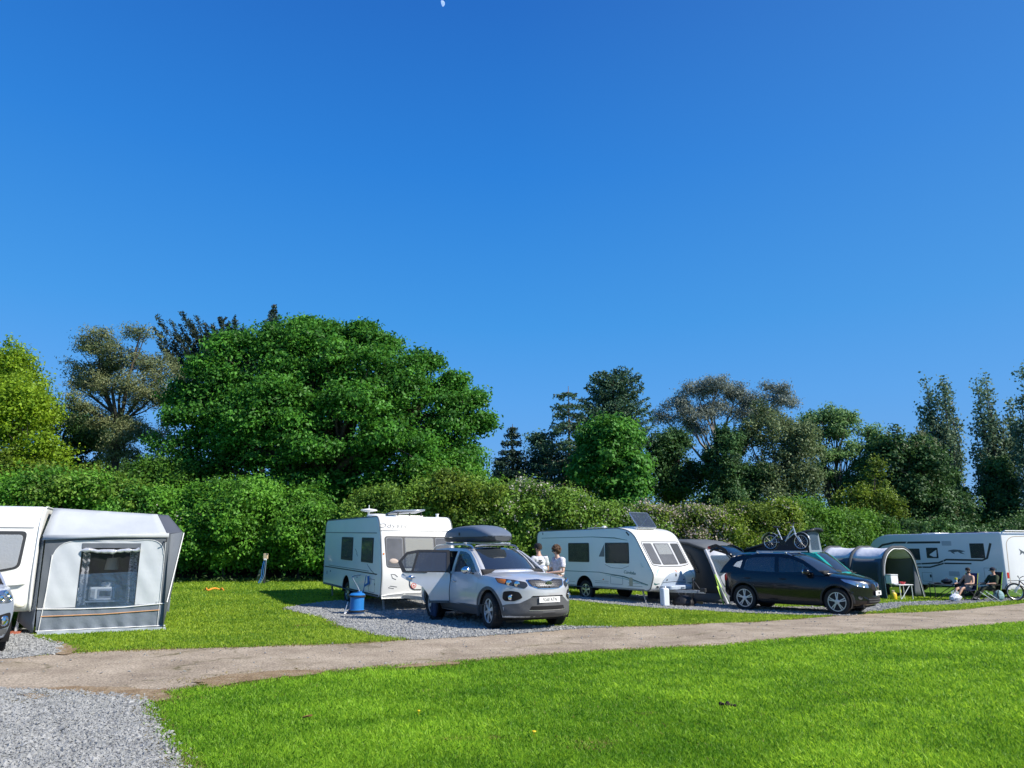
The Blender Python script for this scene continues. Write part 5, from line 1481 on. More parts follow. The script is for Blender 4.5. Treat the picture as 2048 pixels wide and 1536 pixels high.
bp = N.new('ShaderNodeBump'); bp.inputs['Strength'].default_value = .6; bp.inputs['Distance'].default_value = .05; L.new(nz.outputs['Fac'], bp.inputs['Height']); L.new(bp.outputs['Normal'], N['Principled BSDF'].inputs['Normal'])
g = MB(); sheet(g, [(.69, .47), (.69, 1.20), (1.79, 1.24), (1.79, .47)], lambda a, b: (esurf(a, b)[0] + Vector((0, -.006, 0)), Vector((0, -1, 0))), (), .08, .0); g.build('lower_window_film', F_CLEAR2, wn, 60)
# roof: pale, with a dark hip at the outer corner
mb = MB(); quadgrid(mb, (-.06, -.04, 1.99), (2.30, 0, 2.04), (2.05, .78, 2.50), (-.02, .72, 2.60), 14, 8, -.05, 3)
quadgrid(mb, (-.02, .72, 2.60), (2.05, .78, 2.50), (2.1, 4.2, 2.45), (-.02, 4.2, 2.60), 10, 10, -.03, 4)
mb.build('roof', fabric('grey awning roof fabric', (.45, .475, .495)), aw, 60, solid=.006, weld=True)
mb = MB(); quadgrid(mb, (2.30, 0, 2.04), (2.62, .66, 2.10), (2.28, .92, 2.49), (2.05, .78, 2.50), 6, 8, -.02, 5)
quadgrid(mb, (2.62, .66, 2.10), (2.62, 4.2, 2.05), (2.1, 4.2, 2.45), (2.28, .92, 2.49), 8, 6, -.02, 6); mb.add([(2.05, .78, 2.50), (2.28, .92, 2.49), (2.1, 4.2, 2.45)], [(0, 1, 2)])
mb.build('roof_hip', fabric('charcoal roof hip', (.075, .085, .11)), aw, 60, solid=.006, weld=True)
va = MB(); va.grid([[(-.05, -.055, 1.90), (-.05, -.05, 2.0)], [(1.1, -.06, 1.96), (1.1, -.05, 2.02)], [(2.34, -.03, 1.97), (2.34, -.02, 2.06)]]); va.build('roof_valance', MATS['grey awning roof fabric'], aw, 60, solid=.006)
mb = MB(); quadgrid(mb, (2.40, .0, .04), (2.42, 4.0, .04), (2.62, 4.2, 2.05), (2.62, .66, 2.10), 10, 10, .03, 7); mb.add([(2.40, 0, .04), (2.62, .66, 2.10), (2.36, .0, 2.04)], [(0, 1, 2)])
mb.build('front_wall', F_DARK, aw, 60, solid=.006, weld=True)
t = MB(); t.tube([(2.645, .64, 2.08), (2.52, .30, 1.2), (2.43, .02, .58)], .013, 6); t.build('piping', F_WHITE, aw)
mb = MB(); quadgrid(mb, (.02, 4.1, .02), (2.5, 4.1, .02), (2.5, 4.1, 2.1), (.02, 4.1, 2.5), 6, 6, .03, 8); mb.build('back_wall', F_MID, aw, 60, solid=.006)
mb = MB(); quadgrid(mb, (-.02, .1, .02), (-.36, .42, .25), (-.22, .30, 1.9), (-.04, .05, 1.95), 6, 10, .05, 9); mb.build('draught_flap', F_MID, aw, 60, solid=.006)
for x, y in ((.06, .16), (2.34, .16)):
    t = MB(); t.tube([(x, y, 0), (x, y, 2.0)], .014, 8); t.build('pole', M_STEEL, aw)
pk = MB(); pk.tube([(2.30, -.06, 1.95), (2.30, -.10, 1.88), (2.25, -.10, 1.86)], .014, 6); pk.build('corner_clip', M_BLACK, aw)
for s, x0, x1 in ((0, .70, .84), (1, 1.60, 1.78)):
    c = MB(); c.grid([[(x, .22 + .02 * math.sin(x * 60), z) for z in np.linspace(.55, 1.72, 8)] for x in np.linspace(x0, x1, 10)])
    m_ = mat('grey circle print curtain', (.42, .42, .44), .9)
    if s == 0:
        nt, N, L = nodes_of(m_); vo = N.new('ShaderNodeTexVoronoi'); vo.inputs['Scale'].default_value = 11; tc = N.new('ShaderNodeTexCoord'); L.new(tc.outputs['Object'], vo.inputs['Vector'])
        cr = N.new('ShaderNodeValToRGB'); e = cr.color_ramp.elements; e[0].position = .30; e[0].color = (.42, .42, .45, 1); e[1].position = .48; e[1].color = (.42, .42, .45, 1)
        for p_, c_ in ((.34, .10), (.44, .10)): q = e.new(p_); q.color = (c_, c_, c_ * 1.1, 1)
        L.new(vo.outputs['Distance'], cr.inputs['Fac']); L.new(cr.outputs['Color'], N['Principled BSDF'].inputs['Base Color'])
    c.build('curtain', m_, wn, 60)
AWM = Matrix.Translation(AWN_O) @ Matrix.Rotation(math.atan2(AA.y, AA.x), 4, 'Z')
def awt(name, label, cat, v): return thing(name, label, cat, AWM @ Vector(v), math.atan2(AA.y, AA.x))
t_ = awt('camping_table', 'folding table inside the grey awning, seen through its clear window', 'table', (1.25, .75, 0))
m_ = mat('pale blue grey table top', (.50, .55, .62), .5)
b = MB(); b.box((0, 0, .60), (1.05, .55, .03)); b.build('table_top', m_, t_, 30, bevel=.008)
for x in (-.46, .46):
    for y in (-.22, .22): b = MB(); b.tube([(x, y, 0), (x * .92, y, .6)], .013, 6); b.build('leg', M_STEEL, t_)
ov = awt('microwave_oven', 'white microwave oven on the table inside the grey awning', 'microwave', (1.10, .72, .616)); ov.rotation_euler.z += .15
M_WHT = mat('white appliance plastic', (.80, .80, .82), .4)
b = MB(); b.box((0, 0, .15), (.50, .34, .28)); b.build('body', M_WHT, ov, 30, bevel=.02)
b = MB(); b.box((.05, -.176, .15), (.30, .012, .19)); dr_ = b.build('door', mat('grey oven door', (.30, .33, .40), .3), ov, 30, bevel=.01)
b = MB(); b.box((.05, -.184, .15), (.22, .008, .11)); b.build('door_glass', M_LAMPDK, dr_)
b = MB(); b.box((-.19, -.176, .15), (.09, .012, .20)); b.build('control_panel', mat('grey panel', (.4, .42, .46), .4), ov)
kt = awt('plastic_tub', 'small rounded white tub on top of the microwave in the awning', 'tub', (1.20, .74, .906))
b = MB(); b.lathe([(.001, 0), (.10, 0), (.13, .03), (.13, .08), (.08, .10), (.001, .10)], 18); b.build('body', M_WHT, kt, 50)
lp = awt('hanging_lamp', 'pale fabric lamp shade hanging inside the grey awning', 'lamp', (1.22, 1.0, 1.26))
b = MB(); b.lathe([(.15, 0), (.11, .26), (.105, .26), (.145, 0)], 20); b.build('lamp_shade', mat('cream shade', (.66, .62, .55), .9), lp, 40)
b = MB(); b.tube([(0, 0, .24), (0, 0, 1.1)], .006, 5); b.build('lamp_cord', W_CURT, lp)
ch = awt('plastic_crate', 'white box standing low at the left inside the awning window', 'box', (.72, .7, .616))
b = MB(); b.box((0, 0, .14), (.16, .3, .28)); b.build('body', M_WHT, ch, 30, bevel=.015); b = MB(); b.box((0, -.155, .16), (.12, .008, .14)); b.build('front_label', mat('blue grey label', (.25, .32, .45), .5), ch)

# ---------------------------------------------------------------- dark air awning beside the second caravan
C0 = G(1453, 1209)
bl_ = thing('air_awning', 'dark grey inflatable porch awning with a white corner beam beside the raked caravan', 'awning', C0)
d1 = Vector((-.86, .51, 0)); d2 = Vector((.74, .67, 0)); UPZ = Vector((0, 0, 1)); gz = -C0.z
F_NAVY = fabric('charcoal tent fabric', (.050, .056, .062), .5, 4); F_SIL = fabric('silver grey tent fabric', (.55, .57, .62), .4, 5)
tc_ = Vector((-.62, .12, 1.86))
cor = lambda s: tc_ * s
mb = MB()
top = [tc_, tc_ + d1 * .6 + UPZ * .20, tc_ + d1 * 1.15 + UPZ * .27, tc_ + d1 * 2.6 + UPZ * .30]
bot = [Vector((-.12, .02, .36)), d1 * .7 + UPZ * .36, d1 * 1.4 + UPZ * .36, d1 * 2.9 + UPZ * .36]
rows = [[lerp(b_, t_, k / 8) + Vector((0, -.05 * math.sin(PI * k / 8), 0)) for k in range(9)] for b_, t_ in zip(bot, top)]
mb.grid(rows); mb.build('side_wall', F_NAVY, bl_, 60, solid=.008)
mb = MB(); mb.grid([[Vector((.02, 0, .0)), Vector((-.12, .02, .365))], [d1 * 1.0, d1 * .9 + UPZ * .37], [d1 * 2.9, d1 * 2.9 + UPZ * .37]]); mb.build('skirt', fabric('slate skirt', (.10, .115, .13), .5), bl_, 60, solid=.008)
def on(s, t):  # point on the side wall
    b_ = d1 * (2.4 * s) + UPZ * .36; t_ = tc_ + d1 * (2.3 * s) + UPZ * (.27 * min(1, s * 2))
    return lerp(b_, t_, t) + Vector((-.012, -.06 - .03 * math.sin(PI * t), 0))
mb = MB(); sheet(mb, rpoly([(.26, .42), (.30, .84), (.62, .90), (.52, .42)], .05), lambda a, b: (on(a, b), Vector((-.5, -.85, 0))), (), .05, .004); mb.build('window', glass('dark tent window', (.5, .53, .55), .45, .55, ior=1.3), bl_, 60)
mb = MB(); mb.grid([[C0 * 0 + Vector((.02, -.02, 0)), tc_ * .5 + Vector((.0, -.02, 0)), tc_], [d2 * 2.6, d2 * 2.4 + UPZ * .95, d2 * 2.2 + tc_ + UPZ * .1]]); mb.build('front_wall', F_SIL, bl_, 60, solid=.008)
ff = lambda s, t: lerp(d2 * (2.5 * s), tc_ + d2 * (2.2 * s), t) + Vector((.02, -.035, 0))
mb = MB(); sheet(mb, rpoly([(.10, .30), (.06, .90), (.85, .90), (.85, .30)], .04), lambda a, b: (ff(a, b) + Vector((0, -.02 - .02 * math.sin(b * 9 + a * 4), 0)), Vector((.6, -.75, 0))), (), .06, .004); mb.build('window', glass('blue grey tent window', (.62, .72, .78), .5, .15), bl_, 60)
bm_ = MB(); bm_.tube([Vector((.03, -.03, .02)), tc_ * .35 + Vector((0, -.05, .02)), tc_ * .72 + Vector((.02, -.06, .02)), tc_ + Vector((.0, -.03, .02))], .055, 10); bm_.build('air_beam', F_SIL, bl_)
bm_ = MB(); bm_.tube([tc_ + Vector((0, -.03, .02)), top[1] + Vector((0, 0, .03)), top[2] + Vector((0, 0, .03)), top[3] + Vector((0, 0, .03))], .05, 10); bm_.build('roof_beam', F_NAVY, bl_)
mb = MB(); mb.grid([[t_ + Vector((0, 0, .01)), t_ + d2 * 2.2 + UPZ * .12] for t_ in top]); mb.build('roof', fabric('dark tent roof', (.10, .11, .12), .3), bl_, 60, solid=.008)
M_LIME = mat('lime green webbing', (.42, .72, .05), .6)
for k, (a, b) in enumerate((((-.36, -.06, 1.02), (-.22, -.42, .02)), ((-.36, -.06, 1.02), (.0, -.5, .02)), ((-.30, -.05, .62), (-.2, -.38, .02)))):
    t = MB(); t.bar(a, b, .035, .008); t.build('guy_strap', M_LIME, bl_)

# ---------------------------------------------------------------- green camper van with a raised roof
V_ST = [(-2.45, .45, .80, .80, .90, 1.05, .88, 1.08), (-2.35, .35, .86, .80, .95, 1.1, .92, 1.13), (-1.2, .28, .90, .78, .96, 1.12, .93, 1.15), (.8, .28, .90, .78, .96, 1.10, .93, 1.15), (1.5, .28, .89, .78, .95, 1.07, .90, 1.14), (1.9, .28, .86, .76, .93, 1.03, .84, 1.08), (2.2, .30, .82, .70, .90, .95, .78, 1.0), (2.35, .36, .74, .62, .82, .82, .70, .88)]
VAN = dict(paint=P_TEAL, st=V_ST, nose=.35, tail=.1, xa_f=1.5, xa_r=-2.0, hw=.95, wr=.33, arch=.39, xf=1.50, xr=-1.45, rimr=.21, spokes=5,
 gz0=1.12, gz1=1.92, gy0=.92, gy1=.78, deck=1.12,
 side_outline=[(1.62, 1.08), (1.2, 1.45), (.85, 1.78), (.62, 1.90), (0, 1.93), (-1.5, 1.93), (-2.3, 1.90), (-2.42, 1.5), (-2.46, 1.10), (0, 1.11)],
 windows=[[(1.35, 1.17), (1.05, 1.45), (.78, 1.72), (.30, 1.76), (.30, 1.17)], [(.18, 1.17), (.18, 1.76), (-.95, 1.76), (-.95, 1.17)], [(-1.07, 1.17), (-1.07, 1.76), (-2.2, 1.74), (-2.28, 1.17)]],
 glass=[M_CARGL, M_CARGLD, M_CARGLD],
 cowl=(1.75, .84, 1.12, .28, .04), wtop=(.78, .76, 1.93, .10, .05), rtop=(-2.32, .75, 1.92, -.03, .05), rbase=(-2.46, .85, 1.12, -.05, .02), rcrown=.03,
 seats=[(.5, .40), (.5, -.40)])
van = thing('camper_van', 'teal green camper van with a raised black pop up roof behind the dark crossover', 'van')
bv_, bvv = build_car(van, VAN)
panel(bvv, rpoly([(2.1, -.6), (2.1, .6), (1.72, .75), (1.72, -.75)], .1), 'top', 'bonnet', P_TEAL, van, .004, .012, .1)
for s in (1, -1):
    D = Vector((-1, -s * .5, 0)).normalized(); Rv = Vector((0, 0, 1)).cross(-D).normalized(); O = Vector((2.1, s * .68, 0)) - D * 6
    panel(bvv, rpoly([(s * -.2, .72), (s * -.2, .86), (s * .2, .92), (s * .2, .74)], .04), (O, Rv, Vector((0, 0, 1)), D), 'headlight', M_LAMPIN, van, .008, .02, .05)
    door_mirror(van, 1.18, s * .94, 1.24, s, M_BLACK, .22)
panel(bvv, rpoly([(-.45, .70), (.45, .70), (.5, .84), (-.5, .84)], .03), 'front', 'grille', M_LINER, van, .008, .02, .05)
panel(bvv, [(-.9, .30), (.9, .30), (.9, .5), (-.9, .5)], 'front', 'bumper', M_BLACK, van, .01, .03, .06)
VF = Vector((.75, -.66, 0)).normalized(); VYAW = math.atan2(VF.y, VF.x)
place(van, (.62, -.78, 0), Vector((10.95, 27.6, float(gnd(11.46, 27.5)) - .0)), VYAW); van.scale = (.93,) * 3
pt = MB(); hz = 2.02
def ptop(x, y, t):  # raised roof shell, hinged at the rear
    ang = R(16.5); lx = (x + 2.25)
    return Vector((-2.25 + lx * math.cos(ang), y, hz + lx * math.sin(ang) - (.06 * (lx / 3.1) ** 3) + t))
rows = []
for x in np.linspace(-2.25, .78, 12):
    k = ss(.2, .78, x) * .14
    rows.append([ptop(x, (.72 - k) * yy, .06 - .07 * abs(yy) ** 3) for yy in np.linspace(-1, 1, 9)])
pt.grid(rows); pr_ = pt.build('pop_up_roof', mat('black roof shell', (.02, .021, .025), .45), van, 60, solid=.08)
cvs = MB()
for s in (1, -1):
    cvs.add([ptop(-2.2, s * .66, -.02), ptop(.55, s * .60, -.03), Vector((.50, s * .70, 1.92)), Vector((-2.2, s * .70, 1.92))], [(0, 1, 2, 3)])
cvs.build('canvas_side', mat('black canvas', (.022, .024, .03), .9), pr_, 0)
cf = MB(); cf.add([ptop(.55, -.60, -.03), ptop(.55, .60, -.03), Vector((.50, .70, 1.92)), Vector((.50, -.70, 1.92))], [(0, 1, 2, 3)]); cf.build('canvas_front', mat('grey canvas', (.16, .20, .25), .9), pr_, 0)
cwd = MB(); a0, a1 = ptop(.55, 0, -.03), Vector((.50, 0, 1.92))
for y0, y1 in ((-.45, .45),):
    cwd.add([lerp(a0, a1, .15) + Vector((.012, y0, 0)), lerp(a0, a1, .15) + Vector((.012, y1, 0)), lerp(a0, a1, .88) + Vector((.012, y1, 0)), lerp(a0, a1, .88) + Vector((.012, y0, 0))], [(0, 1, 2, 3)])
cwd.build('canvas_window', glass('blue canvas window', (.40, .52, .64), .4, .2), pr_, 0)

# ---------------------------------------------------------------- tunnel awning with three air beams
T0 = G(1771, 1198)
TA = Vector((.84, .54, 0)).normalized(); TX = Vector((-TA.y, TA.x, 0))
tn = thing('tunnel_tent', 'grey tunnel tent with three dark arched beams, open towards the motorhome', 'tent', T0, math.atan2(TA.y, TA.x))
# local x across the arch, y along the tunnel (to the back)
def arch(k=0.0, w=2.45, h=2.0):
    pts = [(0, 0), (-.05, .5), (-.02, 1.0), (.10, 1.45), (.38, 1.80), (.82, 2.0), (w / 2, h), (w - .82, 2.0), (w - .38, 1.80), (w - .10, 1.45), (w + .06, .95), (w + .22, .45), (w + .36, 0)]
    return crom(pts, 3)
ar_ = arch()
F_TROOF = fabric('pale lilac grey tent roof', (.66, .68, .74), .6, 6); F_TDK = fabric('slate tent side', (.10, .115, .135), .4, 5)
ys = [0, 1.45, 2.9]
n_ = len(ar_); i0, i1 = 10, n_ - 11
def span(i_from, i_to, m_, name, inset=0.0, sag=.05):
    for k in range(2):
        mb = MB(); rows = []
        for t in np.linspace(0, 1, 7):
            y = lerp(ys[k], ys[k + 1], t)
            rows.append([(lerp(x, 1.22, sag * math.sin(PI * t) * (1 if z > .2 else 0)), y, z * (1 - sag * .6 * math.sin(PI * t))) for x, z in ar_[i_from:i_to + 1]])
        mb.grid(rows); mb.build(name, m_, tn, 60, solid=.006)
span(i0, i1, F_TROOF, 'roof_panel'); span(0, i0, F_TDK, 'side_wall'); span(i1, n_ - 1, F_TDK, 'side_wall')
for y in ys:
    t = MB(); t.tube([(x, y, z) for x, z in ar_], .065, 8); t.build('air_beam', fabric('dark tent beam', (.055, .062, .07), .3), tn)
t = MB(); t.tube([(lerp(x, 1.22, .045), -.05, z * .97) for x, z in ar_], .018, 6); t.build('door_piping', F_WHITE, tn)
for k in range(2):
    mb = MB(); mb.grid([[(-.075 + .10 * ss(1.0, 1.5, z) + .03 * math.sin(PI * t), lerp(ys[k] + .18, ys[k + 1] - .18, t), z) for z in np.linspace(.65, 1.42, 6)] for t in np.linspace(0, 1, 6)]); mb.build('side_window', glass('dark tent window', (.5, .53, .55), .45, .55, ior=1.3), tn, 60)
# back wall
bw = MB(); bw.add([(x, 2.9, z) for x, z in ar_], [tuple(range(len(ar_)))]); bw.build('back_wall', fabric('charcoal tent fabric', (.05, .056, .062)), tn, 0)
cl_ = MB(); quadgrid(cl_, (2.2, .05, .02), (2.75, .0, .02), (2.42, .0, 1.4), (2.35, .05, 1.45), 6, 6, .05); cl_.build('door_flap', F_TDK, tn, 60, solid=.006)

# ---------------------------------------------------------------- small camp furniture
def folding_table(label, loc, rz, w, d, h, top, leg, name='camping_table'):
    t = thing(name, label, 'table', loc, rz)
    b = MB(); b.box((0, 0, h - .015), (w, d, .03)); b.build('table_top', top, t, 30, bevel=.006)
    for y in (-d / 2 + .04, d / 2 - .04):
        b = MB(); b.tube([(-w / 2 + .05, y, 0), (w / 2 - .15, y, h - .03)], .014, 6); b.build('leg', leg, t)
        b = MB(); b.tube([(w / 2 - .05, y, 0), (w / 2 - .06, y, h - .03)], .016, 6); b.build('leg', leg, t)
        b = MB(); b.tube([(-w / 2 + .05, y, 0), (-w / 2 + .05, y, h - .03)], .016, 6); b.build('leg', leg, t)
    return t
def camp_chair(label, loc, rz, fab, edge, back=.85, group=None):
    """faces +x"""
    t = thing('camping_chair', label, 'chair', loc, rz)
    for s in (-1, 1):
        b = MB(); b.tube([(.24, s * .27, 0), (-.16, s * .27, .42)], .013, 6); b.tube([(-.24, s * .27, 0), (.22, s * .27, .42)], .013, 6); b.build('leg', M_BLACK, t)
        b = MB(); b.tube([(-.16, s * .27, .40), (-.34, s * .26, back + .05)], .013, 6); b.build('back_post', edge, t)
        b = MB(); b.bar((-.22, s * .29, .62), (.24, s * .29, .60), .05, .025); b.build('armrest', M_BLACK, t)
    b = MB(); b.grid([[(-.18 + .42 * u, .25 * v, .42 - .05 * (1 - v * v) * math.sin(PI * u)) for v in np.linspace(-1, 1, 7)] for u in np.linspace(0, 1, 6)]); b.build('seat', fab, t, 60, solid=.012)
    b = MB(); b.grid([[(-.18 - .16 * u - .05 * (1 - v * v), .255 * v, .42 + (back - .38) * u) for v in np.linspace(-1, 1, 7)] for u in np.linspace(0, 1, 6)]); b.build('backrest', fab, t, 60, solid=.012)
    return t
PT = G(1806, 1199)
folding_table('small folding table with white legs in front of the tunnel tent', PT, .35, .72, .48, .58, mat('white table top', (.75, .75, .76), .4), M_POLE)
camp_chair('lime green camping chair in the mouth of the tunnel tent', G(1802, 1193) + Vector((.15, .7, 0)), -1.9, mat('lime chair fabric', (.36, .60, .04), .8, bump=.3), M_BLACK)
bx = thing('cool_box', 'white box with a lid standing on the white legged folding table', 'box', PT + Vector((-.33, .05, .60)), .3)
b = MB(); b.box((0, 0, .16), (.36, .28, .32)); b.build('body', M_WHT, bx, 30, bevel=.02); b = MB(); b.box((0, 0, .34), (.38, .30, .05)); b.build('lid', mat('pale grey lid', (.55, .57, .58), .4), bx, 30, bevel=.015)
bw_ = thing('bowl', 'small red bowl on the white legged folding table', 'bowl', PT + Vector((.05, -.02, .585)))
b = MB(); b.lathe([(.05, 0), (.06, 0), (.12, .09), (.115, .09), (.05, .015), (.001, .012)], 18); b.build('body', mat('red plastic', (.60, .04, .05), .35), bw_, 40)
tw = thing('towel', 'yellow green cloth draped over the rail below the white legged table', 'towel', PT + Vector((-.30, -.12, .30)))
b = MB(); b.grid([[(x, .03 * math.sin(x * 22), z - .04 * abs(x * 4)) for z in np.linspace(-.02, .2, 5)] for x in np.linspace(-.22, .2, 10)]); b.build('cloth', mat('yellow green cloth', (.55, .60, .05), .9), tw, 60, solid=.02)
yg = G(1788, 1200)
yb_ = thing('gas_canister', 'yellow canister standing on the grass beside the white legged table', 'canister', yg)
b = MB(); b.lathe([(.001, 0), (.11, 0), (.12, .02), (.12, .22), (.08, .28), (.001, .28)], 18); b.build('body', mat('yellow painted steel', (.75, .52, .02), .4), yb_, 40)
b = MB(); b.lathe([(.045, .27), (.045, .34), (.06, .36), (.001, .37)], 12); b.build('valve', mat('pale cap', (.7, .6, .45), .5), yb_, 40)

# dining table, things on it, bag, boards
DT = G(1903, 1201) + Vector((0, .25, 0))
folding_table('black folding table beside the shirtless man in front of the motorhome', DT, -.12, 1.15, .55, .62, mat('black table top', (.02, .02, .023), .5), M_BLACK)
gr = thing('barbecue', 'black domed table barbecue on the black folding table', 'barbecue', DT + Vector((.08, .05, .622)))
b = MB(); b.lathe([(.001, 0), (.10, 0), (.20, .05), (.21, .08), (.19, .13), (.10, .18), (.001, .19)], 20); b.build('body', mat('black enamel', (.012, .012, .013), .25), gr, 50)
b = MB(); b.tube([(-.04, 0, .19), (0, 0, .22), (.04, 0, .19)], .01, 6); b.build('handle', M_BLACK, gr)
sq = thing('sauce_bottle', 'yellow topped clear bottle at the right end of the black folding table', 'bottle', DT + Vector((.42, .0, .622)))
b = MB(); b.lathe([(.001, 0), (.045, 0), (.05, .02), (.05, .12), (.03, .15), (.001, .15)], 14); b.build('body', mat('pale bottle', (.55, .60, .60), .2), sq, 40)
b = MB(); b.lathe([(.04, .15), (.055, .16), (.055, .23), (.001, .235)], 14); b.build('cap', mat('bright yellow cap', (.78, .72, .04), .4), sq, 40)
cpx = thing('frying_pan', 'dark frying pan at the left end of the black folding table', 'pan', DT + Vector((-.32, .0, .622)))
b = MB(); b.lathe([(.001, 0), (.11, 0), (.14, .045), (.13, .045), (.10, .01), (.001, .01)], 18); b.build('body', M_BLACK, cpx, 40)
b = MB(); b.bar((-.13, 0, .04), (-.34, -.04, .06), .03, .018); b.build('handle', M_BLACK, cpx, 40)
pb = thing('carrier_bag', 'white plastic carrier bag on the grass below the black folding table', 'bag', G(1912, 1204))
rg = np.random.default_rng(5); b = MB(); b.ball((0, 0, .15), (.20, .15, .16), 16); b.v = [(x * (1 + .18 * rg.normal()), y * (1 + .18 * rg.normal()), max(0, z)) for x, y, z in b.v]; b.build('sack', mat('thin white plastic', (.72, .74, .78), .25, bump=.8, bscale=14), pb, 25)
for s in (-1, 1): b = MB(); b.tube([(s * .10, 0, .26), (s * .12, .01, .36), (s * .05, 0, .42), (s * .02, 0, .28)], .018, 6); b.build('bag_handle', MATS['thin white plastic'], pb)
for k, (lab, dx) in enumerate((('white slat leaning by the cap wearer, the nearer of two', 0), ('white slat leaning by the cap wearer, the farther of two', .34))):
    q = G(1992, 1206) + Vector((dx, .2 * k, 0))
    o = thing('white_slat', lab, 'slat', q, 0, 'white slats leaning by the camp chairs'); b = MB(); b.bar((0, 0, .02), (-.42, .12, .36), .075, .02); b.bar((-.42, .12, .36), (-.46, .13, .393), .06, .018); b.build('slat', M_POLE, o, 30, bevel=.004)
tb = thing('rucksack', 'pale teal rucksack on the grass beneath the motorhome rear corner', 'bag', G(2003, 1203) + Vector((.05, .2, 0)))
b = MB(); b.ball((0, 0, .2), (.2, .15, .22), 14); b.build('sack', mat('pale teal nylon', (.22, .36, .38), .7, bump=.6, bscale=12), tb, 50)
b = MB(); b.tube([(-.12, -.14, .1), (-.14, -.17, .25), (-.06, -.12, .40)], .02, 6); b.build('strap', M_BLACK, tb); b = MB(); b.box((0, -.14, .15), (.2, .05, .14)); b.build('pocket', MATS['pale teal nylon'], tb, 30, bevel=.03)

# ---------------------------------------------------------------- water things by the caravans
wb = thing('water_barrel', 'blue rolling water barrel standing by the small white caravan', 'barrel', G(713, 1229), 0, scale=1.08)
B_BL = mat('bright blue plastic', (.02, .18, .50), .4, var=.06, scale=9)
b = MB(); b.lathe([(.001, .05), (.16, .05), (.19, .07), (.19, .11), (.17, .12), (.17, .40), (.195, .41), (.195, .46), (.15, .50), (.08, .51), (.001, .51)], 28); b.build('drum', B_BL, wb, 40)
for z in (.09, .435): b = MB(); b.lathe([(.192, z - .02), (.200, z - .02), (.200, z + .02), (.192, z + .02)], 28); b.build('rubber_band', M_BLACK, wb, 40)
b = MB(); b.lathe([(.06, .50), (.06, .54), (.001, .545)], 14, Matrix.Translation((.05, .03, 0))); b.build('cap', B_BL, wb, 40)
b = MB(); b.tube([(-.20, -.05, .08), (-.28, -.12, .02)], .012, 6); b.tube([(-.205, -.08, .30), (-.26, -.16, .05)], .012, 6); b.build('handle', M_SILVERRAIL, wb)
b = MB(); b.lathe([(.001, 0), (.20, 0), (.21, .03), (.19, .05), (.001, .05)], 20); b.build('tray', mat('dark blue tray', (.02, .06, .14), .5), wb, 40)
hs_ = thing('water_hose', 'thin grey hose running from the blue barrel up to the caravan side', 'hose'); p0 = G(713, 1229)
e0 = Matrix.Translation(ody.location) @ Matrix.Rotation(ody.rotation_euler.z, 4, 'Z') @ Vector((1.3, -1.14, .92))
b = MB(); b.tube(crom([p0 + Vector((.05, .03, .58)), p0 + Vector((-.05, .15, .72)), lerp(p0, e0, .6) + Vector((-.2, 0, .35)), e0], 6), .014, 6); b.build('tube', mat('grey hose', (.25, .30, .34), .5), hs_)
pm = thing('water_pump', 'small blue water pump plugged into the small caravan side', 'pump', e0 + (ody.matrix_world.to_3x3() @ Vector((0, 0, 0))), OF.to_2d().angle_signed(Vector((1, 0))))
e1 = Matrix.Translation(ody.location) @ Matrix.Rotation(ody.rotation_euler.z, 4, 'Z') @ Vector((2.15, -1.16, .70)); pm.location = e1
b = MB(); b.bar((0, 0, 0), (.05, -.03, .22), .06, .05); b.bar((0, 0, .02), (-.20, -.05, -.06), .05, .05); b.build('body', B_BL, pm, 30, bevel=.01); b = MB(); b.tube([(.05, -.03, .20), (.06, -.1, .24), (-.1, -.12, -.3), (-.3, -.1, -.5)], .012, 6); b.build('cable', B_BL, pm)
jr = thing('water_container', 'tall white water container in front of the raked caravan', 'container', G(1330, 1213), .3)
b = MB(); b.box((0, 0, .29), (.22, .26, .56)); b.build('body', mat('translucent white plastic', (.74, .78, .84), .4), jr, 30, bevel=.035); b = MB(); b.tube([(0, -.09, .56), (0, -.07, .62), (0, .06, .62), (0, .08, .56)], .018, 8); b.build('handle', M_WHT, jr); b = MB(); b.lathe([(.035, .56), (.035, .62), (.001, .62)], 12, Matrix.Translation((.06, .05, 0))); b.build('cap', M_WHT, jr, 40)
wt = thing('waste_container', 'black domed waste water container on the gravel under the caravan nose', 'container', G(1367, 1212), .2)
b = MB(); b.lathe([(.001, 0), (.30, 0), (.36, .05), (.36, .13), (.30, .25), (.18, .34), (.001, .37)], 24); b.build('body', mat('matt black plastic', (.012, .012, .013), .5), wt, 50)
for a in range(6): b = MB(); b.tube([(.36 * math.cos(a), .36 * math.sin(a), .06), (.31 * math.cos(a), .31 * math.sin(a), .24)], .018, 6); b.build('rib', MATS['matt black plastic'], wt)
b = MB(); b.lathe([(.05, .35), (.05, .41), (.001, .41)], 12, Matrix.Translation((.06, 0, 0))); b.build('cap', M_BLACK, wt, 40)
wd = thing('wooden_block', 'orange brown wooden block on the gravel beneath the dark awning', 'block', G(1394, 1209), -.3)
b = MB(); b.box((0, 0, .05), (.42, .12, .10)); b.build('block', mat('orange brown wood', (.52, .24, .07), .7, var=.3, scale=9), wd, 30, bevel=.01)
bu = thing('canvas_bundle', 'small beige bundle on the gravel seen beneath the silver car', 'bundle', G(1030, 1247) , .4)
b = MB(); b.ball((0, 0, .07), (.24, .14, .11), 12); b.v = [(x, y, max(.0, z)) for x, y, z in b.v]; b.build('sack', mat('beige canvas', (.55, .42, .28), .9, bump=.6, bscale=14), bu, 50)
b = MB(); b.tube([(-.18, -.06, .10), (-.3, -.08, .14), (-.46, -.05, .02)], .02, 6); b.build('strap', M_BLACK, bu)

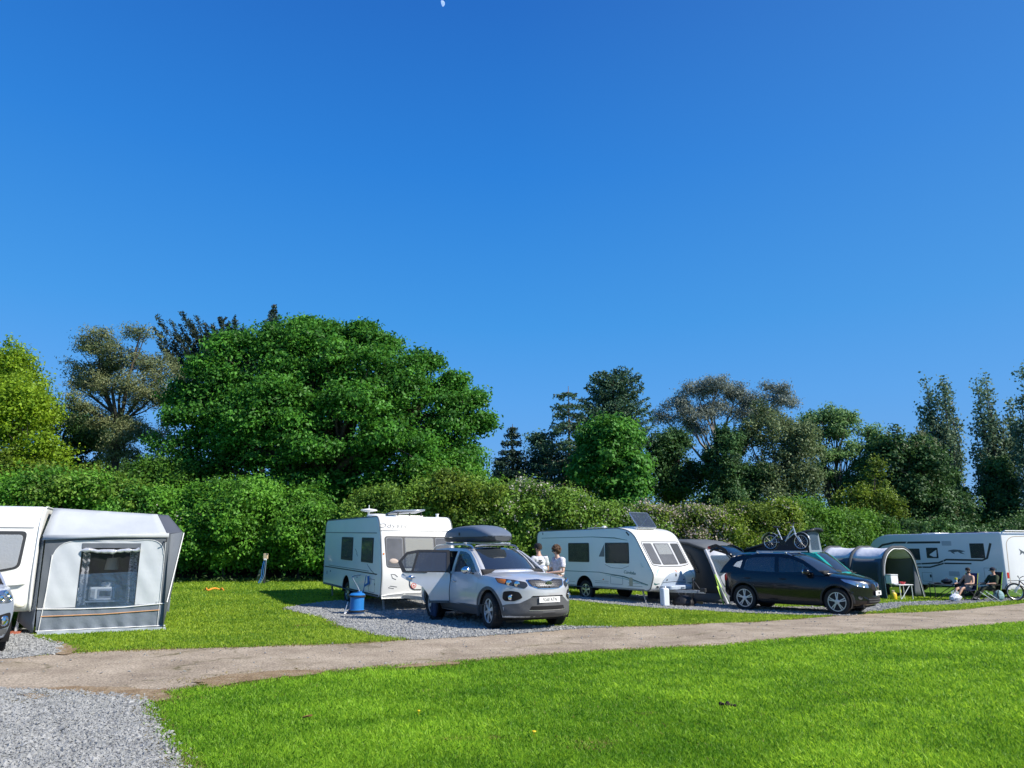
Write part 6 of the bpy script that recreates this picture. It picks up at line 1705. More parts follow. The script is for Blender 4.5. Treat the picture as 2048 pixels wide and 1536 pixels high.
# hook-up post, stake, strap
hp = thing('hookup_post', 'slim power hook-up post with a pale box on top in front of the hedge', 'post', G(528, 1167))
b = MB(); b.box((0, 0, .5), (.06, .06, 1.0)); b.build('post', mat('dark post', (.03, .035, .04), .7), hp, 30)
b = MB(); b.box((0, -.02, 1.08), (.17, .12, .22)); b.build('socket_box', mat('tan socket box', (.55, .42, .28), .6), hp, 30, bevel=.012); b = MB(); b.box((0, -.05, .95), (.11, .10, .07)); b.build('socket', W_CURT, hp, 30, bevel=.01)
for k, (c, dx) in enumerate((((.02, .16, .50), -.05), ((.16, .24, .30), .05), ((.02, .15, .38), .0))):
    b = MB(); b.tube(crom([(dx, -.06, .93), (dx * 1.4 - .02, -.10, .6), (dx * 1.2 - .03, -.12, .3), (dx - .12, -.2, .02)], 5), .011, 6); b.build('cable', mat('cable %d' % k, c, .5), hp)
sk = thing('wooden_stake', 'short pale wooden stake under the hedge beside the hook-up post', 'stake', G(513, 1163) + Vector((0, .3, 0)))
b = MB(); b.tube([(-.05, 0, 0), (.02, 0, .3), (.06, 0, .50)], [.09, .075, .07], 8); b.build('stake', mat('weathered wood', (.40, .36, .22), .9, var=.3), sk, 50)
ot = thing('orange_strap', 'crumpled orange strap lying on the lawn behind the grey awning', 'strap', G(428, 1181))
rg = np.random.default_rng(2)
b = MB(); b.tube(crom([(x, .25 * math.sin(x * 11) * (1 - abs(x)), .05 + .03 * math.cos(x * 23)) for x in np.linspace(-.42, .40, 14)], 3), .030, 6); b.build('webbing', mat('orange webbing', (.85, .30, .03), .7), ot)

# ---------------------------------------------------------------- bicycles
def bicycle(label, loc, rz, wr=.30, base=1.0, frame_m=None, roll=0.0, group=None):
    t = thing('bicycle', label, 'bicycle', loc, rz)
    fm = frame_m or M_SILVERRAIL
    hx = base / 2
    for s, nm in ((-1, 'r'), (1, 'f')):
        M = Matrix.Translation((s * hx, 0, wr)) @ RX90
        w_ = MB(); w_.tube([M @ Vector(((wr - .025) * math.cos(a), (wr - .025) * math.sin(a), 0)) for a in np.linspace(0, 2 * PI, 33)[:-1]], .028, 8, True); wo = w_.build('wheel', M_TYRE, t)
        r_ = MB(); r_.tube([M @ Vector(((wr - .062) * math.cos(a), (wr - .062) * math.sin(a), 0)) for a in np.linspace(0, 2 * PI, 33)[:-1]], .012, 6, True)
        for k in range(14):
            a = 2 * PI * k / 14; r_.tube([M @ Vector((0, 0, .02 * (-1) ** k)), M @ Vector(((wr - .07) * math.cos(a), (wr - .07) * math.sin(a), 0))], .0028, 4)
        r_.tube([M @ Vector((0, 0, -.04)), M @ Vector((0, 0, .04))], .02, 8); r_.build('rim', M_SILVERRAIL, wo)
        gd = MB(); gd.grid([[M @ Vector(((wr + .035) * math.cos(a), (wr + .035) * math.sin(a), zz)) for zz in (-.03, 0, .03)] for a in np.linspace(.2 if s > 0 else .6, 1.9 if s > 0 else 2.9, 10)]); gd.build('mudguard', fm, t, 60, solid=.004)
    bbx = (-.08 * base, 0, wr * .95); sx = (-.22 * base, 0, wr + .36); hd = (.30 * base, 0, wr + .42); hd2 = (.33 * base, 0, wr + .28)
    f = MB()
    f.tube(crom([hd, (.12, 0, wr + .22), (0, 0, wr + .02), bbx], 5), .022, 8); f.tube(crom([hd2, (.10, 0, wr + .12), bbx], 5), .018, 8)
    f.tube([bbx, sx], .018, 8); f.tube([(-hx, .05, wr), bbx], .011, 6); f.tube([(-hx, -.05, wr), bbx], .011, 6); f.tube([(-hx, .05, wr), (sx[0] + .02, 0, wr + .26)], .010, 6); f.tube([(-hx, -.05, wr), (sx[0] + .02, 0, wr + .26)], .010, 6)
    f.tube([hd, hd2], .024, 8); f.build('frame', fm, t)
    k = MB(); k.tube([(.28 * base, 0, wr + .50), (.335 * base, 0, wr + .27)], .016, 8)
    for s in (-1, 1): k.tube([(.34 * base, s * .06, wr + .26), (.44 * base, s * .06, wr + .1), (hx, s * .055, wr)], .016, 6)
    k.tube([(.34 * base, -.06, wr + .26), (.34 * base, .06, wr + .26)], .018, 6); k.build('fork', mat('bright fork', (.7, .72, .74), .3, metal=.6), t)
    h = MB(); h.tube(crom([(.18 * base, -.28, wr + .58), (.25 * base, -.2, wr + .60), (.29 * base, 0, wr + .52), (.25 * base, .2, wr + .60), (.18 * base, .28, wr + .58)], 4), .013, 6); h.build('handlebar', M_BLACK, t)
    s_ = MB(); s_.ball((sx[0] - .03, 0, wr + .47), (.13, .075, .03), 12); s_.ball((sx[0] - .09, 0, wr + .475), (.06, .09, .03), 10); so_ = s_.build('saddle', M_BLACK, t)
    p_ = MB(); p_.tube([sx, (sx[0] - .02, 0, wr + .45)], .013, 6); p_.build('seat_post', M_SILVERRAIL, so_)
    c = MB(); c.lathe([(.09, -.005), (.09, .005), (.07, .006), (.07, -.006)], 20, Matrix.Translation((bbx[0], -.05, bbx[2])) @ RX90); c.bar((bbx[0], -.06, bbx[2]), (bbx[0] + .13, -.07, bbx[2] - .08), .02, .012); c.bar((bbx[0], .06, bbx[2]), (bbx[0] - .13, .07, bbx[2] + .08), .02, .012); c.box((bbx[0] + .13, -.11, bbx[2] - .08), (.08, .08, .02)); c.box((bbx[0] - .13, .11, bbx[2] + .08), (.08, .08, .02)); c.build('crank', M_BLACK, t)
    return t
bicycle('silver child bicycle clamped upright on the roof of the dark crossover', QW((-.16, -.33, 1.655)), QY, .27, .98, mat('silver blue frame', (.50, .53, .60), .3, metal=.5))
bicycle('dark bicycle standing at the right edge behind the motorhome', G(2062, 1202), R(172), .34, 1.05, mat('black frame', (.02, .02, .022), .4))

# ---------------------------------------------------------------- overhead wires and the moon
for k, (ya, yb2) in enumerate(((978, 974), (984, 980))):
    a, b = P(1700, ya + 2, 75), P(2300, yb2 - 4, 70)
    t = thing('power_line', ('upper' if k == 0 else 'lower') + ' of two thin overhead wires between the right hand poplars', 'wire', a, 0, 'overhead wires')
    w_ = MB(); w_.tube([Vector(lerp(np.array(a), np.array(b), s)) - a - Vector((0, 0, .5 * math.sin(PI * s))) for s in np.linspace(0, 1, 12)], .022, 5); w_.build('cable', M_BLACK, t)
mo = P(884, 7, 3800)
moon = thing('moon', 'pale half moon high in the blue sky near the top edge', 'moon', mo)
mm = bpy.data.materials.new('moon light'); nt, N, L = nodes_of(mm); N.remove(N['Principled BSDF']); em = N.new('ShaderNodeEmission'); em.inputs['Strength'].default_value = 1
nz = N.new('ShaderNodeTexNoise'); nz.inputs['Scale'].default_value = .05; cr = N.new('ShaderNodeValToRGB'); cr.color_ramp.elements[0].color = (.22, .38, .72, 1); cr.color_ramp.elements[1].color = (.42, .58, .86, 1); cr.color_ramp.elements[0].position = .35; cr.color_ramp.elements[1].position = .65
tc = N.new('ShaderNodeTexCoord'); L.new(tc.outputs['Object'], nz.inputs['Vector']); L.new(nz.outputs['Fac'], cr.inputs['Fac']); L.new(cr.outputs['Color'], em.inputs['Color']); L.new(em.outputs[0], N['Material Output'].inputs['Surface'])
rM = 17.0; b = MB(); vd = -mo.normalized(); rt_ = vd.cross(Vector((0, 0, 1))).normalized() * -1; upm = rt_.cross(vd) * -1
lit = (rt_ * .80 + Vector((0, 0, 1)) * .35 + vd * .45).normalized(); b.ball((0, 0, 0), rM, 32)
bmv = []; M3 = lit.to_track_quat('Z', 'Y').to_matrix().to_4x4()
b = MB(); b.lathe([(rM * math.cos(a), rM * math.sin(a)) for a in np.linspace(0, PI / 2 - .001, 12)], 32, M3); b.build('disc', mm, moon, 0)
# ================================================================ people: one skinned surface each, clothes and hair as children
M_SKIN = mat('warm skin', (.52, .30, .21), .55, var=.05, scale=12)
M_SKIN2 = mat('fair skin', (.58, .36, .27), .55, var=.05, scale=12)
def skin_obj(name, nodes, edges, m, parent, root=0, sub=2):
    """nodes: list of (co, radius) ; grows one surface along the edges"""
    me = bpy.data.meshes.new(name); me.from_pydata([n[0] for n in nodes], edges, []); me.update()
    o = link(name, me, m, None)
    md = o.modifiers.new('Skin', 'SKIN'); md.use_smooth_shade = True; md.branch_smoothing = .4
    sv = me.skin_vertices[0].data
    for i, n in enumerate(nodes):
        r = n[1]; sv[i].radius = (r, r) if not hasattr(r, '__len__') else r
        sv[i].use_root = (i == root)
    sb = o.modifiers.new('Sub', 'SUBSURF'); sb.levels = sub; sb.render_levels = sub
    dg = bpy.context.evaluated_depsgraph_get(); dg.update()
    nm = bpy.data.meshes.new_from_object(o.evaluated_get(dg)); o.modifiers.clear(); o.data = nm; bpy.data.meshes.remove(me); nm.name = name
    nm.materials.clear(); nm.materials.append(m)
    nm.polygons.foreach_set('use_smooth', [True] * len(nm.polygons))
    if parent: o.parent = parent
    return o

def person(label, loc, rz, J, skin, shirt=None, trousers=None, shoes=None, short_legs=False, sleeves=.55, group=None, scale=1.0):
    """J: joint name -> position (x forward, y left, z up)"""
    t = thing('person', label, 'person', loc, rz, group, scale=scale)
    V = {k: Vector(v) for k, v in J.items()}
    nodes, edges, idx = [], [], {}
    def nd(k, p, r, fr=None):
        idx[k] = len(nodes); nodes.append((tuple(p), r))
        if fr: edges.append((idx[fr], idx[k]))
    nd('pelvis', V['pelvis'], (.155, .11)); nd('waist', lerp(V['pelvis'], V['chest'], .45), (.135, .10), 'pelvis'); nd('chest', V['chest'], (.165, .115), 'waist')
    nd('neck0', lerp(V['chest'], V['head'], .52), .062, 'chest'); nd('neck', lerp(V['chest'], V['head'], .68), .052, 'neck0')
    up = (V['head'] - V['neck'] if 'neck' in V else V['head'] - V['chest']).normalized(); look = Vector(J['look']).normalized()
    nd('skull', V['head'] - look * .012, (.078, .088), 'neck'); nd('crown', V['head'] + up * .085 - look * .012, (.055, .066), 'skull')
    nd('jaw', V['head'] - up * .062 + look * .055, .036, 'skull'); nd('nose', V['head'] + look * .102 - up * .01, .013, 'skull')
    for s in ('L', 'R'):
        nd('sh' + s, V['sh' + s], .060, 'chest'); nd('el' + s, V['el' + s], .040, 'sh' + s)
        nd('fo' + s, lerp(V['el' + s], V['wr' + s], .35), .040, 'el' + s); nd('wr' + s, V['wr' + s], .026, 'fo' + s)
        d = (V['wr' + s] - V['el' + s]).normalized(); sd_ = d.cross(Vector((0, 0, 1)));
        sd_ = sd_.normalized() if sd_.length > .1 else Vector((0, 1, 0)); dn = d.cross(sd_)
        nd('pa' + s, V['wr' + s] + d * .07, (.034, .020), 'wr' + s)
        for k in range(4):
            b = V['wr' + s] + d * .10 + sd_ * (.028 - .019 * k); ln = (.034, .042, .040, .030)[k]
            nd(f'f{k}{s}', b, .0095, 'pa' + s); nd(f'g{k}{s}', b + d * ln + dn * .010, .0085, f'f{k}{s}'); nd(f'h{k}{s}', b + d * ln * 1.5 + dn * .034, .0075, f'g{k}{s}')
        nd('t0' + s, V['wr' + s] + d * .045 + sd_ * .040, .011, 'pa' + s); nd('t1' + s, V['wr' + s] + d * .085 + sd_ * .056 + dn * .012, .009, 't0' + s)
        nd('hi' + s, V['hi' + s], .092, 'pelvis'); nd('th' + s, lerp(V['hi' + s], V['kn' + s], .45), .078, 'hi' + s); nd('kn' + s, V['kn' + s], .055, 'th' + s)
        nd('ca' + s, lerp(V['kn' + s], V['an' + s], .3), .054, 'kn' + s); nd('an' + s, V['an' + s], .036, 'ca' + s)
        tdir = Vector(J.get('toe' + s, (1, 0, 0))).normalized()
        nd('ft' + s, V['an' + s] + tdir * .09 + Vector((0, 0, -.05)) * (1 if abs(tdir.z) < .5 else 0), (.036, .026), 'an' + s); nd('to' + s, V['an' + s] + tdir * .17 + Vector((0, 0, -.06)) * (1 if abs(tdir.z) < .5 else 0), .022, 'ft' + s)
    body = skin_obj('body', nodes, edges, skin, t)
    # clothes are cut from the body surface and stand a little proud of it
    me = body.data; nv = len(me.vertices)
    VC = np.empty(nv * 3); me.vertices.foreach_get('co', VC); VC = VC.reshape(-1, 3)
    VN = np.empty(nv * 3); me.vertices.foreach_get('normal', VN); VN = VN.reshape(-1, 3)
    best = np.full(nv, 1e9); bi = np.zeros(nv, int); bt = np.zeros(nv); names = {v: k for k, v in idx.items()}
    for ei, (p, q) in enumerate(edges):
        A = np.array(nodes[p][0]); D = np.array(nodes[q][0]) - A
        t_ = np.clip(((VC - A) @ D) / (D @ D), 0, 1); d = np.linalg.norm(VC - A - t_[:, None] * D, axis=1)
        k = d < best; best[k] = d[k]; bi[k] = ei; bt[k] = t_[k]
    enames = [(names[p], names[q]) for p, q in edges]
    def wrap(name, rules, grow, m):
        ok = np.zeros(nv, bool)
        for ei, (p, q) in enumerate(enames):
            for (pp, qq, t0, t1) in rules:
                if p.startswith(pp) and q.startswith(qq): ok |= (bi == ei) & (bt >= t0) & (bt <= t1)
        fs = [tuple(pl.vertices) for pl in me.polygons if all(ok[i] for i in pl.vertices)]
        used = sorted({i for f in fs for i in f}); mp = {i: j for j, i in enumerate(used)}
        rgc = np.random.default_rng(len(used))
        mb = MB(); mb.add([tuple(VC[i] + VN[i] * (grow * (1 + .25 * math.sin(VC[i][2] * 60 + VC[i][0] * 40)) )) for i in used], [tuple(mp[i] for i in f) for f in fs])
        return mb.build(name, m, t, 180, solid=.006, fixn=False)
    if shirt:
        wrap('shirt', [('pelvis', 'waist', .25, 1), ('waist', 'chest', 0, 1), ('chest', 'neck0', 0, .8), ('chest', 'sh', 0, 1), ('sh', 'el', 0, sleeves + .1), ('pelvis', 'hi', .0, .25)], .020, shirt)
    if trousers:
        wrap('trousers', [('pelvis', 'waist', 0, .45), ('pelvis', 'hi', 0, 1), ('hi', 'th', 0, 1), ('th', 'kn', 0, .55 if short_legs else 1)] + ([] if short_legs else [('kn', 'ca', 0, 1), ('ca', 'an', 0, .97)]), .013, trousers)
    if shoes:
        for s in ('L', 'R'):
            tdir = Vector(J.get('toe' + s, (1, 0, 0))).normalized(); a = V['an' + s]
            q = tdir.to_track_quat('X', 'Z').to_matrix().to_4x4()
            b = MB(); b.ball(a + tdir * .07 + Vector((0, 0, -.045)), (.145, .052, .050), 12, q); b.ball(a + tdir * .0 + Vector((0, 0, -.01)), (.06, .05, .06), 10, q); so_ = b.build('shoe', shoes, t, 60)
            sl_ = MB(); sl_.ball(a + tdir * .07 + Vector((0, 0, -.075)), (.15, .055, .018), 12, q); sl_.build('sole', W_CURT, so_, 60)
    fr = look.to_track_quat('X', 'Z').to_matrix().to_4x4()
    H = Matrix.Translation(V['head']) @ fr
    # ears, eyes, mouth
    e = MB()
    for s in (-1, 1): e.ball(H @ Vector((-.01, s * .082, -.01)), (.018, .010, .028), 8, fr)
    e.build('ears', skin, body, 60)
    e = MB()
    for s in (-1, 1): e.ball(H @ Vector((.074, s * .030, .012)), (.010, .014, .008), 8, fr)
    e.build('eyes', M_BLACK, body, 60)
    e = MB(); e.ball(H @ Vector((.078, 0, -.052)), (.010, .024, .006), 8, fr); e.build('mouth', mat('lips', (.42, .17, .14), .5), body, 60)
    return t, H, fr

def cap(t, H, m, back=False):
    b = MB(); b.lathe([(.100, .02), (.102, .06), (.088, .105), (.05, .128), (.001, .134)], 20, H @ Matrix.Diagonal((1.06, .92, 1, 1)))
    f = -1 if back else 1
    b.grid([[H @ Vector((f * (.085 + .085 * u * (1 - .35 * v * v)), .075 * v, .030 - .012 * u)) for v in np.linspace(-1, 1, 7)] for u in np.linspace(0, 1, 4)])
    return b.build('cap', m, t, 50, solid=.005)
def hair_curls(t, H, m, n=150, r=.105, lo=-.10, seed=3):
    rg = np.random.default_rng(seed); b = MB(); k = 0
    b.ball(H @ Vector((-.02, 0, .03)), (.095, .092, .095), 12)
    while k < n:
        d = rg.normal(size=3); d /= np.linalg.norm(d)
        p = Vector((d[0] * r - .022, d[1] * r, d[2] * r * 1.08 + .02))
        if p.z < lo or (p.x > .035 and p.z < .055): continue
        k += 1
        b.ball(H @ p, tuple(rg.uniform(.014, .026, 3)), 6)
    return b.build('hair', m, t, 60)
def sunglasses(t, H):
    b = MB()
    for s in (-1, 1): b.ball(H @ Vector((.086, s * .036, .014)), (.012, .032, .022), 10, H.to_3x3().to_4x4())
    b.tube([H @ Vector((.08, -.07, .018)), H @ Vector((.0, -.088, .015))], .004, 5); b.tube([H @ Vector((.08, .07, .018)), H @ Vector((.0, .088, .015))], .004, 5); b.tube([H @ Vector((.092, -.02, .018)), H @ Vector((.092, .02, .018))], .005, 5)
    return b.build('sunglasses', mat('black sunglasses', (.006, .006, .007), .15), t, 60)

STAND = dict(pelvis=(0, 0, .95), chest=(.0, 0, 1.33), head=(.03, 0, 1.64), look=(1, 0, -.05), shL=(0, .19, 1.42), shR=(0, -.19, 1.42), elL=(-.02, .26, 1.12), elR=(-.02, -.26, 1.12), wrL=(.08, .25, .88), wrR=(.08, -.25, .88),
 hiL=(0, .095, .90), hiR=(0, -.095, .90), knL=(.02, .11, .50), knR=(.02, -.11, .50), anL=(-.02, .12, .085), anR=(-.02, -.12, .085), toeL=(1, .15, 0), toeR=(1, -.15, 0))
M_TEE = mat('pale grey marl tee', (.58, .59, .62), .9, bump=.3, bscale=14)
M_TEE2 = mat('pale patterned tee', (.60, .58, .62), .9, var=.32, scale=26, bump=.2, bscale=14)
M_JEAN = mat('dark blue jeans', (.035, .055, .11), .9, var=.15, scale=20)
M_SHORT = mat('grey shorts', (.10, .11, .13), .9)
M_SHOE = mat('black canvas shoe', (.012, .012, .014), .8)
# man in a black cap, back half turned to us
p_ = P(1079, 1150, 19.9)
J = dict(STAND); J.update(head=(.05, 0, 1.655), look=(.95, .25, -.10), elL=(.03, .27, 1.13), wrL=(.24, .20, 1.06), elR=(.02, -.27, 1.13), wrR=(.22, -.18, 1.05))
t1, H, fr = person('man in a black cap and pale grey tee standing beyond the silver car', (p_.x, 19.9, float(gnd(p_.x, 19.9))), R(122), J, M_SKIN, M_TEE, M_SHORT, M_SHOE, True, scale=1.04)
cap(t1, H, mat('black cotton cap', (.012, .012, .014), .9)); hr = MB(); hr.lathe([(.088, -.03), (.096, .0), (.097, .05)], 20, H @ Matrix.Translation((-.018, 0, 0)) @ Matrix.Diagonal((.95, .88, 1, 1))); hr.build('hair', mat('dark cropped hair', (.03, .02, .015), .9), t1, 60)
pr = MB(); 
for (y, z, w_, h_) in ((.07, 1.36, .10, .03), (.05, 1.32, .14, .02), (.06, 1.29, .08, .02), (-.10, 1.18, .05, .09), (-.03, 1.16, .04, .07)): pr.box((-.145, y, z), (.01, w_, h_))
pr.build('back_print', mat('dark back print', (.05, .055, .07), .9), t1, 0)
# woman with brown curls and sunglasses, hands together in front
p_ = P(1117, 1150, 19.3)
J = dict(STAND); J.update(head=(.06, 0, 1.625), look=(.9, .0, -.35), elL=(.04, .27, 1.12), wrL=(.27, .10, 1.10), elR=(.04, -.27, 1.12), wrR=(.27, -.10, 1.10))
t2, H, fr = person('woman with curly brown hair and sunglasses standing beyond the silver car bonnet', (p_.x, 19.3, float(gnd(p_.x, 19.3))), R(-150), J, M_SKIN2, M_TEE2, M_JEAN, M_SHOE, sleeves=.6, scale=1.03)
hair_curls(t2, H, mat('curly brown hair', (.10, .055, .03), .8)); sunglasses(t2, H)
# person behind the open door: only the legs show
q = P(868, 1240, 18.95)
J = dict(STAND); J.update(pelvis=(-.05, 0, .93), chest=(.10, 0, 1.18), head=(.30, 0, 1.36), look=(.9, 0, -.3), shL=(.14, .18, 1.25), shR=(.14, -.18, 1.25), elL=(.34, .22, 1.08), elR=(.34, -.22, 1.08), wrL=(.52, .15, 1.12), wrR=(.52, -.15, 1.12))
t3, H, fr = person('person in dark jeans and black shoes behind the open car door', (q.x, q.y, float(gnd(q.x, q.y))), R(20), J, M_SKIN, mat('navy top', (.03, .04, .08), .9), M_JEAN, M_SHOE)
hair_curls(t3, H, mat('dark hair', (.03, .02, .015), .8), 60)
# two people sitting by the motorhome
SIT = dict(pelvis=(-.05, 0, .50), chest=(-.16, 0, .84), head=(-.15, 0, 1.14), look=(1, 0, -.08), shL=(-.15, .19, .93), shR=(-.15, -.19, .93), elL=(.02, .30, .66), elR=(.02, -.30, .66), wrL=(.22, .25, .66), wrR=(.22, -.25, .66),
 hiL=(0, .10, .48), hiR=(0, -.10, .48), knL=(.42, .13, .50), knR=(.42, -.13, .46), anL=(.72, .13, .16), anR=(.66, -.13, .09), toeL=(1, .1, .25), toeR=(1, -.1, 0))
S1 = G(1938, 1202); yaw1 = R(200)
camp_chair('dark blue camping chair under the shirtless man', S1, yaw1, mat('dark blue chair fabric', (.015, .03, .12), .8, bump=.3), mat('lime post', (.5, .6, .05), .5), 1.0)
J = dict(SIT); J.update(look=(.55, .75, -.05))
t4, H, fr = person('shirtless man in sunglasses and dark shorts sitting back in the dark blue chair', S1, yaw1, J, M_SKIN, None, M_SHORT, None, True)
sunglasses(t4, H); b = MB(); b.lathe([(.093, .02), (.098, .055), (.080, .10), (.04, .115), (.001, .118)], 18, H @ Matrix.Translation((-.012, 0, 0)) @ Matrix.Diagonal((1, .90, 1, 1))); b.build('hair', mat('dark cropped hair', (.03, .02, .015), .9), t4, 60)
b = MB(); b.ball(H @ Vector((.05, 0, -.065)), (.045, .06, .035), 10); b.build('beard', MATS['dark cropped hair'], t4, 60)
S2 = G(1990, 1202) + Vector((0, .1, 0)); yaw2 = R(186)
camp_chair('black camping chair with lime green posts under the cap wearer', S2, yaw2, mat('black chair fabric', (.015, .016, .018), .8, bump=.3), M_LIME, 1.05)
t5, H, fr = person('person in a dark cap and dark green clothes lounging in the lime edged chair', S2, yaw2, SIT, M_SKIN, mat('dark green top', (.03, .045, .02), .9, bump=.3, bscale=14), mat('dark green trousers', (.028, .036, .022), .9), M_SHOE, sleeves=.9)
cap(t5, H, mat('dark navy cap', (.015, .017, .03), .9))
# ================================================================ vegetation
M_BARK = mat('grey brown bark', (.075, .058, .042), .9, var=.3, scale=6, bump=.7, bscale=14)
M_BARKL = mat('pale eucalyptus bark', (.26, .23, .20), .8, var=.25, scale=4, bump=.3, bscale=10)
M_BARKD = mat('dark bark', (.03, .025, .02), .95, bump=.7, bscale=14)
LF = {
 'oak':    leafmat('oak leaves', (.014, .072, .011), (.105, .33, .035), .32),
 'yellow': leafmat('yellow green leaves', (.070, .17, .012), (.30, .46, .025), .38),
 'dark':   leafmat('dark green leaves', (.020, .060, .018), (.095, .21, .052), .22),
 'pine':   leafmat('bronze tipped pine needles', (.045, .100, .045), (.25, .27, .115), .22),
 'pineg':  leafmat('pine needles', (0.029, 0.080, 0.036), (0.102, 0.174, 0.065), .2),
 'cypress': leafmat('cypress sprays', (0.017, 0.035, 0.026), (0.051, 0.084, 0.052), .12),
 'spruce': leafmat('spruce needles', (.022, .052, .042), (.085, .155, .10), .15),
 'spruceg': leafmat('greener spruce needles', (.028, .072, .045), (.115, .22, .115), .18),
 'maple':  leafmat('bright maple leaves', (.018, .095, .014), (.12, .36, .045), .34),
 'euca':   leafmat('grey eucalyptus leaves', (.085, .115, .095), (.27, .31, .25), .22),
 'greyg':  leafmat('grey green leaves', (.042, .080, .036), (.20, .27, .115), .28),
 'ash':    leafmat('ash leaves', (.055, .135, .05), (.22, .39, .13), .38),
 'chest':  leafmat('dark chestnut leaves', (.016, .052, .018), (.080, .185, .050), .25),
 'poplar': leafmat('poplar leaves', (.048, .100, .066), (.20, .30, .175), .3),
 'hedge':  leafmat('hedge leaves', (.024, .100, .012), (.17, .42, .042), .34),
 'hawth':  leafmat('hawthorn leaves', (.042, .105, .014), (.22, .39, .052), .32),
 'bush':   leafmat('bush leaves', (.025, .085, .012), (.14, .32, .034), .34),
 'bushy':  leafmat('yellowish bush leaves', (.040, .085, .012), (.22, .33, .035), .32),
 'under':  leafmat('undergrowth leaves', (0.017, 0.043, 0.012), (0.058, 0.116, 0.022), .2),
}
PETAL = leafmat('creamy blossom', (.45, .40, .34), (.72, .68, .62), .25)
PINKP = leafmat('pinkish blossom', (.42, .33, .28), (.62, .55, .46), .25)

def unit(n, rg):
    d = rg.normal(size=(n, 3)); return d / np.linalg.norm(d, axis=1, keepdims=True)

def leaf_quads(c, size, rg, out=None, bias=.5, aspect=.55, jitter=.35, droop=0.0):
    """diamond leaves at points c; normals lean towards out"""
    n = len(c)
    nr = unit(n, rg)
    if out is not None: nr = nr * (1 - bias) + out * bias
    nr /= np.linalg.norm(nr, axis=1, keepdims=True) + 1e-9
    a = unit(n, rg); a[:, 2] -= droop
    a -= nr * (a * nr).sum(1, keepdims=True); a /= np.linalg.norm(a, axis=1, keepdims=True) + 1e-9
    b = np.cross(nr, a)
    s = size * (1 + jitter * rg.uniform(-1, 1, (n, 1)))
    fold = nr * s * .18
    V = np.stack([c - a * s * .5, c + b * s * aspect * .5 + fold, c + a * s * .5, c - b * s * aspect * .5 + fold], 1)
    return V.reshape(-1, 3)

def clumps(blobs, n, rc, per, rg, shell=(.55, 1.0), flat=1.0, lower=-.75, low_thin=True):
    """blobs: (centre(3), radii(3)); returns leaf centres, outward directions, tint"""
    C, O = [], []
    vol = np.array([max(r[0] * r[1], r[0] * r[2], r[1] * r[2]) for _, r in blobs]); cnt = np.maximum(3, (n * vol / vol.sum()).astype(int))
    for (c, r), k in zip(blobs, cnt):
        d = unit(k * 2, rg); d = d[d[:, 2] > lower][:k]
        rad = rg.uniform(shell[0], shell[1], (len(d), 1)) ** .6
        p = np.array(c) + d * rad * np.array(r)
        C.append(p); O.append(d)
    C = np.concatenate(C); O = np.concatenate(O)
    m = len(C)
    size = rg.uniform(.6, 1.35, (m, 1, 1)) * rc
    off = np.clip(rg.normal(0, .5, (m, per, 3)), -.95, .95) * size; off[:, :, 2] *= flat
    L = (C[:, None, :] + off).reshape(-1, 3)
    OO = off / (np.linalg.norm(off, axis=2, keepdims=True) + 1e-6) * .5 + O[:, None, :] * .6 + np.array([0, 0, .55])
    T = (rg.uniform(0, .75, (m, 1)) + rg.uniform(0, .35, (m, per))).reshape(-1)
    return L, OO.reshape(-1, 3), T, C

def sub_blobs(blobs, rg, k=14, f=(.28, .48), depth=.86):
    """knobbly crown: smaller lobes over each main lobe"""
    out = []
    for c, r in blobs:
        out.append((np.array(c), np.array(r) * .76))
        d = unit(k * 2, rg); d = d[d[:, 2] > -.55][:k]
        for q in d:
            s = rg.uniform(*f)
            out.append((np.array(c) + q * np.array(r) * depth * rg.uniform(.8, 1.08), np.array(r).mean() * s * rg.uniform(.8, 1.2, 3)))
    return out

def limb_tubes(mb, a, b, r0, r1, rg, bend=.12, n=6, sides=6):
    a, b = np.array(a, float), np.array(b, float)
    L_ = np.linalg.norm(b - a); k = rg.normal(0, bend * L_ * .35, 3); k[2] = abs(k[2]) * .3 - .0
    pts = [a * (1 - t) + b * t + k * math.sin(PI * t) + rg.normal(0, .012 * L_, 3) * (0 < t < 1) for t in np.linspace(0, 1, n)]
    mb.tube(pts, [lerp(r0, r1, t) for t in np.linspace(0, 1, n)], sides)
    return pts

def px_blob(px, py, rx, ry, Y, rd=None):
    c = P(px, py, Y); k = math.hypot(c.x, c.y) and (Y * CP) / F
    return (np.array(c), np.array([rx * k, (rd or (rx + ry) / 2) * k, ry * k]))

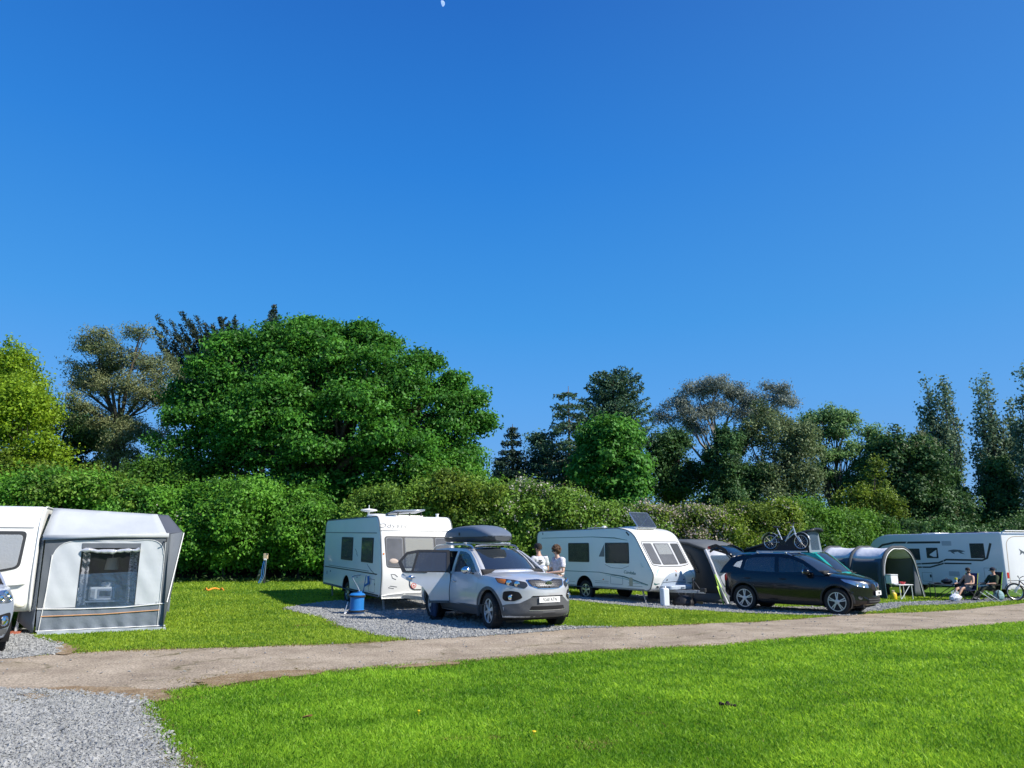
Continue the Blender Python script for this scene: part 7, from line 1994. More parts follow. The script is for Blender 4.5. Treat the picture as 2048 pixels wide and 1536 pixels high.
def tree(name, label, base, blobs, lm, leaf, n, rc, per, bark=None, tr=.25, seed=1, knob=12, knf=(.28, .48), shell=(.45, 1.0), flat=.8, limbs=True, bias=.5, group=None, aspect=.6, lower=-.75, fork=.45, twig=0, lean=None, extra=None, droop=0.0):
    """base: world point of the trunk foot; blobs in world coordinates"""
    rg = np.random.default_rng(seed)
    base = Vector(base); B = np.array(base)
    t = thing(name, label, 'tree', base, 0, group)
    bl = [(np.array(c) - B, np.array(r)) for c, r in blobs]
    sb = sub_blobs(bl, rg, knob, knf) if knob else bl
    L_, O_, T_, C_ = clumps(sb, n, rc, per, rg, shell, flat, lower)
    V = leaf_quads(L_, leaf, rg, O_ / (np.linalg.norm(O_, axis=1, keepdims=True) + 1e-6), bias, aspect, droop=droop)
    np_mesh('crown', V, 4, lm, t, T_)
    cen = sum(c for c, _ in bl) / len(bl)
    topz = max(c[2] for c, _ in bl); low = min(c[2] - .6 * r[2] for c, r in bl)
    mb = MB()
    fz = lerp(0, cen[2], fork)
    fk = np.array([cen[0] * .35 * (lean if lean is not None else 1), cen[1] * .35, fz])
    mb.tube([(0, 0, -.15), (fk[0] * .1, fk[1] * .1, fz * .12), tuple(fk * .55), tuple(fk)], [tr * 1.45, tr * 1.1, tr * .9, tr * .72], 10)
    if limbs:
        for c, r in bl:
            pts = limb_tubes(mb, fk, c, tr * .5, tr * .16, rg, .14, 7)
            for j in range(3 if not twig else twig):
                d = unit(1, rg)[0]; d[2] = abs(d[2]) * .8
                q = pts[rg.integers(2, 6)]
                e = c + d * r * .85
                p2 = limb_tubes(mb, q, e, tr * .2, .012, rg, .15, 5, 5)
        sel = C_[rg.permutation(len(C_))[:min(160, len(C_))]]
        for q in sel:
            k = np.argmin([np.linalg.norm(q - c) for c, _ in bl]); c = bl[k][0]
            limb_tubes(mb, c + (q - c) * .15, q, tr * .07 + .008, .006, rg, .12, 4, 4)
    mb.build('trunk', bark or M_BARK, t, 60, fixn=False)
    if extra is not None: extra(t, rg, bl, sb)
    return t

def conifer(name, label, base, h, rbase, lm, seed=1, whorls=16, per=7, droop=.25, z0=.12, bark=None, tr=.2, leaf=.16, dens=34, shape=1.0, up=0.0, spread=.12, group=None, thin=1.0, top_round=0.0):
    rg = np.random.default_rng(seed); base = Vector(base)
    t = thing(name, label, 'tree', base, 0, group)
    mb = MB(); mb.tube([(0, 0, -.15)] + [(rg.normal(0, .03), rg.normal(0, .03), h * k) for k in (.15, .35, .55, .75, .9)] + [(0, 0, h)], [tr * 1.3, tr, tr * .85, tr * .65, tr * .42, tr * .22, .015], 9)
    C, T, O = [], [], []
    for w in range(whorls):
        f = (w + rg.uniform(0, .6)) / whorls; z = h * (z0 + (1 - z0) * f)
        rad = rbase * ((1 - f) ** shape * (1 - top_round) + top_round * math.sqrt(max(0, 1 - f ** 2.2))) + .12
        for k in range(per):
            a = 2 * PI * (k + rg.uniform(-.4, .4)) / per + w * 1.3
            ln = rad * rg.uniform(.6, 1.15) * thin
            if ln < .08: continue
            n = max(3, int(ln / .35))
            d = np.array([math.cos(a), math.sin(a)])
            pts = []
            for i in range(n + 1):
                s = i / n
                zz = z + ln * (up * s - droop * s * (1.6 - s)) + .10 * ln * s * s
                p = np.array([d[0] * ln * s, d[1] * ln * s, zz]) + rg.normal(0, .03, 3); pts.append(p)
            mb.tube(pts, [lerp(tr * .18, .01, i / n) for i in range(n + 1)], 4)
            m = int(dens * ln) + 4
            s = rg.uniform(.12, 1.02, m) ** .8; i0 = np.minimum((s * n).astype(int), n - 1); fr = s * n - i0; PA = np.array(pts)
            q = PA[i0] * (1 - fr[:, None]) + PA[i0 + 1] * fr[:, None]
            side = np.array([-d[1], d[0], 0]); wd = spread * ln * (1.1 - .8 * s)
            q = q + side * (rg.normal(0, 1, m) * (wd + .05))[:, None] + np.array([0, 0, -1]) * (np.abs(rg.normal(0, .10, m)) * (1 + droop))[:, None]
            C.append(q); T.append(rg.uniform(0, .45) + rg.uniform(0, .5, m)); O.append(np.tile([d[0] * .3, d[1] * .3, .8], (m, 1)))
    C = np.concatenate(C); T = np.concatenate(T); O = np.concatenate(O); O /= np.linalg.norm(O, axis=1, keepdims=True)
    np_mesh('crown', leaf_quads(C, leaf, rg, O, .35, .38, droop=.6 * droop), 4, lm, t, T)
    mb.build('trunk', bark or M_BARK, t, 60, fixn=False)
    return t

def hedge(name, label, cat, path, prof, lm, n, seed, depth=1.3, leaf=.13, per=26, rc=.30, blossom=None, group=None, base_gap=.25, stems=True, lump=.35):
    """path: list of ground points; prof: height at each; a long lumpy body of leaves"""
    rg = np.random.default_rng(seed)
    A = np.array([tuple(p) for p in path]); org = Vector(A[0]); H = np.array(prof, float)
    t = thing(name, label, cat, org, 0, group)
    seg = np.linalg.norm(np.diff(A[:, :2], axis=0), axis=1); cum = np.concatenate([[0], np.cumsum(seg)]); tot = cum[-1]
    s = rg.uniform(0, tot, n)
    cx = np.interp(s, cum, A[:, 0]); cy = np.interp(s, cum, A[:, 1]); cz = np.interp(s, cum, A[:, 2]); hh = np.interp(s, cum, H)
    ph = rg.uniform(0, 6, 6)
    lum = 1.6 * lump * (np.sin(s * .8 + ph[0]) * .5 + np.sin(s * 2.7 + ph[1]) * .35 + np.sin(s * 5.3 + ph[2]) * .25)
    hh = hh + lum * .8
    # mostly the front face and the top
    u = rg.uniform(0, 1, n); front = u < .62
    dirv = A[-1, :2] - A[0, :2]; dirv /= np.linalg.norm(dirv); nr = np.array([dirv[1], -dirv[0]])
    if nr[1] > 0: nr = -nr
    zf = base_gap + (hh - base_gap) * rg.uniform(0, 1, n) ** .85
    bul = depth * (.55 + .45 * np.sin(PI * np.clip((zf - base_gap) / (hh - base_gap), 0, 1) * .8 + .35)) * .9 + .95 * lump * np.sin(s * 1.9 + zf * 1.6 + ph[3]) * np.sin(zf * 1.9 + s * .6) + .6 * lump * np.sin(s * 4.1 - zf * 2.9 + ph[4])
    d_f = bul - np.abs(rg.normal(0, .22, n))
    d_t = rg.uniform(-depth, depth * .9, n)
    zt = hh + .12 * rg.normal(size=n) - .18 * (d_t / depth) ** 2
    off = np.where(front, d_f, d_t); z = np.where(front, zf, zt)
    C = np.stack([cx + nr[0] * off, cy + nr[1] * off, cz + z], 1) - np.array(org)
    O = np.where(front[:, None], np.array([nr[0], nr[1], .35]), np.array([nr[0] * .3, nr[1] * .3, 1.0]))
    size = rg.uniform(.5, 1.4, (n, 1, 1)) * rc
    of = rg.normal(0, .5, (n, per, 3)) * size
    Lc = (C[:, None, :] + of).reshape(-1, 3); OO = (O[:, None, :] * .7 + of / (np.linalg.norm(of, axis=2, keepdims=True) + 1e-6) * .5).reshape(-1, 3)
    T = (np.clip(.4 + .3 * np.sin(s * 1.7 + z * 1.3 + ph[5]) + rg.normal(0, .2, n), 0, .8)[:, None] + rg.uniform(0, .35, (n, per))).reshape(-1)
    ok = Lc[:, 2] > .04
    Lc, OO, T = Lc[ok], OO[ok], T[ok]
    np_mesh('foliage', leaf_quads(Lc, leaf, rg, OO / (np.linalg.norm(OO, axis=1, keepdims=True) + 1e-6), .5, .6), 4, lm, t, T)
    if blossom:
        pm, frac, zones = blossom
        w = np.zeros(n)
        for (s0, s1, z0, z1, wt) in zones:
            w += wt * ((s / tot > s0) & (s / tot < s1) & (z / hh > z0) & (z / hh < z1))
        pick = rg.uniform(0, 1, n) < frac * w
        Cb = C[pick] + O[pick] * .10
        k = 16; ofb = rg.normal(0, .13, (len(Cb), k, 3))
        Lb = (Cb[:, None, :] + ofb).reshape(-1, 3)
        if len(Lb): np_mesh('blossom', leaf_quads(Lb, .085, rg, np.tile([0, -.6, .6], (len(Lb), 1)), .4, .9), 4, pm, t, rg.uniform(0, 1, len(Lb)))
    if stems:
        mb = MB()
        for q in np.arange(.3, tot, .55):
            x = np.interp(q, cum, A[:, 0]) + rg.normal(0, .1); y = np.interp(q, cum, A[:, 1]) + rg.uniform(-.3, .5); zz = np.interp(q, cum, A[:, 2]); h_ = np.interp(q, cum, H)
            mb.tube([Vector((x, y, zz - .05)) - org, Vector((x + rg.normal(0, .12), y + rg.normal(0, .1), zz + h_ * .35)) - org, Vector((x + rg.normal(0, .3), y + rg.normal(0, .2), zz + h_ * .8)) - org], [.05, .035, .015], 5)
        mb.build('stems', M_BARKD, t, 60, fixn=False)
    return t

def gz(x, y): return float(gnd(x, y))
def foot(px, Y):
    x = (px - 1024) / F * (Y * CP + (0) * SP) ; x = P(px, 1095, Y).x
    return Vector((x, Y, gz(x, Y)))
def B(*a, **k): return px_blob(*a, **k)

# ---------------------------------------------------------------- hedges along the back of the pitches
def hp_(pxs, Ys): return [foot(px, Y) for px, Y in zip(pxs, Ys)]
def top_h(px, py, Y):
    p = P(px, py, Y); return p.z - gz(p.x, p.y)
pxs = [-260, 0, 150, 300, 450, 600, 700]; Ys = [32.0, 32.8, 33.1, 33.4, 33.6, 33.6, 33.6]; tops = [955, 968, 984, 986, 992, 1008, 1024]
hedge('tall_hedge', 'tall dense mid green hedge behind the grey awning and small caravan', 'hedge', hp_(pxs, Ys), [top_h(a, b, c) for a, b, c in zip(pxs, tops, Ys)], LF['hedge'], 8200, 21, 1.3, .14, 24, .40, (PETAL, .05, [(.35, .75, .1, .95, .25), (.40, .62, .12, .55, 1.0)]), base_gap=.6, lump=.5)
pxs = [690, 800, 900, 1000, 1100, 1200, 1330]; Ys = [33, 33, 33.2, 33.6, 34, 34.2, 34.5]; tops = [1018, 996, 972, 976, 1000, 1024, 1044]
hedge('hawthorn_hedge', 'lower yellow green hawthorn hedge with white blossom behind the raked caravan', 'hedge', hp_(pxs, Ys), [top_h(a, b, c) for a, b, c in zip(pxs, tops, Ys)], LF['hawth'], 6200, 22, 1.3, .12, 22, .32, (PETAL, .16, [(.42, 1, .35, 1.1, .5), (.50, .64, .72, 1.1, 1.6), (.66, 1.0, .3, 1.0, .7)]))
pxs = [1290, 1360, 1430, 1500, 1580]; Ys = [34.5, 34.8, 35, 35.4, 36]; tops = [1030, 1022, 1026, 1032, 1030]
hedge('blossom_hedge', 'hawthorn thick with cream blossom behind the open rooflight', 'hedge', hp_(pxs, Ys), [top_h(a, b, c) for a, b, c in zip(pxs, tops, Ys)], LF['bushy'], 3600, 23, 1.2, .12, 22, .30, (PINKP, .5, [(.0, .48, .25, 1.1, 1.0), (.48, 1, .5, 1.1, .08)]))
pxs = [1560, 1620, 1690, 1760]; Ys = [37, 38.5, 40.5, 42.5]; tops = [1024, 1024, 1034, 1062]
hedge('leafy_hedge', 'bright green leafy hedge behind the raised camper roof', 'hedge', hp_(pxs, Ys), [top_h(a, b, c) for a, b, c in zip(pxs, tops, Ys)], LF['bush'], 2800, 24, 1.3, .13, 22, .34)
pxs = [1740, 1850, 1960, 2060, 2200, 2500, 2900]; Ys = [43, 44, 45, 46, 47, 46, 44]; tops = [1062, 1062, 1066, 1052, 1040, 1020, 1010]
hedge('far_hedge', 'dark hedge line running behind the motorhome roof', 'hedge', hp_(pxs, Ys), [top_h(a, b, c) for a, b, c in zip(pxs, tops, Ys)], LF['dark'], 6200, 25, 1.2, .16, 18, .4)

# loose shrubs leaning out of the hedge line
for k, (lab, bl, Yv, lm, nn) in enumerate((
  ('bright leafy shrub bulging from the hedge left of the hook-up post', [(455, 1035, 70, 60), (400, 1080, 60, 60), (490, 1085, 66, 56), (440, 990, 46, 34), (375, 1020, 40, 40)], 32.0, 'hedge', 900),
  ('bright leafy shrub filling the hedge just left of the small white caravan', [(600, 1060, 56, 56), (640, 1100, 40, 50), (570, 1105, 50, 44), (610, 1010, 40, 30)], 32.6, 'hedge', 700),
  ('dull green shrub standing out of the hedge above the grey awning roof', [(120, 985, 70, 34), (220, 990, 60, 34), (60, 1000, 60, 36), (290, 1000, 50, 40)], 32.4, 'hawth', 620),
  ('loose yellow green shrub above the silver car roof box', [(900, 990, 60, 34), (960, 1000, 50, 36), (850, 1010, 50, 34), (930, 1040, 70, 40)], 32.4, 'bushy', 620),
  ('tall whippy shrub rising over the hedge under the bronze pine', [(300, 950, 40, 30), (345, 955, 44, 34), (270, 975, 44, 26), (380, 970, 40, 30)], 35.0, 'bush', 520),
  ('tall shrub rising over the hedge below the yellow tree', [(20, 945, 60, 30), (90, 955, 56, 30), (160, 962, 50, 28), (-50, 950, 60, 34)], 35.2, 'bushy', 560),
  ('arching hawthorn shrub above the raked caravan roof', [(1090, 1010, 52, 30), (1150, 1030, 50, 28), (1040, 1000, 40, 30), (1200, 1036, 44, 24)], 33.0, 'hawth', 520))):
    bls = [B(a, b, c, d, Yv + .25 * i) for i, (a, b, c, d) in enumerate(bl)]
    t_ = tree('shrub', lab, foot(bl[0][0], Yv + .5), bls, LF[lm], .14, nn, .42, 30, tr=.05, seed=100 + k, knob=9, knf=(.25, .5), shell=(.55, 1.08), flat=.6, fork=.3)
    t_['category'] = 'shrub'

# ---------------------------------------------------------------- trees, left to right
Y = 38
tree('broadleaf_tree', 'yellow green rounded tree at the left edge', foot(-10, Y), [B(-30, 790, 120, 100, Y), B(40, 830, 80, 110, Y - 1), B(-60, 880, 130, 110, Y - 1), B(60, 920, 60, 60, Y - 2), B(15, 735, 50, 45, Y)], LF['yellow'], .15, 1500, .5, 34, tr=.22, seed=31, knob=10)
Y = 44
tree('broadleaf_tree', 'dark green thicket tree between the yellow tree and the bronze pine', foot(140, Y), [B(130, 860, 60, 60, Y), B(165, 910, 70, 60, Y), B(100, 930, 70, 50, Y), B(240, 960, 80, 40, Y)], LF['dark'], .17, 800, .5, 30, seed=32, knob=8)
Y = 40
def pine_extra(t, rg, bl, sb): pass
tree('pine_tree', 'open crowned pine with bronze tips and a bare lower trunk left of the big tree', foot(215, Y), [B(195, 695, 62, 26, Y), B(280, 672, 36, 20, Y - .5), B(250, 720, 75, 34, Y), B(320, 745, 50, 42, Y + .6), B(180, 745, 62, 26, Y + .5), B(240, 780, 90, 30, Y), B(300, 800, 56, 34, Y), B(165, 815, 50, 20, Y - .8), B(215, 850, 70, 22, Y), B(285, 870, 62, 28, Y), B(160, 770, 30, 15, Y), B(250, 910, 60, 18, Y)], LF['pine'], .16, 1500, .44, 28, bark=M_BARK, tr=.22, seed=33, knob=4, knf=(.35, .6), shell=(.2, 1.0), flat=.55, fork=.8, aspect=.30, twig=2)
Y = 38
tree('sapling', 'slender pale green sapling in front of the big tree left flank', foot(335, 36), [B(335, 840, 16, 30, 36), B(312, 890, 24, 26, 36), B(355, 890, 24, 28, 36), B(330, 935, 40, 26, 36), B(370, 930, 22, 22, 36)], LF['maple'], .14, 150, .28, 22, tr=.05, seed=34, knob=4, limbs=True, shell=(.3, 1))

def cypress(label, foot_, tips, seed, lm):
    """many ascending arms clothed in dark sprays"""
    rg = np.random.default_rng(seed); base = Vector(foot_); Bs = np.array(base)
    t = thing('cypress_tree', label, 'tree', base)
    mb = MB(); C, T = [], []
    h = max(p[2] for p in tips) - Bs[2]
    mb.tube([(0, 0, -.1), (0, .1, h * .4), (.1, .1, h * .7)], [.3, .24, .16], 8)
    for tip in tips:
        q = np.array(tip) - Bs
        a = np.array([q[0] * .12, q[1] * .1, max(.5, q[2] - .62 * abs(q[0]) - rg.uniform(1.4, 2.4))])
        m = (a + q) / 2 + np.array([0, 0, -.12 * np.linalg.norm(q - a)])
        pts = [tuple(a * (1 - s) ** 2 + 2 * m * s * (1 - s) + q * s * s) for s in np.linspace(0, 1, 10)]
        mb.tube(pts, list(np.linspace(.07, .012, 10)), 5)
        PA = np.array(pts)
        n = 620
        s = rg.uniform(0, 1.0, n); i0 = np.minimum((s * 9).astype(int), 8); f = (s * 9 - i0)[:, None]
        p = PA[i0] * (1 - f) + PA[i0 + 1] * f
        wd = (.34 * (1 - s) + .075)[:, None]
        C.append(p + rg.normal(0, 1, (n, 3)) * wd * np.array([1, 1, .8])); T.append(rg.uniform(0, .9, n))
        for k in range(5):                                  # side sprigs
            s0 = rg.uniform(.35, .95); i = min(8, int(s0 * 9)); b0 = PA[i]; d = (PA[i + 1] - PA[i]); d = d / np.linalg.norm(d) * rg.uniform(.25, .5) + rg.normal(0, .12, 3)
            u = rg.uniform(0, 1, 46)[:, None]; C.append(b0 + d * u + rg.normal(0, .035, (46, 3))); T.append(rg.uniform(0, .9, 46))
    C = np.concatenate(C); T = np.concatenate(T)
    np_mesh('crown', leaf_quads(C, .18, rg, None, 0, .4), 4, lm, t, T)
    mb.build('trunk', M_BARKD, t, 60, fixn=False)
    return t
Y = 46
cypress('black green cypress with long raking spikes rising behind the big tree', foot(440, Y), [P(px, py, Y + dy) for px, py, dy in ((312, 630, 0), (306, 655, .6), (316, 682, -.4), (330, 700, .5), (340, 640, .8), (362, 624, 0), (378, 640, -.8), (392, 632, .6), (408, 645, 0), (425, 650, 1), (440, 634, -.5), (455, 648, .5), (470, 640, 0), (486, 655, -1), (350, 665, -1), (335, 715, 0), (345, 690, .9), (372, 672, 0), (400, 672, -.8), (430, 672, .3), (460, 675, -.3), (500, 665, .4), (365, 720, .2), (420, 715, .2), (480, 712, .2), (360, 650, .2), (385, 660, .5), (415, 665, -.5), (322, 668, -.2), (450, 695, .5), (395, 700, -.5), (345, 730, .5), (520, 690, 0))], 35, LF['cypress'])
conifer('spruce_tree', 'dark spruce tip poking up above the left shoulder of the big tree', foot(513, 45), top_h(513, 608, 45), 2.4, LF['spruce'], 36, 34, 7, .12, .55, tr=.2, leaf=.16, dens=44)

Y = 37.5
big = [B(520, 760, 130, 95, Y), B(640, 740, 120, 88, Y), B(740, 765, 110, 95, Y), B(840, 830, 105, 110, Y), B(430, 830, 95, 110, Y), B(550, 870, 150, 110, Y - 1.5), B(690, 870, 140, 105, Y - 1.5), B(800, 930, 120, 90, Y - 1), B(895, 915, 74, 96, Y), B(420, 935, 80, 60, Y - .5), B(600, 980, 150, 60, Y - 1.2), B(760, 1000, 110, 55, Y - .8), B(930, 980, 50, 70, Y), B(585, 685, 70, 36, Y), B(725, 692, 50, 30, Y), B(655, 678, 40, 26, Y), B(560, 700, 60, 30, Y - .5), B(612, 654, 24, 18, Y), B(655, 660, 20, 16, Y + .5), B(728, 668, 24, 20, Y - .3), B(775, 695, 28, 20, Y), B(850, 725, 30, 24, Y), B(905, 770, 26, 22, Y), B(940, 800, 26, 20, Y), B(960, 850, 24, 24, Y), B(370, 790, 30, 26, Y), B(470, 690, 36, 24, Y - .4), B(410, 740, 34, 26, Y), B(700, 800, 60, 34, Y - 2.6), B(560, 800, 60, 34, Y - 2.4), B(620, 900, 56, 30, Y - 3), B(760, 880, 50, 30, Y - 2.8), B(480, 880, 50, 34, Y - 2.2)]
big = [(c, r * (.88 if c[0] > -6 else .95)) for c, r in big]
tree('oak_tree', 'huge broad deep green deciduous tree filling the left centre', foot(640, Y), big, LF['oak'], .18, 3700, .64, 44, tr=.55, seed=37, knob=18, knf=(.20, .42), shell=(.62, 1.05), flat=.50, fork=.42, twig=5, lower=-.85)
tree('broadleaf_tree', 'round brighter green tree merging into the big tree right foot', foot(905, 35.5), [B(880, 960, 70, 55, 35.5), B(950, 985, 48, 45, 35.5)], LF['hedge'], .14, 420, .42, 30, tr=.14, seed=38, knob=9)

conifer('spruce_tree', 'small dark drooping spruce right of the big tree', foot(1025, 46), top_h(1025, 848, 46), 2.9, LF['spruce'], 41, 18, 9, .45, .22, tr=.2, leaf=.20, dens=52, spread=.20, shape=.8)
conifer('larch_tree', 'thin conifer with a bare pale trunk and layered drooping boughs', foot(1142, 45), top_h(1136, 772, 45), 2.9, LF['spruceg'], 42, 17, 7, .42, .18, tr=.15, leaf=.20, dens=52, spread=.20, shape=.45, bark=mat('tan bark', (.20, .15, .10), .9, var=.3), thin=1.05)
conifer('spruce_tree', 'broad blue green spruce crown standing above the round maple', foot(1236, 47), top_h(1236, 750, 47), 2.7, LF['spruceg'], 43, 20, 10, .02, .42, tr=.28, leaf=.22, dens=50, spread=.26, shape=.28, up=.40)
tree('maple_tree', 'dense bright green upright oval tree behind the raked caravan', foot(1225, 42), [B(1232, 880, 58, 42, 42), B(1228, 945, 70, 62, 42), B(1180, 940, 40, 52, 42.3), B(1262, 950, 36, 56, 41.8), B(1240, 1000, 56, 36, 41.6), B(1195, 880, 34, 32, 42)], LF['maple'], .21, 760, .52, 34, tr=.2, seed=44, knob=14, knf=(.25, .5), flat=.55, bias=.6)
tree('broadleaf_tree', 'dark leafy understorey tree between the spruce and the maple foot', foot(1090, 47), [B(1060, 960, 70, 40, 47), B(1110, 930, 50, 40, 47), B(1130, 985, 60, 40, 47), B(1020, 980, 40, 30, 47), B(1080, 890, 30, 26, 48)], LF['spruceg'], .18, 560, .5, 26, seed=45, knob=8)
Y = 50
tree('eucalyptus_tree', 'tall grey leaved eucalyptus with pale forking limbs', foot(1450, Y), [B(1435, 775, 46, 26, Y), B(1395, 785, 34, 20, Y), B(1470, 795, 34, 24, Y + .5), B(1350, 812, 36, 20, Y), B(1330, 838, 26, 16, Y), B(1380, 835, 40, 18, Y - .5), B(1430, 820, 40, 24, Y), B(1510, 800, 28, 22, Y), B(1555, 780, 28, 18, Y), B(1560, 805, 34, 20, Y), B(1490, 830, 36, 22, Y), B(1400, 860, 30, 18, Y + .4), B(1535, 830, 30, 18, Y - .4)], LF['euca'], .17, 1250, .44, 24, bark=M_BARKL, tr=.22, seed=46, knob=4, knf=(.35, .55), shell=(.3, 1.05), fork=.55, aspect=.32, twig=3, flat=.7, droop=.5)
tree('broadleaf_tree', 'very dark ivy clad tree below the eucalyptus left limbs', foot(1350, 48), [B(1345, 905, 50, 40, 48), B(1320, 960, 46, 50, 48), B(1370, 970, 44, 50, 48), B(1350, 885, 32, 22, 48)], LF['chest'], .18, 760, .42, 28, seed=47, knob=9)
tree('conifer_tree', 'black green conical ivy column under the eucalyptus', foot(1450, 46), [B(1452, 890, 34, 36, 46), B(1448, 945, 46, 50, 46), B(1455, 1005, 60, 45, 46), B(1500, 970, 34, 50, 46.5)], LF['chest'], .17, 900, .40, 28, seed=48, knob=9, bias=.55)
tree('broadleaf_tree', 'dusty grey green bushy tree right of the eucalyptus', foot(1550, 47), [B(1545, 860, 62, 48, 47), B(1590, 900, 50, 50, 47), B(1560, 940, 60, 60, 46.5), B(1500, 880, 30, 30, 47), B(1600, 985, 40, 50, 46.5), B(1540, 1005, 50, 40, 46)], LF['greyg'], .16, 1000, .45, 26, tr=.2, seed=49, knob=9, shell=(.4, 1.05))
Y = 52
tree('ash_tree', 'airy pale green ash with fanned bare branches against the sky', foot(1665, Y), [B(1640, 835, 44, 20, Y), B(1690, 840, 40, 20, Y), B(1735, 865, 28, 16, Y), B(1610, 860, 30, 20, Y), B(1660, 870, 50, 16, Y + .4), B(1720, 895, 40, 16, Y), B(1625, 900, 36, 18, Y), B(1680, 910, 44, 14, Y - .5), B(1755, 880, 18, 12, Y), B(1740, 925, 34, 16, Y), B(1615, 940, 30, 16, Y), B(1660, 950, 40, 14, Y), B(1700, 965, 46, 16, Y)], LF['ash'], .17, 820, .48, 26, bark=M_BARK, tr=.24, seed=50, knob=3, knf=(.4, .6), shell=(.3, 1.1), fork=.28, twig=7, flat=.6)
Y = 50
def candles(t, rg, bl, sb):
    d = unit(400, rg); k = 0; C = []
    for q in d:
        if q[1] > -.1 or q[2] < -.2: continue
        c, r = bl[rg.integers(0, len(bl))]; p = c + q * r * 1.05
        if p[2] < 3.2: continue
        for j in range(26): C.append(p + np.array([rg.normal(0, .05), rg.normal(0, .05), rg.uniform(0, .34)]))
        k += 1
        if k > 46: break
    np_mesh('flower_candles', leaf_quads(np.array(C), .085, rg, None, 0, .8), 4, leafmat('cream candles', (.16, .19, .09), (.34, .36, .20), .2), t, rg.uniform(0, 1, len(C)))
tree('chestnut_tree', 'dark rounded horse chestnut dotted with cream flower candles', foot(1815, Y), [B(1810, 895, 46, 34, Y), B(1775, 935, 44, 46, Y), B(1835, 945, 52, 60, Y), B(1800, 1000, 80, 56, Y), B(1875, 1000, 50, 60, Y + .5), B(1850, 900, 30, 26, Y), B(1860, 1045, 80, 30, Y)], LF['chest'], .20, 1250, .48, 28, seed=51, knob=10, extra=candles, bias=.55)
tree('broadleaf_tree', 'small yellow green tree in front of the dark chestnut', foot(1735, 46), [B(1752, 945, 22, 26, 46), B(1745, 990, 36, 30, 46), B(1700, 995, 40, 22, 46), B(1770, 1020, 40, 30, 46), B(1730, 1040, 60, 30, 46), B(1690, 1030, 40, 24, 46)], LF['bushy'], .15, 420, .40, 26, tr=.12, seed=52, knob=6, shell=(.3, 1.1))
def poplar(label, foot_, tips, seed, lm, dens=560, low=.28, w=.42):
    """steep ascending branches with fluttering leaf tufts"""
    rg = np.random.default_rng(seed); base = Vector(foot_); Bs = np.array(base)
    t = thing('poplar_tree', label, 'tree', base); mb = MB(); C, T = [], []
    hz_ = max(p[2] for p in tips) - Bs[2]
    mb.tube([(0, 0, -.1), (.03, 0, hz_ * .2), (0, 0, hz_ * .4)], [.45, .36, .2], 9)
    for tip in tips:
        q = np.array(tip) - Bs; a = np.array([0, 0, hz_ * rg.uniform(.14, low)])
        m = np.array([q[0] * .85, q[1] * .85, a[2] + (q[2] - a[2]) * .38])
        PA = np.array([a * (1 - s) ** 2 + 2 * m * s * (1 - s) + q * s * s for s in np.linspace(0, 1, 12)])
        mb.tube([tuple(p) for p in PA], list(np.linspace(.10, .012, 12)), 5)
        n = 22
        s = rg.uniform(.10, 1, n) ** .8; i0 = np.minimum((s * 11).astype(int), 10); f = (s * 11 - i0)[:, None]
        c = PA[i0] * (1 - f) + PA[i0 + 1] * f + rg.normal(0, w * .8, (n, 3)) * (1.05 - .75 * s)[:, None]
        for ci, si in zip(c, s):
            k = int(dens / n); C.append(ci + rg.normal(0, .24, (k, 3)) * np.array([1, 1, 1.2])); T.append(rg.uniform(0, .5) + rg.uniform(0, .5, k))
            j = min(11, int(si * 11)); mb.tube([tuple(PA[max(0, j - 1)]), tuple(ci)], [.02, .006], 4)
    C = np.concatenate(C); T = np.concatenate(T)
    np_mesh('crown', leaf_quads(C, .21, rg, None, 0, .75), 4, lm, t, T); mb.build('trunk', M_BARK, t, 60, fixn=False)
    return t
Y = 58
poplar('tall full poplar standing behind the dark chestnut', foot(1885, Y), [P(px, py, Y + dy) for px, py, dy in ((1852, 762, 0), (1870, 770, .5), (1888, 760, -.5), (1838, 810, .2), (1905, 800, 0), (1918, 850, .3), (1845, 850, -.6), (1880, 800, .8), (1900, 870, -.7), (1860, 830, 0), (1915, 905, 0), (1848, 900, .5), (1870, 880, -.9), (1890, 920, .9), (1858, 790, .6), (1896, 780, .2), (1875, 840, -.2), (1908, 830, .6), (1840, 870, 0))], 53, LF['poplar'], 860, w=.38)
Y = 55
poplar('vase shaped poplar with thin sky gaps near the right edge', foot(1999, Y), [P(px, py, Y + dy) for px, py, dy in ((1952, 758, 0), (1970, 745, .4), (1978, 790, -.4), (1985, 830, .3), (1950, 850, 0), (1945, 890, .4), (2005, 830, -.3), (2018, 800, .5), (2030, 840, 0), (2010, 880, .5), (1965, 820, -.3), (1975, 870, .6), (2040, 880, 0), (1960, 900, -.5), (1990, 900, 0))], 54, LF['poplar'], 700, w=.28)
poplar('dark poplar cut off by the right edge', foot(2075, 52), [P(px, py, 52 + dy) for px, py, dy in ((2046, 738, 0), (2040, 790, .4), (2060, 720, 0), (2080, 730, .3), (2100, 760, 0), (2035, 850, .4), (2052, 800, -.4), (2070, 840, 0), (2044, 900, 0), (2090, 880, .4))], 55, LF['poplar'], 620)
tree('broadleaf_tree', 'dense dark ivy mass wrapping the foot of the vase shaped poplar', foot(2003, 54), [B(2000, 960, 36, 40, 54), B(2003, 1010, 44, 50, 54), B(2030, 1040, 40, 40, 53)], LF['chest'], .18, 560, .40, 28, seed=56, knob=8)
tree('broadleaf_tree', 'dark sloping bush between the two poplars', foot(1925, 54), [B(1910, 1000, 34, 40, 54), B(1940, 1035, 40, 34, 54), B(1970, 1050, 30, 22, 55)], LF['dark'], .18, 420, .40, 26, seed=57, knob=8)
rg = np.random.default_rng(9); fb = foot(1912, 56); t = thing('bare_sapling', 'thin leafless sapling rising between the two poplars', 'tree', fb); mb = MB()
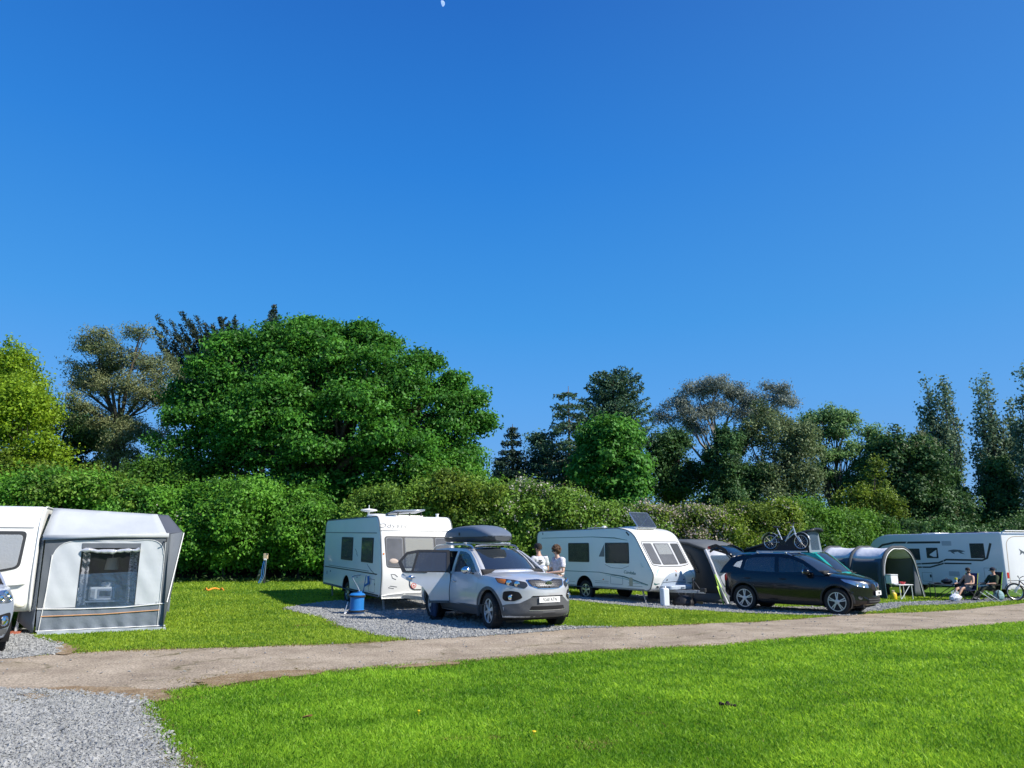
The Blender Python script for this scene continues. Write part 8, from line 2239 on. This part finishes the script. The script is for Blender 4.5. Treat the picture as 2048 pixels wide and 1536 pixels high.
for px, py in ((1916, 888), (1922, 905), (1908, 930), (1926, 935)):
    q = np.array(P(px, py, 56)) - np.array(fb); limb_tubes(mb, (0, 0, 1.2), q, .05, .012, rg, .06, 7, 5)
mb.tube([(0, 0, 0), (0, 0, 1.3)], [.08, .06], 6); mb.build('trunk', M_BARK, t, 60, fixn=False)
# far wood closing the gaps low down behind the belt
def far_wood():
    rg = np.random.default_rng(70); C = []
    for px in np.arange(-500, 3000, 14):
        Yf = 70 + rg.uniform(-4, 6); top = 985 + 18 * math.sin(px * .012) + rg.normal(0, 6) - (25 if 980 < px < 1800 else 0)
        if px > 1880: top += 75
        for py in np.arange(top, 1095, 11):
            C.append(np.array(P(px + rg.normal(0, 5), py + rg.normal(0, 4), Yf)))
    C = np.array(C); per = 26
    L_ = (C[:, None, :] + rg.normal(0, .42, (len(C), per, 3))).reshape(-1, 3)
    o = np_mesh('woodland', leaf_quads(L_, .34, rg, np.tile([0, -.7, .7], (len(L_), 1)), .4, .6), 4, LF['dark'], None, rg.uniform(0, 1, len(L_)))
    tag(o, 'dim far woodland closing the gaps low behind the tree belt', 'woodland', kind='stuff')
far_wood()
# shaded weeds along the hedge foot
def weeds():
    rg = np.random.default_rng(71); C = []
    for px in np.arange(-200, 720, 2.2):
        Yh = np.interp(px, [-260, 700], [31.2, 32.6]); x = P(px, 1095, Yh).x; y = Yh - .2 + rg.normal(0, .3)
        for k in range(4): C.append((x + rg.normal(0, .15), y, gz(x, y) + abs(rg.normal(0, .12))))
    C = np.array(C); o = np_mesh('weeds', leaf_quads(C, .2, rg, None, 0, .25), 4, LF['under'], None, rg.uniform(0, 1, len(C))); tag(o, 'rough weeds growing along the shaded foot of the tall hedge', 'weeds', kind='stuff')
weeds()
def bank():  # brown-black undergrowth backing, added so the hedge's open foot reads as shade
    rg = np.random.default_rng(72); mb = MB(); rows = []
    for px in np.arange(-420, 760, 12):
        Yh = np.interp(px, [-260, 700], [33.6, 34.6]); x = P(px, 1095, Yh).x
        rows.append([(x + rg.normal(0, .05), Yh + dy, gz(x, Yh) + h * (1 + .25 * rg.normal())) for dy, h in ((-.9, -.05), (-.3, .5), (.1, .95), (.8, 1.0), (1.6, -.05))])
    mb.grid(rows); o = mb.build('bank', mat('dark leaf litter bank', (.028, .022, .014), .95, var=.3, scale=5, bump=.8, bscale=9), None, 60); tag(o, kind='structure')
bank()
# ================================================================ grass, stones and small things on the ground
LF_GRASS = leafmat('lawn blades', (.105, .27, .012), (.36, .60, .045), .48, .5, scale=.9)
LF_FAR = leafmat('mown pitch grass', (.145, .275, .014), (.40, .54, .050), .45, .5, scale=.7)
LF_DRY = leafmat('dry grass blades', (.20, .16, .055), (.34, .29, .10), .3)
def polar(n, r0, r1, a0, a1, rg, pw=2.3):
    rr = np.linspace(r0, r1, 400); pdf = rr ** (1 - pw); cdf = np.cumsum(pdf); cdf /= cdf[-1]
    r = np.interp(rg.uniform(0, 1, n), cdf, rr); a = rg.uniform(a0, a1, n)
    return r * np.sin(a), r * np.cos(a), r
def on_bare(x, y, rg, j=.07):
    b = np.zeros(len(x), bool)
    for poly in [ROAD] + GRAVELS + EARTHS:
        A = np.array(poly); k = np.where((x > A[:, 0].min() - .3) & (x < A[:, 0].max() + .3) & (y > A[:, 1].min() - .3) & (y < A[:, 1].max() + .3) & ~b)[0]
        b[k] = inpoly(poly, x[k] + rg.normal(0, j, len(k)), y[k] + rg.normal(0, j, len(k)))
    return b
def blades(x, y, hgt, wid, rg, lean=.45):
    n = len(x); z = gnd(x, y)
    a = rg.uniform(0, 2 * PI, n); l = rg.normal(0, lean, (n, 2)) * hgt[:, None]
    b = np.stack([x, y, z - .004], 1)
    wv = np.stack([np.cos(a), np.sin(a), np.zeros(n)], 1) * wid[:, None] * .5
    m = b + np.stack([l[:, 0] * .35, l[:, 1] * .35, hgt * .55], 1); t = b + np.stack([l[:, 0], l[:, 1], hgt * rg.uniform(.75, 1.05, n)], 1)
    V = np.stack([b - wv, b + wv, m + wv * .75, t, m - wv * .75], 1)
    return V.reshape(-1, 3)
def lownoise(x, y, s, seed):
    rg = np.random.default_rng(seed); v = np.zeros_like(x)
    for k in range(7):
        d = rg.normal(size=2) * s; v += np.sin(x * d[0] + y * d[1] + rg.uniform(0, 6))
    return v / 4
def road_line(x):   # is a point on the camera side of the track
    L_ = np.array(road_low); return np.interp(x, L_[:, 0], L_[:, 1])
def lawn():
    rg = np.random.default_rng(81)
    x, y, r = polar(1450000, 3.4, 40, R(-56), R(56), rg, 2.25)
    k = ~on_bare(x, y, rg, .05); x, y, r = x[k], y[k], r[k]
    near = y < road_line(x) + .5
    # the near lawn is longer and deeper green, the pitches mown short
    pat = .8 * lownoise(x, y, 2.2, 1) + .5 * lownoise(x, y, 7, 2) + .6 * lownoise(x, y, 13, 3)
    for sel, m_, nm, h0, lab in ((near, LF_GRASS, 'lawn', .044, 'lush green lawn in the foreground below the track'), (~near, LF_FAR, 'pitch_grass', .040, 'short mown yellow green grass between the caravan pitches')):
        X, Y_, Rr, Pp = x[sel], y[sel], r[sel], pat[sel]; n = len(X)
        keep = rg.uniform(0, 1, n) < np.clip(.95 + .0 * Pp, .3, 1)
        X, Y_, Rr, Pp = X[keep], Y_[keep], Rr[keep], Pp[keep]; n = len(X)
        h = h0 * rg.uniform(.55, 1.35, n) * (1 + .22 * Pp) * (1 + .02 * np.maximum(0, Rr - 10))
        wd = np.maximum(.0055, Rr * .0011) * rg.uniform(.7, 1.3, n)
        tint = np.clip(rg.uniform(0, .7, n) + .34 * Pp + .12, 0, 1)
        o = np_mesh(nm, blades(X, Y_, np.maximum(.015, h), wd, rg), 5, m_, None, np.repeat(tint, 1)); tag(o, lab, 'grass', kind='stuff')
    # dry fringe along the edges of the bare ground and scattered straw
    x, y, r = polar(900000, 5.6, 30, R(-46), R(46), rg, 2.25)
    e = np.zeros(len(x), bool); b0 = on_bare(x, y, rg, .0)
    for dx, dy in ((.16, 0), (-.16, 0), (0, .22), (0, -.22), (.08, .1)):
        e |= on_bare(x + dx, y + dy, rg, .03) != b0
    pick = (e & (rg.uniform(0, 1, len(x)) < .55 + .45 * lownoise(x, y, 3, 5))) | (~b0 & (rg.uniform(0, 1, len(x)) < .008 + .05 * (lownoise(x, y, 3.2, 9) > .95)))
    x, y, r = x[pick], y[pick], r[pick]
    for px, py, sp, k in ((900, 1482, .10, 260), (992, 1478, .08, 160), (1195, 1490, .12, 260), (1170, 1500, .10, 160), (1290, 1430, .07, 80), (735, 1240, .12, 120), (604, 1252, .10, 140), (150, 1392, .5, 900), (40, 1400, .35, 400), (290, 1398, .3, 700), (470, 1362, .35, 600), (560, 1352, .4, 700), (640, 1346, .3, 400)):
        q = G(px, py); x = np.concatenate([x, q.x + rg.normal(0, sp, k)]); y = np.concatenate([y, q.y + rg.normal(0, sp * .45, k)])
    r = np.hypot(x, y)
    o = np_mesh('dry_grass', blades(x, y, rg.uniform(.012, .042, len(x)), np.maximum(.005, r * .0010), rg, .9), 5, LF_DRY, None, rg.uniform(0, 1, len(x)))
    tag(o, 'straw coloured dry grass fringing the track and gravel edges', 'grass', kind='stuff')
    # moss and weeds in patches on the track
    x, y, r = polar(420000, 8, 34, R(-46), R(46), rg, 2.2)
    pn = lownoise(x, y, 1.6, 12) + .7 * lownoise(x * 1.0, y, 5, 13)
    k = inpoly(ROAD, x, y) & (pn > .72 + .15 * rg.normal(size=len(x))); x, y, r = x[k], y[k], r[k]
    o = np_mesh('track_weeds', blades(x, y, rg.uniform(.004, .016, len(x)), np.maximum(.008, r * .0012), rg, 1.2), 5, leafmat('mossy weeds', (.11, .095, .035), (.20, .18, .06), .2), None, rg.uniform(0, 1, len(x)))
    tag(o, 'low moss and weeds growing in cracks of the concrete track', 'weeds', kind='stuff')
lawn()

M_STONE = leafmat('grey chippings', (.19, .196, .192), (.40, .40, .385), .0, .85, scale=3)
def stones():
    rg = np.random.default_rng(91)
    P8 = np.array([(1, 0, 0), (0, 1, 0), (-1, 0, 0), (0, -1, 0), (0, 0, 1), (0, 0, -1)], float)
    F8 = np.array([(0, 1, 4), (1, 2, 4), (2, 3, 4), (3, 0, 4), (1, 0, 5), (2, 1, 5), (3, 2, 5), (0, 3, 5)])
    def scatter(poly, dens, s0, s1, xr, yr):
        n = int(dens * (xr[1] - xr[0]) * (yr[1] - yr[0])); x = rg.uniform(*xr, n); y = rg.uniform(*yr, n)
        k = inpoly(poly, x + rg.normal(0, .06, n), y + rg.normal(0, .06, n)); x, y = x[k], y[k]; n = len(x)
        s = rg.uniform(s0, s1, n) * np.exp(rg.normal(0, .25, n))
        V = P8[None] * (1 + rg.uniform(-.35, .35, (n, 6, 1))) * np.stack([rg.uniform(.8, 1.5, n), rg.uniform(.6, 1.1, n), rg.uniform(.45, .85, n)], 1)[:, None, :]
        V += rg.normal(0, .12, V.shape)
        # random tilt
        a = rg.uniform(0, 2 * PI, n); c, s_ = np.cos(a), np.sin(a); tx = rg.normal(0, .5, n)
        X = V[:, :, 0] * c[:, None] - V[:, :, 1] * s_[:, None]; Yv = V[:, :, 0] * s_[:, None] + V[:, :, 1] * c[:, None]; Z = V[:, :, 2] + X * np.tan(np.clip(tx, -.9, .9))[:, None] * .5
        W = np.stack([X, Yv, Z], 2) * s[:, None, None] * .5 + np.stack([x, y, gnd(x, y) + .012 + s * .12], 1)[:, None, :]
        tint = np.clip(rg.beta(2.2, 3.2, n) + .25 * (rg.uniform(0, 1, n) > .975), 0, 1)
        return W[:, F8].reshape(-1, 3), np.repeat(tint, 8)
    A = []
    A.append(scatter(GRAV_NEAR, 2300, .018, .036, (-9, -2), (5.6, 10.2)))
    A.append(scatter(GRAV_LEFT, 700, .026, .048, (-13, -7.5), (12.4, 17)))
    A.append(scatter(GRAV_MID, 620, .028, .05, (-9, 4), (13.5, 25)))
    A.append(scatter(GRAV_RIGHT, 380, .03, .055, (1, 17), (17, 32)))
    A.append(scatter(GRAV_STRIP, 300, .03, .06, (8, 26), (20, 36)))
    A.append(scatter(ROAD, 9, .012, .03, (-12, 22), (8, 30)))
    V = np.concatenate([a for a, _ in A]); T = np.concatenate([t for _, t in A])
    o = np_mesh('gravel', V, 3, M_STONE, None, T); tag(o, 'loose grey stone chippings covering the caravan hardstandings', 'gravel', kind='stuff')
stones()

# flowers, a clod and leaves on the near lawn
def bit(name, label, cat, px, py, mbf, m_, group=None):
    t = G(px, py); mb = MB(); mbf(mb); o = mb.build(name, m_, None, 40); o.location = t; tag(o, label, cat, group); return o
M_YEL = mat('dandelion yellow', (.80, .55, .01), .7)
def flower(mb, h=.05, r=.018): mb.lathe([(.001, h), (r, h + .004), (r * .8, h + .012), (.001, h + .014)], 10); mb.tube([(0, 0, 0), (0, 0, h)], .002, 4)
bit('dandelion', 'yellow dandelion on the lawn, the lower and larger of two', 'flower', 1068, 1477, lambda m: flower(m, .055, .022), M_YEL, 'dandelions on the lawn')
bit('dandelion', 'tiny yellow dandelion on the lawn near the gravel, higher up than the other', 'flower', 837, 1434, lambda m: flower(m, .055, .017), M_YEL, 'dandelions on the lawn')
def clod(mb):
    rg = np.random.default_rng(3)
    for k in range(8): mb.ball((rg.normal(0, .028), rg.normal(0, .02), .03 + abs(rg.normal(0, .010))), tuple(rg.uniform(.012, .026, 3)), 6)
bit('earth_clod', 'dark clod of earth lying on the middle of the lawn', 'clod', 1457, 1416, clod, mat('dark earth', (.025, .018, .012), .95))
def leaf_(mb): mb.grid([[(.05 * u, .025 * v * math.sin(PI * min(1, max(0.02, (u + 1) / 2))), .05 + .02 * v * v + .012 * u) for v in np.linspace(-1, 1, 4)] for u in np.linspace(-1, 1, 6)])
bit('dead_leaf', 'curled brown leaf on the lawn left of centre', 'leaf', 614, 1446, leaf_, mat('brown leaf', (.30, .16, .06), .8))
print('objects', len(bpy.data.objects), 'faces', sum(len(m.polygons) for m in bpy.data.meshes))
